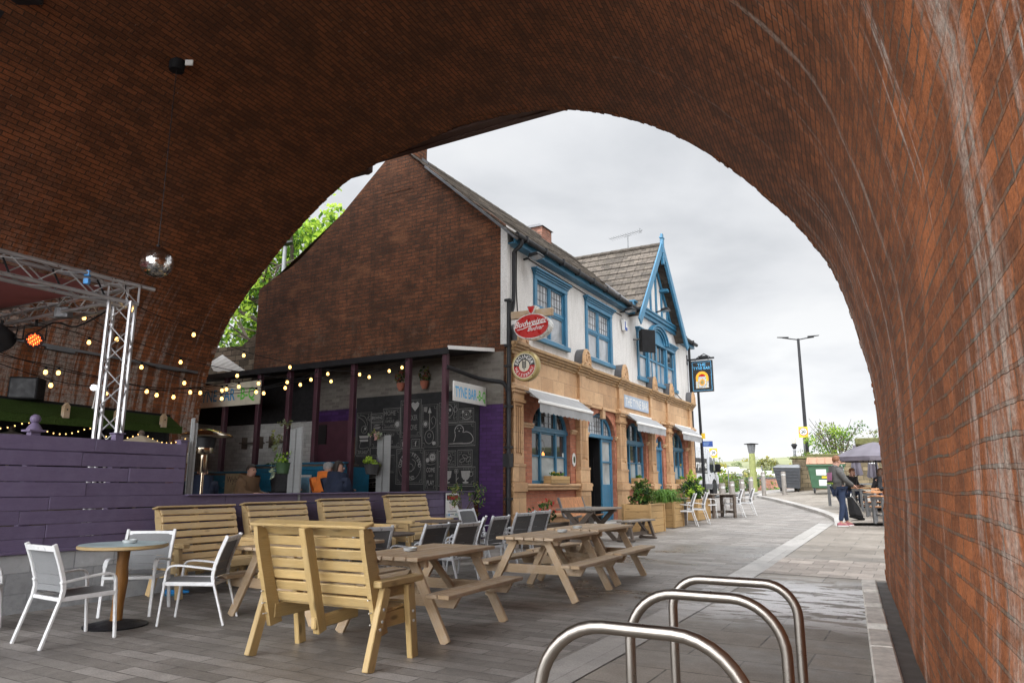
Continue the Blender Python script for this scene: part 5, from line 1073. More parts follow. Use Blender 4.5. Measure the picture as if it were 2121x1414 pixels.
for i,pts in enumerate(STR):
    t=thing('festoon_lights',LB[i],'string lights',pts[0],0,'warm festoon strings under the arch'); o0=V(pts[0])
    m=MB(); m.tube([V(p)-o0+V(0,0,.075) for p in cat(pts,4)],.006,5); m.build('cable','black_plastic',t)
    for p in pts[1:-1]:
        if bm is None:
            m=MB(); m.lathe([(.001,-.034),(.017,-.029),(.026,-.014),(.027,0),(.021,.018),(.012,.034)],(0,0,0),10); bm=m.build('bulb','bulb_glow'); bd=bm.data
            m=MB(); m.lathe([(.016,.03),(.019,.04),(.019,.075),(.008,.085)],(0,0,0),8); sm_=m.build('socket','black_plastic',bm); sd_=sm_.data; b=bm
        else:
            b=bpy.data.objects.new('bulb',bd); COL.objects.link(b); s=bpy.data.objects.new('socket',sd_); COL.objects.link(s); s.parent=b
        b.parent=t; b.location=V(p)-o0
# ================================================================== TURF ROOFED BAR along the left wall
Q0=V(-7.4,10.3,0); AQ=R(26.6); bar_=thing('turf_roof_bar','dark open bar hut with a green turf covered roof edge along the left wall','bar hut',tuple(Q0),PI/2-AQ)
m=MB(); m.hexa([(-4,.0,2.33),(3.05,.0,2.26),(3.05,.35,2.47),(-4,.35,2.55),(-4,-.04,2.36),(3.05,-.04,2.29),(3.05,.31,2.51),(-4,.31,2.59)]); m.box(-4,-.03,2.19,3.05,.02,2.32); m.build('turf_edge','fake_turf',bar_)
m=MB(); m.bar((-4,.34,2.58),(3.05,.34,2.50),.05,.1); m.box(-4,.3,2.42,3.05,2.2,2.47); m.build('roof','black_plastic',bar_)
m=MB(); m.box(-4,2.1,.0,3.05,2.14,2.45); m.box(3.0,.3,.0,3.05,2.14,2.45); m.build('rear_panel','dark_void',bar_)
m=MB(); m.box(-4,.9,.0,2.6,1.5,1.05); m.build('counter','dark_wood',bar_)
for k,(x,n_) in enumerate(((.98,'left'),(1.85,'middle'),(2.72,'right'))):
    t=thing('bird_house','small wooden house on the turf roof edge, %s of three'%n_,'bird house',tuple(Q0+V(math.sin(AQ),math.cos(AQ),0)*x+V(.03,-.1,2.40-.01*k)),PI/2-AQ,'small wooden houses on the turf edge'); m=MB(); m.prism([(-.045,0,-.1),(.045,0,-.1),(.045,0,.08),(0,0,.14),(-.045,0,.08)],(0,.08,0)); m.build('box','weathered',t); m=MB(); m.lathe([(.001,0),(.014,0)],(0,-.003,.03),10,0,(0,-1,0),False); m.build('hole','sign_black',t)
t=thing('loudspeaker','black loudspeaker box standing on the turf roofed bar','loudspeaker',(-7.45,10.85,2.55),.25); m=MB(); m.box(-.2,-.16,0,.2,.16,.34); m.build('cabinet','black_plastic',t,bevel=.015); m=MB(); m.box(-.17,-.165,.03,.17,-.161,.31); m.build('grille','black_metal',t)
t=thing('spot_lamp','small white spot lamp on a thin stand above the turf roof','spot lamp',(-6.67,11.3,2.47)); m=MB(); m.tube([(0,0,0),(.03,0,.3)],.012,6); m.build('stand','white_plastic',t); m=MB(); m.ball((-.01,-.03,.33),.05,10); m.build('lens','lamp_white',t); m=MB(); m.lathe([(.05,0),(.055,.06),(.03,.1)],(.02,0,.33),10,0,(.6,.5,.2)); m.build('shade','white_plastic',t)
t=thing('fairy_lights','thin string of tiny warm lights looped under the turf roof edge','string lights',tuple(Q0+V(0,0,2.1))); m=MB(); pts=[]
for k in range(5):
    for q in range(10):
        f=q/10; p=V(math.sin(AQ),math.cos(AQ),0)*(-1.5+k*.95+f*.95)+V(.0,0,.13-.14*math.sin(PI*f)-.02*k); pts.append(p)
m.tube(pts,.004,4); m.build('cable','black_plastic',t); m=MB(); m.ball((0,0,0),.011,6); tb=m.build('tiny_lamp','fairy_glow',t); tb.location=pts[0]
for p in pts[1:]: c=bpy.data.objects.new('tiny_lamp',tb.data); COL.objects.link(c); c.parent=t; c.location=p
def yparasol(label,loc,r,h):
    t=thing('parasol',label,'parasol',loc,0,'beige parasols behind the purple fence'); m=MB(); n=8
    for k in range(n):
        a,b=2*PI*k/n,2*PI*(k+1)/n; m.poly([(0,0,h),(r*math.cos(a),r*math.sin(a),h-.30),(r*math.cos((a+b)/2)*.9,r*math.sin((a+b)/2)*.9,h-.30),(r*math.cos(b),r*math.sin(b),h-.30)])
        m.poly([(r*math.cos(a),r*math.sin(a),h-.30),(r*math.cos(b),r*math.sin(b),h-.30),(r*math.cos(b),r*math.sin(b),h-.42),(r*math.cos(a),r*math.sin(a),h-.42)])
    m.build('canopy','beige_cloth',t); m=MB(); m.tube([(0,0,0),(0,0,h+.06)],.022,8); m.lathe([(.04,0),(.05,.03),(.02,.07)],(0,0,h),8); m.build('pole','dark_wood',t)
yparasol('beige parasol top at the left edge behind the purple fence',(-8.05,11.5,0),.95,2.14); yparasol('beige parasol top just right of the truss column behind the fence',(-5.75,11.1,0),.80,2.04); pass
# patio heater
t=thing('patio_heater','steel patio heater with a wide mushroom hood behind the low fence','patio heater',(-4.45,10.4,0)); m=MB(); m.lathe([(.38,1.97),(.36,1.985),(.22,2.04),(.06,2.075),(.001,2.08)],(0,0,0),28,0,(0,0,1),False); m.build('hood','chrome',t); m=MB(); m.lathe([(.13,1.80),(.15,1.95),(.10,1.97)],(0,0,0),18); m.build('burner_cage','black_metal',t)
m=MB(); m.lathe([(.12,1.72),(.13,1.74),(.13,1.80),(.06,1.70)],(0,0,0),18); m.lathe([(.05,1.45),(.055,1.46),(.055,1.70)],(0,0,0),14); m.lathe([(.022,.5),(.022,1.46)],(0,0,0),14); m.build('pole','chrome',t); m=MB(); m.lathe([(.22,.0),(.22,.7),(.12,.75)],(0,0,0),20); m.build('gas_cover','grey_metal',t)
# hanging baskets
def hang(label,loc,pm,top,seed,kinds):
    t=thing('hanging_basket',label,'hanging basket',loc,0,'hanging plant pots by the fence posts'); rg=random.Random(seed); m=MB(); m.lathe([(.085,-.16),(.10,-.15),(.135,0),(.14,.01)],(0,0,0),16); m.build('pot',pm,t)
    m=MB(); m.leaves(170,(0,0,.07),(.17,.17,.10),.055,rg,(0,0,1,2),16,.35); m.leaves(22,(.06,0,.06),(.1,.12,.08),.04,rg,(3,)); m.build('leaves',kinds,t)
    m=MB(); 
    for k in range(3): a=2*PI*k/3; m.tube([(.13*math.cos(a),.13*math.sin(a),0),(0,0,.5)],.004,4)
    m.tube([(0,0,.5),(0,0,top)],.005,4); m.tube([(0,0,top),(.32,-.1,top+.02)],.010,5); m.build('chain','black_metal',t); return t,rg
t,rg=hang('green hanging pot with trailing pale leaves left of the grey boards',(-3.47,11.0,1.60),'pot_green',.62,3,['leaf_lime','leaf_mid','leaf_green','petal_purple'])
m=MB(); m.leaves(120,(-.16,0,.32),(.10,.08,.34),.05,rg,(0,1),10,.3); m.leaves(40,(-.03,0,.6),(.12,.05,.08),.05,rg,(0,1)); m.leaves(40,(-.17,-.02,-.1),(.05,.05,.16),.05,rg,(0,)); m.build('trailing_stems',['leaf_grey','leaf_olive'],t)
t,rg=hang('dark hanging pot with lime leaves in front of the chalkboard',(-2.44,12.55,1.62),'pot_dark',.66,8,['leaf_lime','leaf_mid','leaf_lime','petal_purple'])
m=MB(); m.leaves(60,(.05,0,.52),(.16,.1,.1),.07,rg,(0,1,2),8,.3,1.); m.build('trailing_stems',['leaf_grey','leaf_olive','petal_pink'],t)
# ================================================================== FURNITURE
def at(x,y,dz=0): return (x,y,gz(x,y)+dz)
def az2rz(a): return PI/2-R(a)
# ---- arm chair (faces +x)
def make_chair(name,label,fm,mm,loc,rz,group):
    t=thing(name,label,'chair',loc,rz,group); w=.235
    for s in (-1,1):
        m=MB(); m.tube(cat([(.265,s*w,0),(.235,s*w,.28),(.215,s*w,.47),(.195,s*w,.515),(.15,s*w,.535)],4),.0001,4) if 0 else None
        m.bar((.262,s*w,0),(.222,s*w,.47),.030,.022,(1,0,0)); m.build('leg',fm,t,bevel=.004)
        m=MB(); P=cat([(.222,s*w,.46),(.212,s*w,.502),(.18,s*w,.530),(.10,s*w,.535),(-.08,s*w,.515),(-.22,s*w,.495)],3)
        for a,b in zip(P,P[1:]): m.bar(V(a),V(b)+(V(b)-V(a))*.15,.042,.018,(0,0,1))
        m.build('armrest',fm,t,bevel=.003)
        m=MB(); m.bar((-.325,s*w,0),(-.205,s*w,.39),.032,.022,(1,0,0)); m.build('leg',fm,t,bevel=.004)
    m=MB()
    for s in (-1,1):
        P=[(-.207,s*w,.375),(-.197,s*w,.44),(-.208,s*w,.52),(-.245,s*w,.64),(-.305,s*w,.795)]
        for a,b in zip(P,P[1:]): m.bar(V(a),V(b)+(V(b)-V(a))*.04,.030,.034,(1,0,0))
    m.bar((-.298,-w,.765),(-.298,w,.765),.022,.045,(-.3,0,1)); m.build('back_frame',fm,t,bevel=.004)
    m=MB()
    for s in (-1,1): m.bar((.245,s*(w-.0),.375),(-.205,s*(w-.0),.365),.026,.036)
    m.bar((.235,-w,.368),(.235,w,.368),.03,.03); m.bar((-.2,-w,.36),(-.2,w,.36),.026,.03); m.build('seat_frame',fm,t,bevel=.004)
    def cloth(P,nm):
        m=MB(); k=8; 
        for (a,b) in zip(P,P[1:]):
            for q in range(k):
                y0,y1=-w+.014+(2*w-.028)*q/k,-w+.014+(2*w-.028)*(q+1)/k; sg=lambda y:-.022*(1-(y/w)**2)
                n=V(b[0]-a[0],0,b[1]-a[1]).normalized(); n=V(-n.z,0,n.x)
                pt=lambda p,y:V(p[0],y,p[1])+n*sg(y)
                pts=[pt(a,y0),pt(b,y0),pt(b,y1),pt(a,y1)]; m.add(pts,[(0,1,2,3)],[[(p.x,p.y) for p in pts]],0,True)
        return m.build(nm,mm,t)
    cloth([(.235,.385),(.1,.378),(-.08,.372),(-.19,.380)],'seat'); cloth([(-.196,.41),(-.198,.46),(-.215,.54),(-.25,.645),(-.292,.755)],'backrest')
    return t
G1='white armchairs at the round table'
c0=make_chair('armchair','white armchair nearest the camera, its grey back turned to us at the round table','white_metal','mesh_grey',at(-3.73,6.35),R(57),G1)
dup(c0,at(-4.83,6.55),R(20),'white armchair cut off by the left edge of the photo')
dup(c0,at(-3.83,7.60),R(-82),'white armchair behind the round table, backed against the grey block wall')
dup(c0,at(-3.02,7.17),R(186),'white armchair seen from the side between the round table and the pine benches')
# ---- round table
rt=thing('round_table','round table with a teal top on a rustic wooden post and black disc foot','table',at(-3.66,6.95)); m=MB(); m.lathe([(.36,.69),(.385,.70),(.385,.722),(.36,.728)],(0,0,0),44); m.build('rim','pine',rt); m=MB(); m.lathe([(.001,.7305),(.372,.7305),(.375,.728)],(0,0,0),44,0,(0,0,1),False); m.build('tabletop','table_teal',rt)
m=MB(); m.tube([(0,0,.02),(.004,0,.2),(.012,.004,.4),(.008,0,.55),(.012,0,.69)],[.052,.05,.056,.05,.056],12); m.build('column','rustic',rt); m=MB(); m.lathe([(.27,0),(.275,.012),(.2,.03),(.07,.05),(.001,.05)],(0,0,0),36); m.build('base','black_metal',rt)
def ashtray(label,x,y,z):
    t=thing('ashtray',label,'ashtray',(x,y,z),0,'glass ashtrays'); m=MB(); m.lathe([(.045,0),(.06,.006),(.066,.032),(.06,.034),(.05,.012),(.001,.008)],(0,0,0),18); m.build('dish','ash_glass',t); return t
ashtray('clear glass ashtray on the teal round table',-3.62,6.98,gz(-3.6,7)+.731)
# ---- pine bench (faces +x, length along y)
def make_bench(label,mat,loc,rz,group,L=1.12,H=.99):
    t=thing('garden_bench',label,'bench',loc,rz,group); h=L/2; e=h-.03
    for s in (-1,1):
        m=MB(); m.bar((-.30,s*(h-.0),0),(-.13,s*(h-.0),.545),.05,.085,(1,0,0)); m.build('leg',mat,t,bevel=.005)
        m=MB(); m.bar((.24,s*h,0),(.16,s*h,.545),.05,.085,(1,0,0)); m.build('leg',mat,t,bevel=.005)
        m=MB(); m.bar((-.24,s*(h+.0),.575),(.30,s*(h+.0),.575),.09,.05); m.bar((-.12,s*(h-.03),.51),(.16,s*(h-.03),.51),.03,.09); m.build('armrest',mat,t,bevel=.008)
        # shaped end board of the back, its front edge curved
        m=MB(); q=[(-.17,.20),(-.05,.22),(-.115,.42),(-.175,.60),(-.225,.78),(-.248,.88),(-.285,.94),(-.38,H-.01),(-.355,.84)]
        m.prism([(x,s*(h-.045)-.02,z) for x,z in q],(0,.04,0)); m.build('end_board',mat,t,bevel=.004)
        m=MB(); m.bar((-.14,s*(h-.05),.31),(.27,s*(h-.05),.31),.04,.11); m.build('seat_rail',mat,t,bevel=.005)
    m=MB(); m.bar((-.165,0,.20),(-.385,0,H-.02),.06,.09,(1,0,0)); m.build('middle_upright',mat,t,bevel=.005); m=MB(); m.bar((-.25,.0,.27),(.25,.0,.29),.05,.09); m.build('seat_rail',mat,t,bevel=.01)
    m=MB()
    ctr=[(-.085,.42),(-.113,.507),(-.143,.594),(-.172,.681),(-.198,.768),(-.222,.855)]
    for x,z in ctr: m.bar((x-.013,-e,z),(x-.013,e,z),.022,.072,(-.38,0,1))
    m.bar((-.262,-e,.932),(-.262,e,.932),.022,.07,(-.75,0,1)); m.build('backrest',mat,t,bevel=.005)
    m=MB(); m.bar((-.34,-h,H-.002),(-.34,h,H-.002),.11,.022,(-.25,0,1)); m.build('top_rail',mat,t,bevel=.005)
    m=MB()
    for q in range(5): m.bar((-.03+q*.068,-e,.375+.004*q),(-.03+q*.068,e,.375+.004*q),.06,.022)
    m.bar((.285,-e,.375),(.285,e,.375),.05,.03); m.bar((.30,-e,.335),(.30,e,.335),.022,.075); m.build('seat',mat,t,bevel=.005)
    m=MB()
    for s in (-1,1):
        for x,z in ((-.19,.32),(-.175,.40),(-.21,.27),(.19,.34),(.2,.27)): m.lathe([(.011,0),(.011,.006),(.004,.008)],(x,s*(h+.025),z),8,0,(0,s,0))
        for z in (.3,.38,.47): m.tube([(-.17-.2*(z-.25),s*(h-.045),z),(-.23-.2*(z-.25),s*(h-.045),z)],.005,6)
    m.build('bolt','silver',t)
    return t
b0=make_bench('golden pine bench in the foreground seen from behind, its slatted back towards us','pine_green',at(-1.36,5.79),R(63),'wooden benches with slatted backs')
G2='pine benches in a row against the low purple fence'
bdir=R(-29.6)
def bl(s,d=-.36): p=fw(s,d); return at(p.x,p.y)
b1=make_bench('pine bench furthest left in the fence row, beside the white armchair','pine',bl(2.02,-.48),bdir,G2)
for k,(s,l) in enumerate(((3.28,'pine bench second from the left in the fence row, directly behind the foreground bench back'),(4.66,'pine bench third from the left in the fence row'),(6.2,'pine bench furthest right in the fence row, next to the warning notice'))): dup(b1,bl(s,-.48),bdir,l)
# ---- picnic table (long axis along x)
def make_picnic(label,mat,loc,rz,group,L=1.40):
    t=thing('picnic_table',label,'picnic table',loc,rz,group); H=.68; h=L/2
    m=MB()
    for k in range(6): y=-.305+k*.122; m.bar((-h+random.uniform(-.006,.006),y,H-.016),(h+random.uniform(-.006,.006),y,H-.016),.112,.032)
    m.build('tabletop',mat,t,bevel=.005)
    for s in (-1,1):
        m=MB()
        for k in range(2): y=s*(.50+k*.115+.0)+ (0); m.bar((-h,y,.385),(h,y,.385),.105,.034)
        m.build('seat',mat,t,bevel=.005)
    ex=h-.17
    for e in (-1,1):
        for s in (-1,1): m=MB(); m.bar((e*ex,s*.55,0),(e*ex,s*.20,H-.035),.036,.085,(0,1,0)); m.build('leg',mat,t,bevel=.004)
        m=MB(); x=e*(ex-.04); m.prism([(x-.018,-.66,.37),(x-.018,-.60,.275),(x-.018,.60,.275),(x-.018,.66,.37)],(.036,0,0)); m.build('seat_beam',mat,t,bevel=.004)
        m=MB(); m.bar((x,-.33,H-.065),(x,.33,H-.065),.036,.06); m.build('top_beam',mat,t,bevel=.004)
        m=MB(); m.bar((e*(ex-.06),0,.30),(e*.05,0,H-.05),.07,.036,(0,0,1)); m.build('brace',mat,t,bevel=.004)
    return t
G3='A-frame picnic tables under the arch'
axr=az2rz(28)
p1=make_picnic('weathered picnic table nearest the camera, just right of the foreground bench','weathered',at(-.80,6.90),az2rz(26),G3)
p2=dup(p1,at(.46,8.87),axr,'weathered picnic table in the middle, butted end to end with the one behind it'); p3=dup(p1,at(1.10,10.08),axr,'weathered picnic table at the far end of the butted pair, nearest the pub')
dup(p1,at(-2.05,7.65),az2rz(29),'weathered picnic table mostly hidden behind the foreground bench back')
ashtray('clear glass ashtray on the near picnic table',-.93,6.75,gz(0,6.7)+.681); ashtray('clear glass ashtray on the far half of the middle picnic table',.62,9.05,gz(0,9)+.683); ashtray('clear glass ashtray on the near end of the far picnic table',.86,9.65,gz(0,9.6)+.683)
# ---- silver chairs with dark mesh in front of the fence benches, backs to us
G4='silver armchairs with dark mesh backs between the benches and picnic tables'
s0=make_chair('armchair','silver armchair cut by the right edge of the foreground bench back','silver_metal','mesh_dark',at(-1.76,8.6),R(130),G4)
for x,y,a,l in ((-1.16,9.05,150,'silver armchair with dark mesh back, first clear of the foreground bench'),(-.79,9.30,150,'silver armchair with dark mesh back, second clear of the foreground bench'),(-.68,10.30,178,'silver armchair turned sideways behind the second dark mesh chair'),(-.42,10.6,152,'silver armchair with dark mesh back near the potted shrub'),(-.05,11.35,147,'silver armchair near the corner, left of a matching pair by the flower trough'),(.24,11.85,147,'silver armchair beside the red flower trough, furthest right'),(-.52,12.1,-30,'silver armchair facing us beside the potted shrub, mostly hidden')): dup(s0,at(x,y),R(a),l)
def rtable2(label,x,y,h=.66,r=.33):
    t=thing('cafe_table',label,'table',at(x,y),0,'small dark cafe tables'); m=MB(); m.lathe([(r-.01,h-.03),(r,h-.02),(r,h-.005),(r-.01,h)],(0,0,0),32); m.build('tabletop','dark_wood',t); m=MB(); m.lathe([(.03,0),(.03,h-.03)],(0,0,0),12); m.build('column','black_metal',t); m=MB(); m.lathe([(.22,0),(.2,.03),(.04,.05)],(0,0,0),24); m.build('base','black_metal',t)
rtable2('dark round cafe table by the potted shrub',-1.12,11.5); rtable2('dark round cafe table in front of the third pine bench',-1.62,9.75,.62)
def ltable(label,x,y,rz): pass
# ---- dark X-leg table with its loose bench
t=thing('trestle_table','dark weathered table on X shaped legs near the pub door','table',at(1.55,14.55),az2rz(29.6)); H=.67; m=MB()
for k in range(6): y=-.32+k*.128; m.bar((-.78,y,H-.018),(.78,y,H-.018),.118,.036)
m.build('tabletop','grey_wood',t,bevel=.006)
for e in (-1,1):
    for s in (-1,1): m=MB(); m.bar((e*.55+s*.015,-s*.33,0),(e*.55+s*.015,s*.30,H-.04),.05,.09,(0,1,0)); m.build('leg','dark_wood',t,bevel=.005)
    m=MB(); m.bar((e*.55,-.34,H-.06),(e*.55,.34,H-.06),.06,.05); m.build('top_beam','dark_wood',t)
m=MB(); m.bar((-.55,0,.30),(.55,0,.30),.05,.09); m.build('stretcher','dark_wood',t)
t=thing('backless_bench','grey weathered backless bench on A shaped trestles beside the X-leg table','bench',at(2.55,15.0),az2rz(36)); m=MB()
for k in range(2): m.bar((-.62,-.07+k*.14,.385),(.62,-.07+k*.14,.385),.13,.036)
m.build('seat','grey_wood',t,bevel=.006)
for e in (-1,1):
    for s in (-1,1): m=MB(); m.bar((e*.5,s*.15,.05),(e*.46,s*.06,.37),.05,.06,(1,0,0)); m.build('leg','dark_wood',t)
    m=MB(); m.bar((e*.5,-.20,.03),(e*.5,.20,.03),.09,.06); m.build('foot','dark_wood',t,bevel=.02)
m=MB(); m.bar((-.5,0,.13),(.5,0,.13),.04,.07); m.bar((.1,0,.36),(.48,0,.13),.04,.05); m.bar((-.1,0,.36),(-.48,0,.13),.04,.05); m.build('stretcher','dark_wood',t)
ashtray('glass ashtray on the dark X-leg table by the pub door',1.5,14.4,gz(1.5,14.4)+.672)
# ---- metal benches with orange slats
def mbench(label,x,y,rz,L=1.25):
    t=thing('slatted_bench',label,'bench',at(x,y),rz,'curved benches with orange slats against the pub'); m=MB(); n=34
    pr=cat([(.27,.40),(.15,.37),(0,.35),(-.12,.36),(-.17,.42),(-.21,.55),(-.27,.72),(-.29,.78)],2)
    for k in range(n):
        y_=-L/2+.04+(L-.08)*k/(n-1)
        for a,b in zip(pr,pr[1:]): m.bar((a[0],y_,a[1]),(b[0],y_,b[1]),.022,.018,(0,0,1) if abs(a[0]-b[0])>abs(a[1]-b[1]) else (1,0,0))
    m.build('slats','orange_slat',t)
    for s in (-1,1):
        m=MB()
        for a,b in zip(pr,pr[1:]): m.bar((a[0],s*L/2,a[1]),(b[0],s*L/2,b[1]),.05,.05,(0,0,1) if abs(a[0]-b[0])>abs(a[1]-b[1]) else (1,0,0))
        m.build('end_frame','grey_metal',t,bevel=.006); m=MB(); m.bar((0,s*(L/2-.2),0),(0,s*(L/2-.2),.35),.08,.3,(0,1,0)); m.build('leg','grey_metal',t)
    return t
q=pw(2.15,-.75); mbench('curved bench with upright orange slats below the first pub window',q.x,q.y,R(-29.6)); q=pw(11.9,-.7); mbench('curved orange slatted bench below the last pub window, partly hidden by the shrub planter',q.x,q.y,R(-29.6),1.5)
# ---- planters
def planter(label,x,y,rz,L,W,H,plant,seed,kinds,mat='planter_wood'):
    t=thing('wooden_planter',label,'planter',at(x,y),rz,'plant troughs along the pub'); m=MB(); k=max(int(H/.14),2)
    for q in range(k):
        z=H*(q+.5)/k; hh=H/k-.005
        for s in (-1,1): m.bar((-L/2,s*W/2,z),(L/2,s*W/2,z),.03,hh); m.bar((s*L/2,-W/2,z),(s*L/2,W/2,z),.03,hh)
    for a in (-1,1):
        for b in (-1,1): m.bar((a*(L/2+.004),b*(W/2+.004),0),(a*(L/2+.004),b*(W/2+.004),H+.01),.06,.06)
    m.bar((-L/2,-W/2,H),(L/2,-W/2,H),.07,.025); m.bar((-L/2,W/2,H),(L/2,W/2,H),.07,.025); m.build('box',mat,t,bevel=.004)
    m=MB(); m.box(-L/2+.02,-W/2+.02,.02,L/2-.02,W/2-.02,H-.04); m.build('soil','soil',t); rg=random.Random(seed); m=MB()
    if plant=='shrub': m.leaves(900,(0,0,H+.20),(L*.48,W*.6,.30),.075,rg,(0,0,1,2),36,.26); m.leaves(160,(-.05,0,H+.42),(.2,.2,.22),.07,rg,(0,1,2),8,.25)
    elif plant=='grass':
        for q in range(420):
            a=rg.uniform(0,2*PI); r=rg.uniform(.0,.30); l=rg.uniform(.45,.8); b=V(rg.uniform(-L*.35,L*.35),rg.uniform(-W*.3,W*.3),H-.05); d=V(math.cos(a),math.sin(a),0)
            P=[b,b+d*.10*l+V(0,0,.32*l),b+d*.30*l+V(0,0,.46*l),b+d*.52*l+V(0,0,.30*l),b+d*.62*l+V(0,0,.05*l)]
            m.ribbon(P,.013,d.cross(V(0,0,1)).cross(d) if 0 else V(0,0,1),rg.choice((0,0,1,2)))
    elif plant=='bush': m.leaves(1000,(0,0,H+.25),(L*.5,W*.7,.36),.085,rg,(0,0,1,2),40,.25); m.leaves(260,(.2,0,H+.55),(.25,.25,.3),.08,rg,(1,2,2),12,.25)
    elif plant=='rose':
        m.leaves(200,(0,0,H+.18),(L*.45,W*.5,.24),.07,rg,(0,1),14,.3); m.leaves(30,(0,0,H+.26),(L*.4,W*.4,.22),.06,rg,(2,),0,.3,.3,.9)
    m.build('plants',kinds,t)
    if plant in('bush','shrub'):
        m=MB()
        for q in range(7): m.tube([(rg.uniform(-.1,.1),rg.uniform(-.1,.1),H-.05),(rg.uniform(-.3,.3),rg.uniform(-.2,.2),H+.5)],.008,4)
        m.build('stem','bark',t)
    return t
planter('large pine planter with a dark leafy shrub right of the X-leg table',3.02,16.75,RZ,.95,.62,.62,'shrub',11,['leaf_green','leaf_dark','leaf_olive']); planter('large pine planter overflowing with long arching grass',3.82,18.1,RZ,.72,.6,.60,'grass',12,['grass_blade','leaf_mid','leaf_green'])
planter('low pine planter with a yellow green bush behind the white chairs',5.05,20.4,RZ,1.2,.6,.55,'bush',13,['leaf_dark','leaf_green','leaf_lime'])
planter('dark weathered trough with red flowers at the pub corner',.62,13.9,RZ,1.1,.42,.42,'rose',14,['leaf_green','leaf_dark','petal_red'],'dark_wood')
# shrub in a dark tub by the fence end
t=thing('potted_shrub','dark tub with a tall thin shrub and grassy tuft in front of the warning notice','potted plant',at(-.86,12.9)); rg=random.Random(2); m=MB(); m.lathe([(.20,0),(.25,.40),(.30,.44),(.30,.48),(.25,.48)],(0,0,0),22); m.build('tub','pot_dark',t); m=MB(); m.lathe([(.001,.43),(.25,.43)],(0,0,0),22,0,(0,0,1),False); m.build('soil','soil',t)
m=MB(); tops=[]
for q in range(9): a=rg.uniform(0,6.28); r=rg.uniform(.05,.32); e=V(r*math.cos(a),r*math.sin(a),rg.uniform(.85,1.22)); m.tube([(0,0,.42),(e.x*.25,e.y*.25,.72),e],[.011,.008,.004],5); tops.append(e)
m.build('stem','bark',t); m=MB()
for e in tops: m.leaves(34,e,(.11,.11,.10),.055,rg,(0,1,1,2),0,.3,.3)
m.build('leaves',['leaf_dark','leaf_olive','leaf_green'],t); m=MB()
for q in range(200):
    a=rg.uniform(0,6.28); l=rg.uniform(.15,.3); d=V(math.cos(a),math.sin(a),0); b=V(rg.uniform(-.03,.16),rg.uniform(-.14,.1),.43); m.ribbon([b,b+d*.25*l+V(0,0,.7*l),b+d*.7*l+V(0,0,.9*l)],.010,V(0,0,1),rg.choice((0,1)))
m.build('grass_tuft',['grass_blade','leaf_lime'],t)
# ---- far furniture beyond the planters
G5='pale armchairs at the wooden tables beyond the planters'
fcs=[(4.30,18.3,172,'pale armchair at the left of the far group, nearest the arching grass planter'),(4.78,19.0,172,'pale armchair just right of the nearest far chair, partly overlapping it'),(6.45,21.35,170,'pale armchair on the right of the square wooden table'),(6.98,21.95,170,'pale armchair standing furthest right beside the square wooden table'),(5.5,20.9,20,'pale armchair on the left of the square wooden table, mostly hidden')]
s1=make_chair('armchair',fcs[0][3],'white_metal','mesh_grey',at(4.30,18.3),R(172),G5)
for x,y,a,l in fcs[1:]: dup(s1,at(x,y),R(a),l)
def sqtable(label,x,y,rz):
    t=thing('square_table',label,'table',at(x,y),rz,'square wooden tables beyond the planters'); m=MB()
    for k in range(5): m.bar((-.4,-.32+k*.16,.655),(.4,-.32+k*.16,.655),.15,.03)
    m.build('tabletop','grey_wood',t,bevel=.005)
    for a in (-1,1):
        for b in (-1,1): m=MB(); m.bar((a*.34,b*.34,0),(a*.34,b*.34,.64),.07,.07); m.build('leg','dark_wood',t)
    m=MB(); 
    for a in (-1,1): m.bar((a*.34,-.34,.16),(a*.34,.34,.16),.05,.07); m.bar((a*.34,-.34,.6),(a*.34,.34,.6),.04,.08)
    m.bar((-.34,0,.16),(.34,0,.16),.05,.07); m.build('stretcher','dark_wood',t)
sqtable('square wooden table between the two pairs of pale chairs',5.98,21.2,R(15)); sqtable('square wooden table half hidden behind the left pale chairs',3.95,18.75,R(20))
# ---- cycle stands
def hoop(label,x,y,w,r):
    t=thing('cycle_stand',label,'cycle stand',at(x,y),math.atan2(E2.y,E2.x),'brushed steel cycle stands'); H=.755; h=w/2
    P=[(-h,0,-.02),(-h,0,H-r)]+[(-h+r-r*math.cos(PI/2*k/9),0,H-r+r*math.sin(PI/2*k/9)) for k in range(1,10)]+[(h-r+r*math.sin(PI/2*k/9),0,H-r+r*math.cos(PI/2*k/9)) for k in range(0,10)]+[(h,0,-.02)]
    m=MB(); m.tube(P,.0255,20); m.build('tube','steel',t)
    for s in (-1,1): m=MB(); m.lathe([(.05,0),(.05,.006),(.027,.01)],(s*h,0,0),20); m.build('floor_flange','steel',t)
hoop('brushed steel cycle hoop nearest the camera, cut by the bottom of the photo',.455,2.74,.80,.27); hoop('brushed steel cycle hoop in the middle of three',.905,3.56,.735,.235); hoop('brushed steel cycle hoop furthest from the camera of three',1.205,4.09,.67,.165)
t=thing('scrubbing_brush','blue plastic brush head lying on the paving under the first pine bench','brush',at(-3.92,8.72,.02),R(20)); m=MB(); m.hexa([(-.12,-.05,0),(.14,-.03,0),(.14,.03,0),(-.12,.05,0),(-.12,-.05,.05),(.14,-.015,.03),(.14,.015,.03),(-.12,.05,.05)]); m.build('head','blue_brush',t,bevel=.008); m=MB(); m.box(-.12,-.05,-.02,-.02,.05,0); m.build('bristles','blue_dark',t)
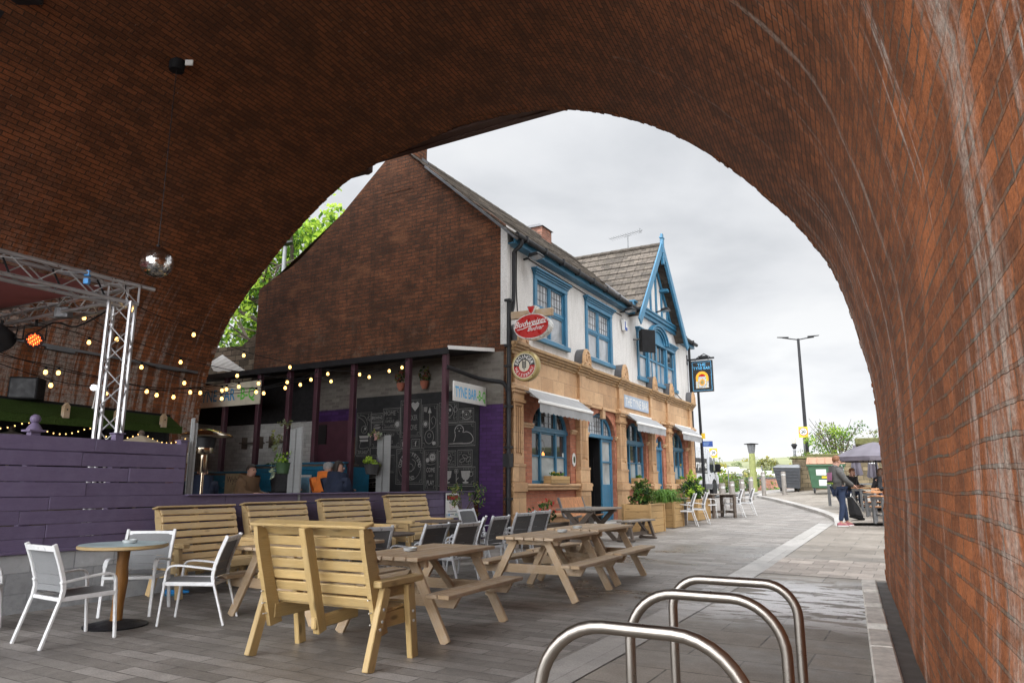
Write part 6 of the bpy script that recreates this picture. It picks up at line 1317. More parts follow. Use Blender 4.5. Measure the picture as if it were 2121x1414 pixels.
# ================================================================== PEOPLE
def skin(name,nodes,edges,mat,parent,sub=1,root=None):
    ks=list(nodes); ix={k:i for i,k in enumerate(ks)}
    me=bpy.data.meshes.new(name); me.from_pydata([nodes[k][:3] for k in ks],[(ix[a],ix[b]) for a,b in edges],[]); o=bpy.data.objects.new(name,me); COL.objects.link(o)
    o.modifiers.new('Skin','SKIN'); sv=me.skin_vertices[0].data
    for k in ks: r=nodes[k][3]; sv[ix[k]].radius=(r,r) if not isinstance(r,tuple) else r
    sv[ix[root or ks[0]]].use_root=True
    sb=o.modifiers.new('Sub','SUBSURF'); sb.levels=sub; sb.render_levels=sub
    dg=bpy.context.evaluated_depsgraph_get(); dg.update(); m2=bpy.data.meshes.new_from_object(o.evaluated_get(dg)); m2.name=name
    o.modifiers.clear(); o.data=m2; bpy.data.meshes.remove(me); m2.materials.clear(); m2.materials.append(MT[mat]); m2.polygons.foreach_set('use_smooth',[True]*len(m2.polygons)); o.parent=parent; return o
def L3(a,b,t): return tuple(x+(y-x)*t for x,y in zip(a,b))
def person(label,loc,rz,J,c,hair='short',cap=None,hood=False,scale=1.,glasses=False,beard=False,coat=None,shoes='black_coat',group=None,scarf=None,long=False,bulk=0.):
    """J: joints in metres, person faces +x; y to the left"""
    t=thing('person',label,'person',loc,rz,group); t.scale=(scale,)*3
    nd={};ed=[]
    def ad(k,p,r): nd[k]=(*p,r)
    pel,chest,neck,hd=J['pelvis'],J['chest'],J['neck'],J['head']
    ad('pelvis',pel,.13); ad('waist',L3(pel,chest,.45),.12); ad('chest',chest,.14); ad('neck0',L3(chest,neck,.75),.075); ad('neck',neck,.055)
    fx,fy=J.get('face',(1,0)); F_=V(fx,fy,0).normalized(); H_=V(hd)
    ad('head0',tuple(H_-V(0,0,.045)+F_*.01),.068); ad('head1',tuple(H_+V(0,0,.03)-F_*.008),.085); ad('head2',tuple(H_+V(0,0,.085)-F_*.012),.066); ad('chin',tuple(H_-V(0,0,.085)+F_*.055),.032)
    ed+=[('pelvis','waist'),('waist','chest'),('chest','neck0'),('neck0','neck'),('neck','head0'),('head0','head1'),('head1','head2'),('head0','chin')]
    for s,nm in ((-1,'R'),(1,'L')):
        sh=J.get('sh'+nm,(chest[0]-.01,chest[1]+s*(.175+bulk*.7),chest[2]+.06)); el,wr=J['el'+nm],J['wr'+nm]
        ad('sh'+nm,sh,.062); ad('el'+nm,el,.042); ad('wr'+nm,wr,.028); ed+=[('neck0','sh'+nm),('sh'+nm,'el'+nm),('el'+nm,'wr'+nm)]
        d=(V(wr)-V(el)).normalized(); hp=V(wr)+d*.055; ad('palm'+nm,tuple(hp),.034); ed.append(('wr'+nm,'palm'+nm)); side=d.cross(V(0,0,1)); side=side.normalized() if side.length>.1 else V(0,1,0); dn=side.cross(d)
        for k in range(4):
            o_=side*(k-1.5)*.019; ln=(.058,.068,.064,.05)[k]; b1=hp+d*.032+o_; b2=b1+d*ln*.55-dn*.0*ln; b3=b2+(d*.6+V(0,0,-.8)).normalized()*ln*.55
            for q,p in enumerate((b1,b2,b3)): ad('f%s%d%d'%(nm,k,q),tuple(p),.0092-.001*q)
            ed+=[('palm'+nm,'f%s%d0'%(nm,k)),('f%s%d0'%(nm,k),'f%s%d1'%(nm,k)),('f%s%d1'%(nm,k),'f%s%d2'%(nm,k))]
        th=hp-d*.015+side*(-s)*.036+V(0,0,-.005); ad('t%s0'%nm,tuple(th),.011); ad('t%s1'%nm,tuple(th+d*.035+V(0,0,-.012)),.009); ed+=[('palm'+nm,'t%s0'%nm),('t%s0'%nm,'t%s1'%nm)]
        hp_,kn,an=J.get('hip'+nm,(pel[0],pel[1]+s*.09,pel[2]-.04)),J['kn'+nm],J['an'+nm]
        ad('hip'+nm,hp_,.085); ad('kn'+nm,kn,.055); ad('an'+nm,an,.038); fd=V(*J.get('foot'+nm,(1,0)),0).normalized(); ad('toe'+nm,tuple(V(an)+fd*.15+V(0,0,-.045)),.032)
        ed+=[('pelvis','hip'+nm),('hip'+nm,'kn'+nm),('kn'+nm,'an'+nm),('an'+nm,'toe'+nm)]
    skin('body',nd,ed,'skin',t,1,'pelvis')
    # clothes: same skeleton, fuller
    cn={};ce=[]
    g=lambda k,e:(*nd[k][:3],nd[k][3]+e+(bulk if k[:2] in('wa','ch','sh','el') else 0))
    pz=V(nd['pelvis'][:3])
    cn['hem']=(*tuple(pz-V(0,0,.085)),.150); cn['waist']=g('waist',.042); cn['chest']=g('chest',.045); cn['neck0']=g('neck0',.022); ce=[('hem','waist'),('waist','chest'),('chest','neck0')]
    for nm in 'RL':
        for k,e in (('sh',.034),('el',.026),('wr',.020)): cn[k+nm]=g(k+nm,e)
        ce+=[('neck0','sh'+nm),('sh'+nm,'el'+nm),('el'+nm,'wr'+nm)]
    if hood: cn['hood0']=(*tuple(V(nd['neck'][:3])-F_*.055-V(0,0,.015)),.07); ce.append(('neck0','hood0')); cn['hood1']=(*tuple(V(nd['neck'][:3])-F_*.10+V(0,0,-.06)),.06); ce.append(('hood0','hood1'))
    top=skin('jacket',cn,ce,c[0],t,1,'chest')
    tn={'pelvis':(*nd['pelvis'][:3],.138)}; te=[]
    for nm in 'RL':
        tn['hip'+nm]=g('hip'+nm,.018); tn['kn'+nm]=g('kn'+nm,.02); a=V(nd['an'+nm][:3]); tn['an'+nm]=(a.x,a.y,a.z+.02,.058); te+=[('pelvis','hip'+nm),('hip'+nm,'kn'+nm),('kn'+nm,'an'+nm)]
    skin('trousers',tn,te,c[1],t,1,'pelvis')
    for nm in 'RL':
        a=V(nd['an'+nm][:3]); fd=V(*J.get('foot'+nm,(1,0)),0).normalized(); sd=fd.cross(V(0,0,1)); z0=a.z-.085; m=MB(); o2=lambda f,w,z:tuple(V(a.x,a.y,z0)+fd*f+sd*w+V(0,0,z))
        sec=[(-.085,.034,.075),(-.03,.042,.10),(.05,.046,.085),(.12,.048,.06),(.175,.036,.045),(.205,.012,.03)]
        vs=[]
        for f,w,h in sec: vs+=[o2(f,-w,.0),o2(f,-w*.9,h*.6),o2(f,-w*.35,h),o2(f,w*.35,h),o2(f,w*.9,h*.6),o2(f,w,.0)]
        fs=[];
        for i in range(len(sec)-1):
            for j in range(5): fs.append((i*6+j,i*6+j+1,(i+1)*6+j+1,(i+1)*6+j))
        fs+=[(0,1,2,3,4,5),tuple((len(sec)-1)*6+j for j in range(5,-1,-1))]
        m.add(vs,fs,[[(0,0)]*len(f) for f in fs],0,True); sh_=m.build('shoe',shoes,t,ang=60)
        m=MB(); m.prism([o2(-.09,-.036,.0),o2(.06,-.05,.0),o2(.16,-.046,.0),o2(.21,0,.0),o2(.16,.046,0),o2(.06,.05,0),o2(-.09,.036,0)],(0,0,.022)); m.build('sole','sign_white' if shoes=='shoe_pink' else 'rubber',sh_)
    # face and hair
    R_=F_.cross(V(0,0,1)); m=MB(); nose=H_+F_*.098-V(0,0,.01); m.ball(nose,.017,8,0,(1,1,1.3))
    m.build('nose','skin',t); m=MB()
    for s in (-1,1):
        m=MB(); m.ball(H_+F_*.082+R_*s*.032+V(0,0,.022),.0105,8); m.build('eye','sign_black',t); m=MB(); m.ball(H_+R_*s*.086+V(0,0,.0)-F_*.01,.024,8,0,(.7,.7,1.4)); m.build('ear','skin',t)
    m=MB(); m.ball(H_+F_*.088-V(0,0,.052),.012,8,0,(.7,1.6,.5)); m.build('mouth','petal_red',t)
    if hair!='none':
        m=MB(); rg=random.Random(sum(map(ord,label))%99); n1,n2=16,10; vs=[];fs=[]
        for i in range(n2+1):
            p=PI*.62*i/n2
            for j in range(n1):
                a=2*PI*j/n1; dv=F_*(math.sin(p)*math.cos(a))+R_*(math.sin(p)*math.sin(a))+V(0,0,math.cos(p)); fr_f=math.cos(a); rr=.104+rg.uniform(-.004,.006)
                z=dv.z
                if fr_f>.35 and z<.42: dv=(dv+V(0,0,(.45-z)*1.2)).normalized(); rr-=.010
                if long and fr_f<.2: rr+=.012
                q=H_+V(0,0,.035)-F_*.012+V(dv.x*rr,dv.y*rr,dv.z*rr*1.02); vs.append(q)
        if long:
            for i in range(n2-2,n2+1):
                for j in range(n1):
                    if math.cos(2*PI*j/n1)<.3: vs[i*n1+j]=vs[i*n1+j]+V(0,0,-.035*(i-n2+3))
        for i in range(n2):
            for j in range(n1): fs.append((i*n1+j,i*n1+(j+1)%n1,(i+1)*n1+(j+1)%n1,(i+1)*n1+j))
        m.add(vs,fs,[[(0,0)]*4 for f in fs],0,True); m.build('hair',hair+'_hair',t,ang=80)
    if cap: m=MB(); m.lathe([(.108,0),(.108,.045),(.085,.085),(.001,.10)],tuple(H_+V(0,0,.04)-F_*.01),16,0,(0,0,1),False); m.bar(H_+F_*.08+V(0,0,.05),H_+F_*.17+V(0,0,.035),.14,.01); m.build('cap',cap,t)
    if glasses:
        m=MB()
        for s in (-1,1): m.tube([H_+F_*.096+R_*s*.034+R_*.026*math.cos(k*PI/6)+V(0,0,.02+.019*math.sin(k*PI/6)) for k in range(12)],.003,4,closed=True); m.tube([H_+F_*.094+R_*s*.06+V(0,0,.025),H_+F_*.0+R_*s*.09+V(0,0,.025)],.003,4)
        m.tube([H_+F_*.098+R_*-.01+V(0,0,.024),H_+F_*.098+R_*.01+V(0,0,.024)],.003,4); m.build('glasses','black_metal',t)
    if scarf: m=MB(); m.lathe([(.085,-.05),(.10,-.02),(.095,.03),(.07,.045)],tuple(V(neck)+V(0,0,0)),16,0,(0,0,1),False); m.build('collar',scarf,t)
    return t,top
STAND=dict(pelvis=(0,0,.90),chest=(-.05,0,1.26),neck=(-.035,0,1.46),head=(.01,0,1.585),elR=(.06,-.235,1.10),wrR=(.27,-.20,.98),elL=(.03,.23,1.06),wrL=(.2,.17,.92),hipR=(0,-.085,.86),hipL=(0,.085,.86),knR=(.0,-.10,.48),anR=(-.09,-.10,.085),knL=(.16,.10,.49),anL=(.22,.12,.085),footR=(1,-.1),footL=(1,.15))
mp=at(8.17,18.15); mp=(mp[0],mp[1],mp[2]+.012)
man,mj=person('man with ginger hair standing in grey hooded top, dark jeans and pink trainers',mp,R(8),STAND,('hoodie_grey','denim'),'ginger',hood=True,glasses=True,shoes='shoe_pink',scale=1.0)
m=MB()
for k in range(7): m.leaves(26,(-.20,-.10,1.21),(.012,.075,.10),.07,random.Random(k),(0,),0,.3,0,.9)
m=MB(); m.prism([(-.236,.10,1.10),(-.236,-.10,1.10),(-.226,-.10,1.30),(-.226,.10,1.30)],(.01,0,0)); m.prism([(-.228,-.12,1.02),(-.228,.12,1.02),(-.23,.12,1.05),(-.23,-.12,1.05)],(.006,0,0),1)
b=m.build('back_print',['pink_print','leaf_lime'],man)
m=MB(); m.tube([(.085,-.06,1.49),(.11,-.07,1.42),(.12,-.1,1.34)],.006,5); m.build('earphone_wire','sign_white',man)
SIT=dict(pelvis=(0,0,.48),chest=(.06,0,.80),neck=(.09,0,.98),head=(.13,0,1.10),elR=(.14,-.24,.66),wrR=(.36,-.16,.68),elL=(.14,.24,.66),wrL=(.36,.16,.68),knR=(.42,-.12,.50),knL=(.42,.12,.50),anR=(.40,-.12,.09),anL=(.40,.12,.09))
def sit(**k): d=dict(SIT); d.update(k); return d
# behind the fence (only heads and shoulders show); each on a stool of its own
def stool(loc,label):
    t=thing('stool',label,'stool',loc,0,'stools behind the low fence'); m=MB(); m.lathe([(.17,.32),(.18,.335),(.18,.355),(.17,.365)],(0,0,0),18); m.build('seat','dark_wood',t)
    for k in range(4): a=PI/4+k*PI/2; m=MB(); m.tube([(.13*math.cos(a),.13*math.sin(a),.33),(.17*math.cos(a),.17*math.sin(a),-.18)],.014,6); m.build('leg','dark_wood',t)
PPL=[(-5.33,14.4,R(-12),sit(head=(.17,0,1.115),face=(1,-.35),chest=(.08,0,.82),neck=(.12,0,.99)),('brown_coat','navy'),dict(hair='dark',hood=True),'person with short dark hair in a brown hooded coat sitting behind the fence','brown coated person'),
(-6.0,14.0,R(110),sit(face=(1,.1)),('navy','navy'),dict(hair='none'),'bald person in a dark jacket sitting behind the patio heater pole','bald person'),
(-4.70,14.8,R(70),sit(),('black_coat','navy'),dict(hair='none',hood=True,cap='black_coat'),'person in a black hooded coat seen from behind under the green hanging pot','black coated person'),
(-3.86,14.95,R(75),sit(face=(1,-.5)),('orange_coat','navy'),dict(hair='grey',cap='grey_cap'),'person in a bright orange jacket half hidden behind the navy jacket','orange jacketed person'),
(-3.56,14.55,R(62),sit(face=(.4,-1),head=(.10,-.02,1.12)),('navy','denim'),dict(hair='dark',scarf='scarf',long=True),'person in navy jacket with beige collar sitting in front of the orange jacket','navy jacketed person')]
for x,y,rz,J,c,kw,l,sh in PPL:
    h=.06 if 'navy jacket' in l or 'black' in l else 0; person(l,at(x,y,.27+h),rz,J,c,group='people sitting behind the low fence',scale=1.0,bulk=.04,**kw); stool(at(x,y,.18),'dark round stool under the '+sh)
# ================================================================== RIGHT HAND TERRACE
def gp(x,y,dz=0): return (x,y,gz(x,y)+.075+dz)
def make_slat_table(label,x,y):
    t=thing('slatted_table',label,'table',gp(x,y),R(-6),'slatted tables with grey frames on the terrace'); L=1.9; m=MB()
    for k in range(6): m.bar((-.02,-.30+k*.12,.672),(L+.02,-.30+k*.12,.672),.105,.03)
    m.build('tabletop','orange_slat',t,bevel=.004)
    for e in (0,1):
        for s in (-1,1): m=MB(); m.bar((.03+e*(L-.06),s*.30,0),(.03+e*(L-.06),s*.30,.65),.05,.09,(0,1,0)); m.build('leg','grey_metal',t,bevel=.004)
        m=MB(); m.box(e*(L-.06),-.38,.58,e*(L-.06)+.06,.38,.645); m.build('end_frame','grey_metal',t,bevel=.004)
    for s in (-1,1):
        m=MB()
        for k in range(4): m.bar((.12,s*(.52+k*.085),.40),(L-.1,s*(.52+k*.085),.40),.075,.025)
        m.build('seat','orange_slat',t)
        for e in (0,1): m=MB(); m.bar((.2+e*(L-.4),s*.65,0),(.2+e*(L-.4),s*.65,.385),.06,.07); m.bar((.2+e*(L-.4),s*.3,.2),(.2+e*(L-.4),s*.65,.2),.04,.04); m.build('leg','grey_metal',t)
        if s<0:
            m=MB()
            for k in range(4): m.bar((.12,s*.80-.02*k,.47+k*.06),(L-.1,s*.80-.02*k,.47+k*.06),.022,.042)
            m.build('backrest','orange_slat',t)
    return t
T1=make_slat_table('slatted grey framed table nearest the arch edge on the terrace',8.95,17.9); dup(T1,gp(9.66,19.7),R(-6),'slatted grey framed table second from the arch edge on the terrace'); dup(T1,gp(10.42,22.0),R(-6),'slatted grey framed table furthest away, where people sit'); 
t=thing('grey_post_frame','grey steel end of a bench frame behind the standing man','bench frame',gp(10.5,24.3),R(-6)); m=MB(); 
for q in (0,.35): m.bar((q,-.3,0),(q,-.3,.72),.06,.08); 
m.bar((0,-.3,.70),(1.6,-.3,.70),.06,.05); m.build('frame','grey_metal',t)
S2=lambda **k: sit(**k)
person('person with fair hair and a pale face sitting furthest left at the terrace table',gp(10.62,22.8,.03),R(-60),S2(face=(1,-.2)),('black_coat','navy'),hair='ginger',group='people sitting on the terrace',scale=.98)
person('person with brown hair and black hooded jacket sitting back turned at the terrace table',gp(10.85,21.2,.03),R(85),S2(face=(.9,.4)),('black_coat','navy'),hair='brown',hood=True,group='people sitting on the terrace',scale=1.0,long=True)
person('person in blue shirt and dark cap sitting at the terrace table nearest the arch',gp(11.35,20.6,.03),R(80),S2(elR=(.10,-.30,.64)),('blue_shirt','navy'),hair='dark',cap='black_coat',group='people sitting on the terrace',scale=1.1)
t=thing('backpack','black bag with grey straps leaning on the terrace bench behind the standing man','bag',gp(8.92,19.0),R(30)); m=MB(); m.hexa([(-.14,-.10,.12),(.24,-.10,.06),(.24,.10,.06),(-.14,.10,.12),(-.2,-.08,.60),(-.04,-.08,.58),(-.04,.08,.58),(-.2,.08,.60)]); m.build('bag','black_coat',t,bevel=.04,seg=2); m=MB(); m.tube([(-.2,-.10,.60),(.05,-.11,.35),(.22,-.11,.1)],.010,5); m.tube([(-.13,0,.60),(-.1,0,.68),(-.06,0,.58)],.010,5); m.build('strap','silver',t); m=MB(); m.bar((-.13,0,.10),(.25,0,.03),.18,.05); m.build('base','black_plastic',t)
def parasol(label,loc,r,h,open_=True):
    t=thing('parasol',label,'parasol',loc,.2,'dark purple parasols on the terrace'); m=MB(); m.tube([(0,0,0),(0,0,h)],.022,8); m.lathe([(.22,0),(.22,.06),(.05,.08)],(0,0,0),16); m.build('pole','black_metal',t)
    m=MB(); n=8
    if open_:
        for k in range(n):
            a,b=2*PI*k/n,2*PI*(k+1)/n; c=(a+b)/2; K=6
            for q in range(K):
                f=lambda q,th,bow:V(r*q/K*math.cos(th)*bow,r*q/K*math.sin(th)*bow,h-.46*(q/K)**1.35)
                for (x0,x1,b0,b1) in ((a,c,1,.94),(c,b,.94,1)): 
                    P_=[f(q,x0,b0),f(q+1,x0,b0),f(q+1,x1,b1),f(q,x1,b1)]; m.add(P_,[(0,1,2,3)],[[(0,0)]*4],0,True)
            e=lambda th,bow,z:V(r*math.cos(th)*bow,r*math.sin(th)*bow,z); hb=h-.46
            m.poly([e(a,1,hb),e(c,.94,hb),e(c,.94,hb-.13),e(a,1,hb-.13)]); m.poly([e(c,.94,hb),e(b,1,hb),e(b,1,hb-.13),e(c,.94,hb-.13)])
        m.build('canopy','purple_cloth',t,ang=20); m=MB()
        for k in range(n):
            c=2*PI*(k+.5)/n; dv=V(-math.sin(c),math.cos(c),0); o=V(math.cos(c),math.sin(c),0)*(r*.925)+V(0,0,h-.565)
            for q in range(12): 
                if q%4!=3: m.poly([o+dv*(-.24+q*.04),o+dv*(-.215+q*.04),o+dv*(-.215+q*.04)+V(0,0,.035),o+dv*(-.24+q*.04)+V(0,0,.035)])
        m.build('lettering','sign_white',t)
    else:
        pr=[(.04,h),(.07,h-.15),(.11,h-.5),(.14,h-.85),(.17,h-1.1)]
        k=16; vs=[];fs=[]
        for i,(rr,z) in enumerate(pr):
            for j in range(k): q=rr*(1+(.28 if j%2 else -.25)*min(1,i/2)); vs.append((q*math.cos(2*PI*j/k),q*math.sin(2*PI*j/k),z+(.06 if j%2 and i==4 else 0)))
        for i in range(4):
            for j in range(k): fs.append((i*k+j,i*k+(j+1)%k,(i+1)*k+(j+1)%k,(i+1)*k+j))
        m.add(vs,fs,[[(0,0)]*4 for f in fs],0,True); m.build('canopy','purple_cloth',t,ang=40)
        m=MB(); m.lathe([(.125,h-.62),(.13,h-.60),(.125,h-.57)],(0,0,0),14); m.build('strap','sign_white',t)
    return t
parasol('open dark purple parasol with white lettering over the terrace tables',gp(11.1,22.0),1.22,2.04); parasol('closed dark purple parasol to the left below the open one',gp(12.4,26.0),.5,1.95,False); parasol('closed dark purple parasol to the right near the blue shirt',gp(12.15,24.3),.5,1.93,False)
# ---- old retaining wall with mossy coping and bushes
wt=thing('retaining_wall','old mossy stone retaining wall with graffiti behind the wheeled bins','wall',gp(12.95,33.3),0); O=V(wt.location)
def wbar(m,p0,p1,z0,z1,th): 
    a=V(p0[0],p0[1],0)-V(O.x,O.y,0); b=V(p1[0],p1[1],0)-V(O.x,O.y,0); m.bar(a+V(0,0,(z0+z1)/2),b+V(0,0,(z0+z1)/2),th,z1-z0,(0,0,1))
m=MB(); wbar(m,(13.6,32.9),(20.5,29.4),-.4,1.42,.5); m.build('wall_face','mossy_stone',wt,bevel=.02)
m=MB(); wbar(m,(12.9,33.1),(13.7,32.7),-.4,1.38,.75); m.build('end_pier','mossy_stone',wt,bevel=.03)
m=MB(); wbar(m,(13.5,32.95),(20.5,29.4),1.42,1.62,.62); wbar(m,(12.8,33.15),(13.75,32.68),1.38,1.52,.8); wbar(m,(15.2,31.8),(20.5,29.1),1.95,2.25,.6); wbar(m,(15.3,32.0),(20.5,29.3),1.6,1.96,.4)
for v in range(len(m.v)): q=V(m.v[v]); m.v[v]=tuple(q+V(noise.noise(q),noise.noise(q+V(5,0,0)),noise.noise(q*2))*.05)
m.build('coping','moss',wt,bevel=.04)
m=MB(); rg=random.Random(9); d_=V(.892,-.452,0)
for k in range(9):
    o=d_*(4.1+rg.uniform(-.2,1.5))+V(-.12,-.30,rg.uniform(.25,.8)); r=rg.uniform(.1,.24); m.tube([o+d_*r*math.cos(a*.5)+V(0,0,r*math.sin(a*.5)*.8) for a in range(rg.randint(7,12))],.014,4,0)
for k in range(6): o=d_*rg.uniform(.05,.55)+V(-.2,-.42,rg.uniform(.7,1.1)); m.tube([o,o+d_*.08+V(0,0,.1),o+d_*.16,o+d_*.2+V(0,0,.12)],.012,4,1)
m.build('graffiti',['graffiti','graffiti_pink'],wt)
def shrub(name,label,loc,rad,n,size,seed,kinds,clumps=30,spread=.28,stems=10,group=None,c='bush'):
    t=thing(name,label,c,loc,0,group); rg=random.Random(seed); m=MB(); m.leaves(n,(0,0,rad[2]*.9),rad,size,rg,tuple(range(len(kinds))),clumps,spread); m.build('foliage',kinds,t)
    m=MB()
    for q in range(stems):
        e=V(rg.uniform(-1,1)*rad[0]*.7,rg.uniform(-1,1)*rad[1]*.7,rad[2]*rg.uniform(1.,1.75)); m.tube([(e.x*.15,e.y*.15,-.1),(e.x*.5,e.y*.5,e.z*.55),e],[.03,.018,.008],5)
    m.build('stem','bark',t); return t
shrub('wild_bush','wild green bush growing out of the top of the retaining wall beside the speed sign',(15.0,33.2,2.35),(1.7,1.0,1.15),2200,.11,21,['leaf_mid','leaf_green','leaf_lime','leaf_olive'],44,.22,22); shrub('wild_bush','low straggly bush spilling over the mossy wall top to the right',(17.0,32.6,2.45),(1.2,.7,.75),650,.10,22,['leaf_mid','leaf_olive','leaf_green'],26,.25,14); shrub('wild_bush','tuft of weeds over the left corner of the retaining wall',(13.5,33.3,2.25),(.8,.5,.35),350,.09,23,['leaf_mid','leaf_lime','leaf_olive'],14,.3,5)
# ---- wheeled bins
def wheel(m,c,r=.10): m.lathe([(r*.5,-.03),(r,-.025),(r,.025),(r*.5,.03)],c,14,0,(1,0,0)); 
t=thing('wheeled_bin','big green wheeled skip bin with a brown lid in front of the retaining wall','wheeled bin',gp(13.0,29.9,.02),R(-24)); m=MB()
m.hexa([(-.58,-.42,.2),(.58,-.42,.2),(.58,.42,.2),(-.58,.42,.2),(-.70,-.55,1.12),(.70,-.55,1.12),(.70,.55,1.12),(-.70,.55,1.12)]); m.box(-.74,-.60,1.08,.74,.60,1.16); m.build('body','bin_green',t,bevel=.03,seg=2)
m=MB(); m.hexa([(-.74,-.62,1.165),(.74,-.62,1.165),(.74,.62,1.165),(-.74,.62,1.165),(-.70,-.3,1.44),(.70,-.3,1.44),(.70,.5,1.48),(-.70,.5,1.48)]); 
for k in range(5): m.bar((-.6+k*.3,-.6,1.19),(-.6+k*.3,-.28,1.46),.06,.03,(0,-.6,.6))
m.build('lid','lid_brown',t,bevel=.03)
m=MB(); ff=lambda x,z,e=.006:(x,-.42-.13*(z-.2)/.92-e,z)
for x0,x1,z0,z1,mi in ((-.38,.0,.72,.96,0),(-.3,.12,.30,.54,0),(-.18,.08,.60,.68,1),(.1,.32,.74,.98,0)): m.poly([ff(x0,z0),ff(x1,z0),ff(x1,z1),ff(x0,z1)],mi)
for q in range(3): m.tube([ff(.3+.12*math.cos(a*.5),.45+q*.09+.1*math.sin(a*.5),.01) for a in range(9)],.014,4,0)
m.build('stickers',['sign_white','yellow_sign'],t)
m=MB(); wheel(m,(-.5,-.36,.10));wheel(m,(.5,-.36,.10));wheel(m,(-.5,.36,.10));wheel(m,(.5,.36,.10)); m.build('wheel','rubber',t); m=MB()
for a in (-.5,.5):
    for b in (-.36,.36): m.box(a-.05,b-.03,.10,a+.05,b+.03,.21)
m.build('castor_fork','grey_metal',t)
t=thing('wheeled_bin','dark grey wheeled bin leaning slightly at the end of the retaining wall','wheeled bin',gp(12.45,32.6,.02),R(-24)); m=MB(); m.hexa([(-.42,-.38,.16),(.46,-.38,.12),(.46,.38,.12),(-.42,.38,.16),(-.60,-.5,1.02),(.52,-.5,1.0),(.52,.5,1.0),(-.60,.5,1.02)])
for k in range(5): m.bar((-.50-.012*k,-.42-.02*k,.38+k*.13),(.47,-.42-.02*k,.36+k*.13),.03,.025)
m.build('body','bin_grey',t,bevel=.03,seg=2); m=MB(); m.hexa([(-.66,-.55,1.02),(.56,-.55,1.0),(.56,.55,1.0),(-.66,.55,1.02),(-.45,-.4,1.15),(.5,-.4,1.17),(.5,.5,1.2),(-.45,.5,1.18)]); m.build('lid','grey_metal',t,bevel=.03); m=MB(); wheel(m,(-.34,-.3,.09),.09); wheel(m,(.38,-.3,.09),.09); wheel(m,(-.34,.3,.09),.09); wheel(m,(.38,.3,.09),.09); m.build('wheel','rubber',t)
# ---- bollards
BO=[(6.60,22.8,.93),(7.66,25.3,.93),(8.84,27.9,.93),(9.95,30.2,.93),(10.75,31.0,1.0),(11.55,30.8,.97)]
LBB=['weathered timber bollard nearest the pub, behind the square table','second timber bollard from the pub, in front of the van','third timber bollard from the pub','fourth timber bollard from the pub, the most distant of the close row','tall timber bollard at the bend of the kerb','tall timber bollard beside the dark grey wheeled bin']
for k,(x,y,h) in enumerate(BO):
    z=gz(x,y)+(.075 if k>3 else 0); t=thing('bollard',LBB[k],'bollard',(x,y,z),k*.7,'timber bollards round the street corner'); m=MB(); m.lathe([(.095,-.05),(.095,h-.03),(.085,h),(.001,h)],(0,0,0),14); m.build('post','bollard',t); m=MB(); m.lathe([(.098,h-.16),(.098,h-.10)],(0,0,0),14,0,(0,0,1),False); m.build('band','silver',t)
# ---- lamp posts and signs
def sign20(parent,z,dx=0,s=.52):
    m=MB(); m.box(dx-s*.42,-.05,z-s*.52,dx+s*.42,-.035,z+s*.52,0); C=lambda r,y:[(dx+r*math.cos(2*PI*k/28),y,z+.02+r*math.sin(2*PI*k/28)) for k in range(28)]
    m.flat([C(s*.39,-.053)],1); m.flat([C(s*.33,-.056)],2); m.text('20',(dx,-.059,z+.02-s*.145),(1,0,0),(0,0,1),s*.47,3,'c',.9,.03); return m.build('speed_sign',['yellow_sign','red_sign','sign_white','sign_black'],parent)
t=thing('street_lamp','tall dark double armed street lamp rising behind the wall bush with a yellow speed sign','street lamp',(14.5,35.3,1.2),R(-15)); m=MB(); m.tube([(0,0,-.5),(0,0,2.2),(0,0,7.35)],[.10,.09,.065],10); m.build('pole','black_metal',t)
for s in (-1,1): m=MB(); m.tube([(0,0,7.30),(s*.35,0,7.36),(s*.75,0,7.42+(.02 if s<0 else -.02))],.03,6); m.build('arm','black_metal',t); m=MB(); m.hexa([(s*.45,-.09,7.40),(s*1.0,-.07,7.46),(s*1.0,.07,7.46),(s*.45,.09,7.40),(s*.45,-.06,7.47),(s*1.0,-.04,7.49),(s*1.0,.04,7.49),(s*.45,.06,7.47)]); m.build('lamp_head','black_metal',t,bevel=.01)
t=thing('road_sign','yellow backed twenty speed limit sign on its own short post beside the tall lamp','road sign',(14.22,34.9,1.2),R(-20)); m=MB(); m.tube([(0,0,-.5),(0,0,2.75)],.045,8); m.build('post','grey_metal',t); sign20(t,2.62,0,.50)
t=thing('sign_pole','dark spotted pole with blue direction board and small yellow plate by the pub end','sign pole',(7.68,29.0,gz(7.5,29)),R(-14)); m=MB(); m.tube([(0,0,0),(0,0,1.2),(-.05,0,5.2)],[.075,.065,.05],10); m.build('pole','black_metal',t); m=MB(); m.box(-.0,-.09,2.52,.14,-.06,2.74); m.build('plate','yellow_sign',t); m=MB(); m.box(.03,-.08,2.20,.42,-.05,2.42,0); 
for z in (2.35,2.30,2.24): m.box(.06,-.084,z,.22+.5*(z-2.2),-.081,z+.018,1)
m.build('direction_board',['road_blue','pale_blue'],t)
t=thing('road_sign','yellow backed twenty speed limit sign above the van roof by the pub end','road sign',(11.2,40.,gz(11.2,40)),R(-14)); m=MB(); m.tube([(0,0,0),(0,0,2.5)],.05,8); m.build('post','grey_metal',t); sign20(t,2.3,0,.50)
t=thing('street_lamp','squat green lamp column with a flat round cap between van and wheeled bin','street lamp',(14.0,42.,.5),0); m=MB(); m.tube([(0,0,-.5),(0,0,1.9),(0,0,2.6)],[.22,.19,.17],12); m.build('column','lamp_green',t); m=MB(); m.lathe([(.17,2.6),(.24,3.1),(.20,3.12)],(0,0,0),14); m.build('lantern','grey_metal',t); m=MB(); m.lathe([(.40,3.13),(.42,3.16),(.05,3.2)],(0,0,0),18); m.build('cap','black_metal',t)
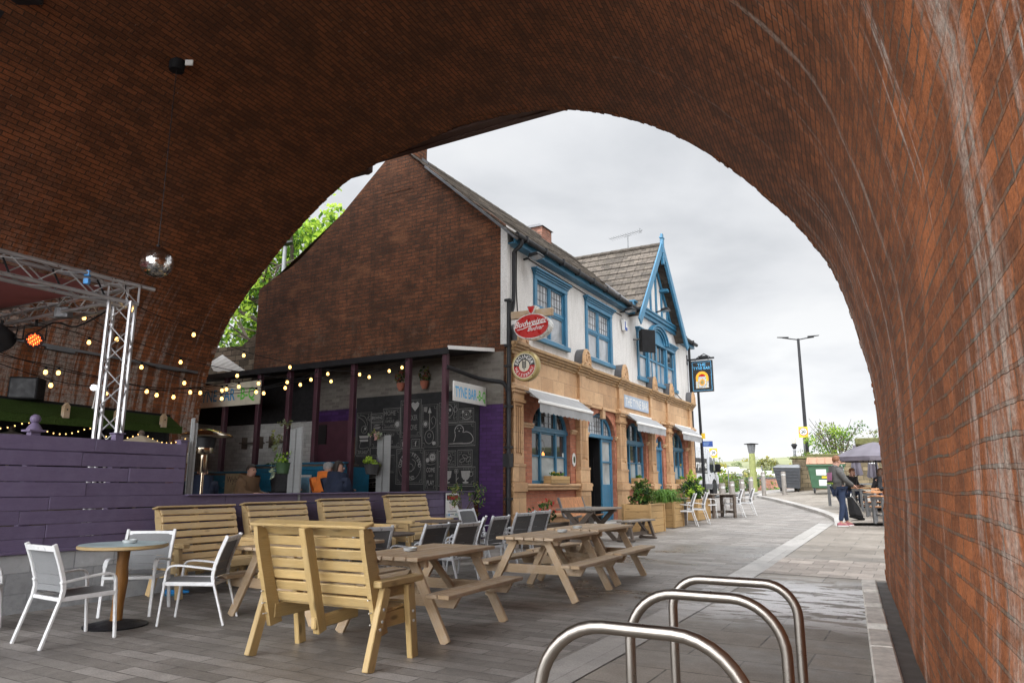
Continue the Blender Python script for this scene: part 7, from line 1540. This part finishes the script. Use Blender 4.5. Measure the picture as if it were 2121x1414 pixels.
t=thing('street_lamp','thin old style lamp post with a pale lantern, behind the retaining wall','street lamp',(17.3,44.,.5),0); m=MB(); m.tube([(0,0,-1),(0,0,2.9)],[.11,.09],10); m.lathe([(.14,1.9),(.16,2.0),(.12,2.1)],(0,0,0),10); m.build('post','grey_metal',t); m=MB(); m.lathe([(.08,2.95),(.17,3.15),(.2,3.2),(.1,3.3)],(0,0,0),8); m.build('bracket','black_metal',t); m=MB(); m.lathe([(.1,3.3),(.17,3.65),(.03,3.9)],(0,0,0),8); m.build('lantern','cream',t)
t=thing('street_lamp','dark flat topped lamp post in front of the lime green tree behind the gable','street lamp',(-9.2,27.5,0),R(10)); m=MB(); m.tube([(0,0,0),(0,0,10.75)],[.13,.08],10); m.build('pole','grey_metal',t); m=MB(); m.hexa([(-.55,-.2,10.7),(.3,-.2,10.9),(.3,.2,10.9),(-.55,.2,10.7),(-.4,-.15,10.82),(.28,-.15,11.0),(.28,.15,11.0),(-.4,.15,10.82)]); m.build('lamp_head','black_metal',t,bevel=.02)
# ---- van
van=thing('delivery_van','white high roof van with black name panel, parked behind the end of the pub','van',(8.25,34.6,gz(8.25,34.6)+.01),R(59)); W=1.85; pf=[(-3.0,.42),(2.55,.36),(2.62,.62),(2.60,.92),(2.50,1.06),(2.02,1.16),(1.52,1.90),(1.28,2.12),(.95,2.24),(.55,2.30),(-2.9,2.32),(-3.0,2.25)]
m=MB(); m.prism([(x,-W/2,z) for x,z in pf],(0,W,0)); 
body=m.build('body','van_white',van,bevel=.06,seg=3)
m=MB(); m.prism([(x,-W/2-.004,z) for x,z in [(2.0,1.20),(1.52,1.86),(1.10,1.90),(1.02,1.30),(1.15,1.14)]],(0,W+.008,0)); m.build('side_window','glass_dark',van,bevel=.01)
m=MB(); m.hexa([(2.04,-.76,1.18),(2.04,.76,1.18),(1.55,.70,1.88),(1.55,-.70,1.88),(2.07,-.76,1.20),(2.07,.76,1.20),(1.58,.70,1.90),(1.58,-.70,1.90)]); m.build('windscreen','glass_dark',van)
m=MB(); m.box(-2.6,-W/2-.006,1.10,.62,-W/2-.001,1.80,0); m.text('enterprise',(.56,-W/2-.009,1.36),(1,0,0),(0,0,1),.50,1,'r',fit_sx('enterprise',.50,3.05,.02),.02); m.text('rent-a-car',(.56,-W/2-.009,1.14),(1,0,0),(0,0,1),.22,1,'r',1.0,.01); m.build('name_panel',['sign_black','sign_white'],van)
m=MB(); m.box(-3.0,-W/2-.02,.40,2.5,-W/2+.0,.62); m.box(2.45,-W/2-.01,.34,2.68,W/2+.01,.60); m.build('lower_cladding','bin_grey',van,bevel=.03)
for x in (1.75,-1.9):
    for s in (-1,1):
        m=MB(); m.lathe([(.2,-.12),(.36,-.11),(.38,-.05),(.38,.08),(.2,.1)],(x,s*(W/2-.08),.37),22,0,(0,1,0)); w_=m.build('wheel','rubber',van); m=MB(); m.lathe([(.001,-.01),(.18,-.0),(.22,.02)],(x,s*(W/2-.08)+s*.11,.37),16,0,(0,-s,0),False); m.build('hub_cap','silver',w_)
m=MB(); m.prism([(2.0+math.cos(a*PI/10)*.46-.25,-W/2-.012,.40+.46*math.sin(a*PI/10)) for a in range(11)],(0,.01,0)); m.build('wheel_arch','black_plastic',van)
m=MB(); m.box(1.78,-W/2-.30,1.18,1.95,-W/2-.06,1.58); m.bar((1.8,-W/2-.08,1.22),(1.85,-W/2+.02,1.16),.08,.1); m.build('mirror','black_plastic',van,bevel=.03)
m=MB(); m.hexa([(2.25,-W/2-.01,.80),(2.61,-W/2+.25,.80),(2.63,-W/2+.3,.75),(2.2,-W/2-.01,.72),(2.05,-W/2-.005,1.05),(2.48,-W/2+.15,1.05),(2.52,-W/2+.2,1.0),(2.05,-W/2-.005,1.0)]); m.build('headlight','glass_pale',van)
m=MB(); m.box(1.0,-W/2-.012,1.0,1.16,-W/2,1.04); m.build('door_handle','black_plastic',van); m=MB(); 
for x in (.72,2.0): m.box(x-.006,-W/2-.003,.6,x+.006,-W/2+.001,1.12 if x>1 else 2.1)
m.build('door_seam','grey_metal',van)
# ---- far side of the road
t=thing('garden_wall','low red brick wall across the road behind the bollards','wall',(16.2,47.0,.75),0); m=MB(); m.box(-1.0,-.15,-.5,14,.15,.95); m.build('brickwork','far_brick',t); m=MB(); m.box(-1.05,-.2,.95,14,.2,1.05); m.build('coping','lead',t)
t=thing('mesh_fence','thin grey wire mesh fence on posts across the road','fence',(13.4,44.8,.75),0); m=MB(); 
for k in range(5): m=MB(); m.tube([(k*2.1,0,0),(k*2.1,0,1.75)],.04,6); m.build('post','grey_metal',t)
m=MB()
for k in range(45): m.tube([(k*.19,0,.05),(k*.19,0,1.7)],.004,3)
for k in range(7): m.tube([(0,0,.1+k*.26),(8.4,0,.1+k*.26)],.004,3)
m.build('wire_mesh','grey_metal',t)
for k,(x,y,z,rad,n,kinds,l) in enumerate([(13.7,45.8,.5,(1.0,1.,1.0),800,['leaf_mid','leaf_green','leaf_olive'],'green hedge bush just right of the van mirror across the road'),(15.2,46.3,.5,(.9,.9,.8),600,['leaf_green','leaf_mid','leaf_dark'],'darker hedge bush left of the squat green lamp'),(16.5,45.9,.4,(.8,.7,.55),400,['leaf_mid','leaf_lime','leaf_olive'],'small weedy bush in front of the low red brick wall'),(12.3,47.,.5,(1.2,1.,1.1),600,['leaf_green','leaf_mid'],'hedge bush mostly hidden behind the van')]): shrub('hedge_bush',l,(x,y,z),rad,n,.17,40+k,kinds,30,.26,6,'bushes across the road')
def tree(name,label,loc,h,rad,n,size,seed,kinds,clumps,spread,trunk_r=.25,group=None,limbs=9,zc=None):
    t=thing(name,label,'tree',loc,0,group); rg=random.Random(seed); zc=zc or h-rad[2]; m=MB(); m.leaves(n,(0,0,zc),rad,size,rg,tuple(range(len(kinds))),clumps,spread,.2); m.build('crown',kinds,t)
    m=MB(); m.tube([(0,0,-.5),(.1,0,zc*.5),(0,.1,zc*1.1)],[trunk_r,trunk_r*.75,trunk_r*.3],10)
    for q in range(limbs):
        a=rg.uniform(0,6.28); z0=zc*rg.uniform(.4,.9); e=V(math.cos(a)*rad[0]*rg.uniform(.4,.9),math.sin(a)*rad[1]*rg.uniform(.4,.9),z0+rg.uniform(.1,.7)*rad[2]); p=V(0,0,z0); mid=p.lerp(e,.5)+V(0,0,.25*rad[2]*rg.random()); m.tube([p,mid,e],[trunk_r*.4,trunk_r*.25,.03],6)
        for b in range(4): e2=e+V(rg.uniform(-1,1)*rad[0]*.3,rg.uniform(-1,1)*rad[1]*.3,rg.uniform(-.1,.4)*rad[2]*.5); m.tube([mid.lerp(e,.5),e2],[.05,.015],4)
    m.build('trunk','bark',t); return t
tree('leafy_tree','big lime green spring tree between the arch and the pub gable',(-9.9,31.0,0),16.6,(4.7,3.8,6.3),16000,.27,61,['leaf_lime','leaf_lime','leaf_mid','leaf_green'],150,.13,.35,None,22,9.6)
tree('round_tree','rounded yellow green tree on the far hillside beyond the squat lamp',(71.,200,3.2),6.2,(3.5,3,2.9),1500,.7,62,['leaf_yellow','hazed_leaf','leaf_olive'],60,.2,.3,None,6,3.3)
# ---- hillside, wood, warehouse and far houses
m=MB(); xs=[-300+k*20 for k in range(46)]; ys=[70,110,160,220,300,420,600]; hz=[-2.,0.,2.6,5.6,9.6,11.6,12.]; vv=[]
for j,y in enumerate(ys):
    for x in xs: vv.append((x,y,hz[j]+(noise.noise(V(x*.012,y*.01,3))*.30)*max(hz[j]+3,1)+max(min((x-60)*.018,5),-1.8)*(y/300)))
n=len(xs); fs=[(j*n+i,j*n+i+1,(j+1)*n+i+1,(j+1)*n+i) for j in range(len(ys)-1) for i in range(n-1)]; m.add(vv,fs,[[(0,0)]*4 for f in fs],0,True); struct(m.build('hill','hill_field'))
rg=random.Random(77); m=MB()
for q in range(520):
    y=rg.choice([140,170,200,240,290,340])+rg.uniform(-15,15); x=rg.uniform(.05,.95)*y+rg.uniform(-20,20); j=next(i for i in range(len(ys)-1) if ys[i]<=y<=ys[i+1]); f=(y-ys[j])/(ys[j+1]-ys[j]); z=hz[j]+(hz[j+1]-hz[j])*f; s=rg.uniform(1.,2.2)
    m.leaves(46,(x,y,z+s*.6),(s*1.2,s,s),s*.55,rg,(rg.choice((0,1,2)),),5,.4)
struct(m.build('far_wood',['hazed_leaf','hazed_leaf_green','leaf_yellow']),'stuff')
t=thing('warehouse','long pale warehouse with a low arched roof on the skyline','warehouse',(142.,318,10.6),R(4)); m=MB(); m.prism([(-40,-14,-3),(-40,-14,2.6),(-38,-9,4.4),(-36,0,5.2),(-38,9,4.4),(-40,14,2.6),(-40,14,-3)],(110,0,0)); m.build('shell','warehouse',t); m=MB(); m.box(-16,-14.2,-.5,-13.5,-14.05,2.4); m.build('door','grey_metal',t)
for k,(x,y,z,w,h,l) in enumerate([(52.5,176,2.6,5,2.,'row of white flat roofed houses at the left below the far hill'),(58.5,178,2.4,5,1.8,'low white house in the middle of the far valley'),(63.,176,2.2,4.5,1.5,'low white house nearest the squat green lamp in the far valley')]):
    t=thing('white_house',l,'house',(x,y,z),R(-6),'white houses in the valley'); m=MB(); m.box(-w/2,-3,0,w/2,3,h); m.build('wall','far_white',t); m=MB(); m.prism([(-w/2-.2,-3.3,h),(-w/2-.2,0,h+1.1),(-w/2-.2,3.3,h)],(w+.4,0,0)); m.build('roof','far_white',t)
    m=MB()
    for q in range(4): m.box(-w/2+.8+q*w/4.2,-3.03,h*.35,-w/2+1.7+q*w/4.2,-3.01,h*.75)
    m.build('window','glass_dark',t)
# ================================================================== CAMERA, SKY, SUN
cam=bpy.data.cameras.new('camera'); co=bpy.data.objects.new('camera',cam); COL.objects.link(co); co.location=(0,0,1.27); co.rotation_euler=(R(90+11.437),0,0); cam.sensor_width=36; cam.lens=25.0; cam.clip_end=3000; cam.clip_start=.02; SC.camera=co
ZEN=85.0; BACK_FILL=100.0  # extra sky gain overhead and behind the camera, added to light the arch interior
SUN_EL=R(52); SUN_AZ=R(140)      # compass style: 0 = +Y, 90 = +X
w=bpy.data.worlds.new('World'); SC.world=w; w.use_nodes=True; nt=w.node_tree; nt.nodes.clear()
def nn(t,**k):
    x=nt.nodes.new(t)
    for a,b in k.items(): setattr(x,a,b)
    return x
out=nn('ShaderNodeOutputWorld'); bg=nn('ShaderNodeBackground'); nt.links.new(bg.outputs[0],out.inputs[0]); bg.inputs[1].default_value=.1
sky=nn('ShaderNodeTexSky'); sky.sky_type='NISHITA'; sky.sun_disc=False; sky.sun_elevation=SUN_EL; sky.sun_rotation=SUN_AZ; sky.dust_density=4
tc_=nn('ShaderNodeTexCoord'); sep=nn('ShaderNodeSeparateXYZ'); nt.links.new(tc_.outputs['Generated'],sep.inputs[0])
def mth(op,a,b=None):
    x=nn('ShaderNodeMath',operation=op)
    for i,v in enumerate((a,b)):
        if v is None: continue
        if isinstance(v,(int,float)): x.inputs[i].default_value=v
        else: nt.links.new(v,x.inputs[i])
    return x.outputs[0]
zc=mth('MAXIMUM',sep.outputs[2],0.0); dn=mth('ADD',zc,.22); cmb=nn('ShaderNodeCombineXYZ'); nt.links.new(mth('DIVIDE',sep.outputs[0],dn),cmb.inputs[0]); nt.links.new(mth('DIVIDE',sep.outputs[1],dn),cmb.inputs[1])
nz=nn('ShaderNodeTexNoise'); nt.links.new(cmb.outputs[0],nz.inputs['Vector']); nz.inputs['Scale'].default_value=1.5; nz.inputs['Detail'].default_value=7; nz.inputs['Roughness'].default_value=.5; nz.inputs['Distortion'].default_value=.25
rp=nn('ShaderNodeValToRGB'); nt.links.new(nz.outputs[0],rp.inputs[0]); cr=rp.color_ramp
for e,(p,c) in zip(cr.elements,((.36,(6.2,6.4,6.7)),(.64,(8.7,8.8,8.9)))): e.position=p; e.color=(*[q/10 for q in c],1)
e=cr.elements.new(.5); e.color=(.765,.78,.805,1)
# overcast: brighter overhead, pale band at the horizon
gr=nn('ShaderNodeValToRGB'); nt.links.new(zc,gr.inputs[0]); g=gr.color_ramp
g.elements[0].position=0.; g.elements[0].color=(.98,.98,.98,1); g.elements[1].position=1.; g.elements[1].color=(1,1,1,1)
for p,c in ((.12,.96),(.30,.83),(.50,.90),(.62,.97)): e=g.elements.new(p); e.color=(c,c,c,1)
mx=nn('ShaderNodeMix',data_type='RGBA',blend_type='MULTIPLY'); mx.inputs[0].default_value=1.; nt.links.new(rp.outputs[0],mx.inputs[6]); nt.links.new(gr.outputs[0],mx.inputs[7])
hb=nn('ShaderNodeValToRGB'); nt.links.new(zc,hb.inputs[0]); hb.color_ramp.elements[0].color=(.85,.85,.85,1); hb.color_ramp.elements[1].position=.17; hb.color_ramp.elements[1].color=(0,0,0,1)
mh=nn('ShaderNodeMix',data_type='RGBA'); nt.links.new(hb.outputs[0],mh.inputs[0]); nt.links.new(mx.outputs[2],mh.inputs[6]); mh.inputs[7].default_value=(.865,.875,.89,1)
# zenith gain as a number so it may pass 1
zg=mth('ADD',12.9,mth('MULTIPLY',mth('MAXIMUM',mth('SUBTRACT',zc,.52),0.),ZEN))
bk=mth('MAXIMUM',mth('MULTIPLY',mth('ADD',mth('MULTIPLY',sep.outputs[0],.55),mth('MULTIPLY',sep.outputs[1],.83)),-1.),0.); zg=mth('ADD',zg,mth('MULTIPLY',bk,BACK_FILL))
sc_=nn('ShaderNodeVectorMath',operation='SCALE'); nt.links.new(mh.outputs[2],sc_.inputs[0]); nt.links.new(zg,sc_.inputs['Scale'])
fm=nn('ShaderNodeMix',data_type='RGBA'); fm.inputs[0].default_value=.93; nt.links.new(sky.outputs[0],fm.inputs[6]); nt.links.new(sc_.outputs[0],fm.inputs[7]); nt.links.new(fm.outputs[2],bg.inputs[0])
sn=bpy.data.lights.new('sun','SUN'); so=bpy.data.objects.new('sun',sn); COL.objects.link(so); sn.energy=.6; sn.angle=R(20); sn.color=(1.,.96,.9)
dv=V(math.sin(SUN_AZ)*math.cos(SUN_EL),math.cos(SUN_AZ)*math.cos(SUN_EL),math.sin(SUN_EL)); so.rotation_euler=(-dv).to_track_quat('-Z','Y').to_euler(); so.location=dv*60
SC.view_settings.view_transform='Standard'; SC.view_settings.look='None'; SC.view_settings.exposure=0; SC.view_settings.gamma=1
SC.render.engine='CYCLES'; c=SC.cycles; c.use_denoising=True; c.max_bounces=8; c.diffuse_bounces=5; c.glossy_bounces=4; c.transmission_bounces=4; c.caustics_reflective=False; c.caustics_refractive=False; c.sample_clamp_indirect=4.
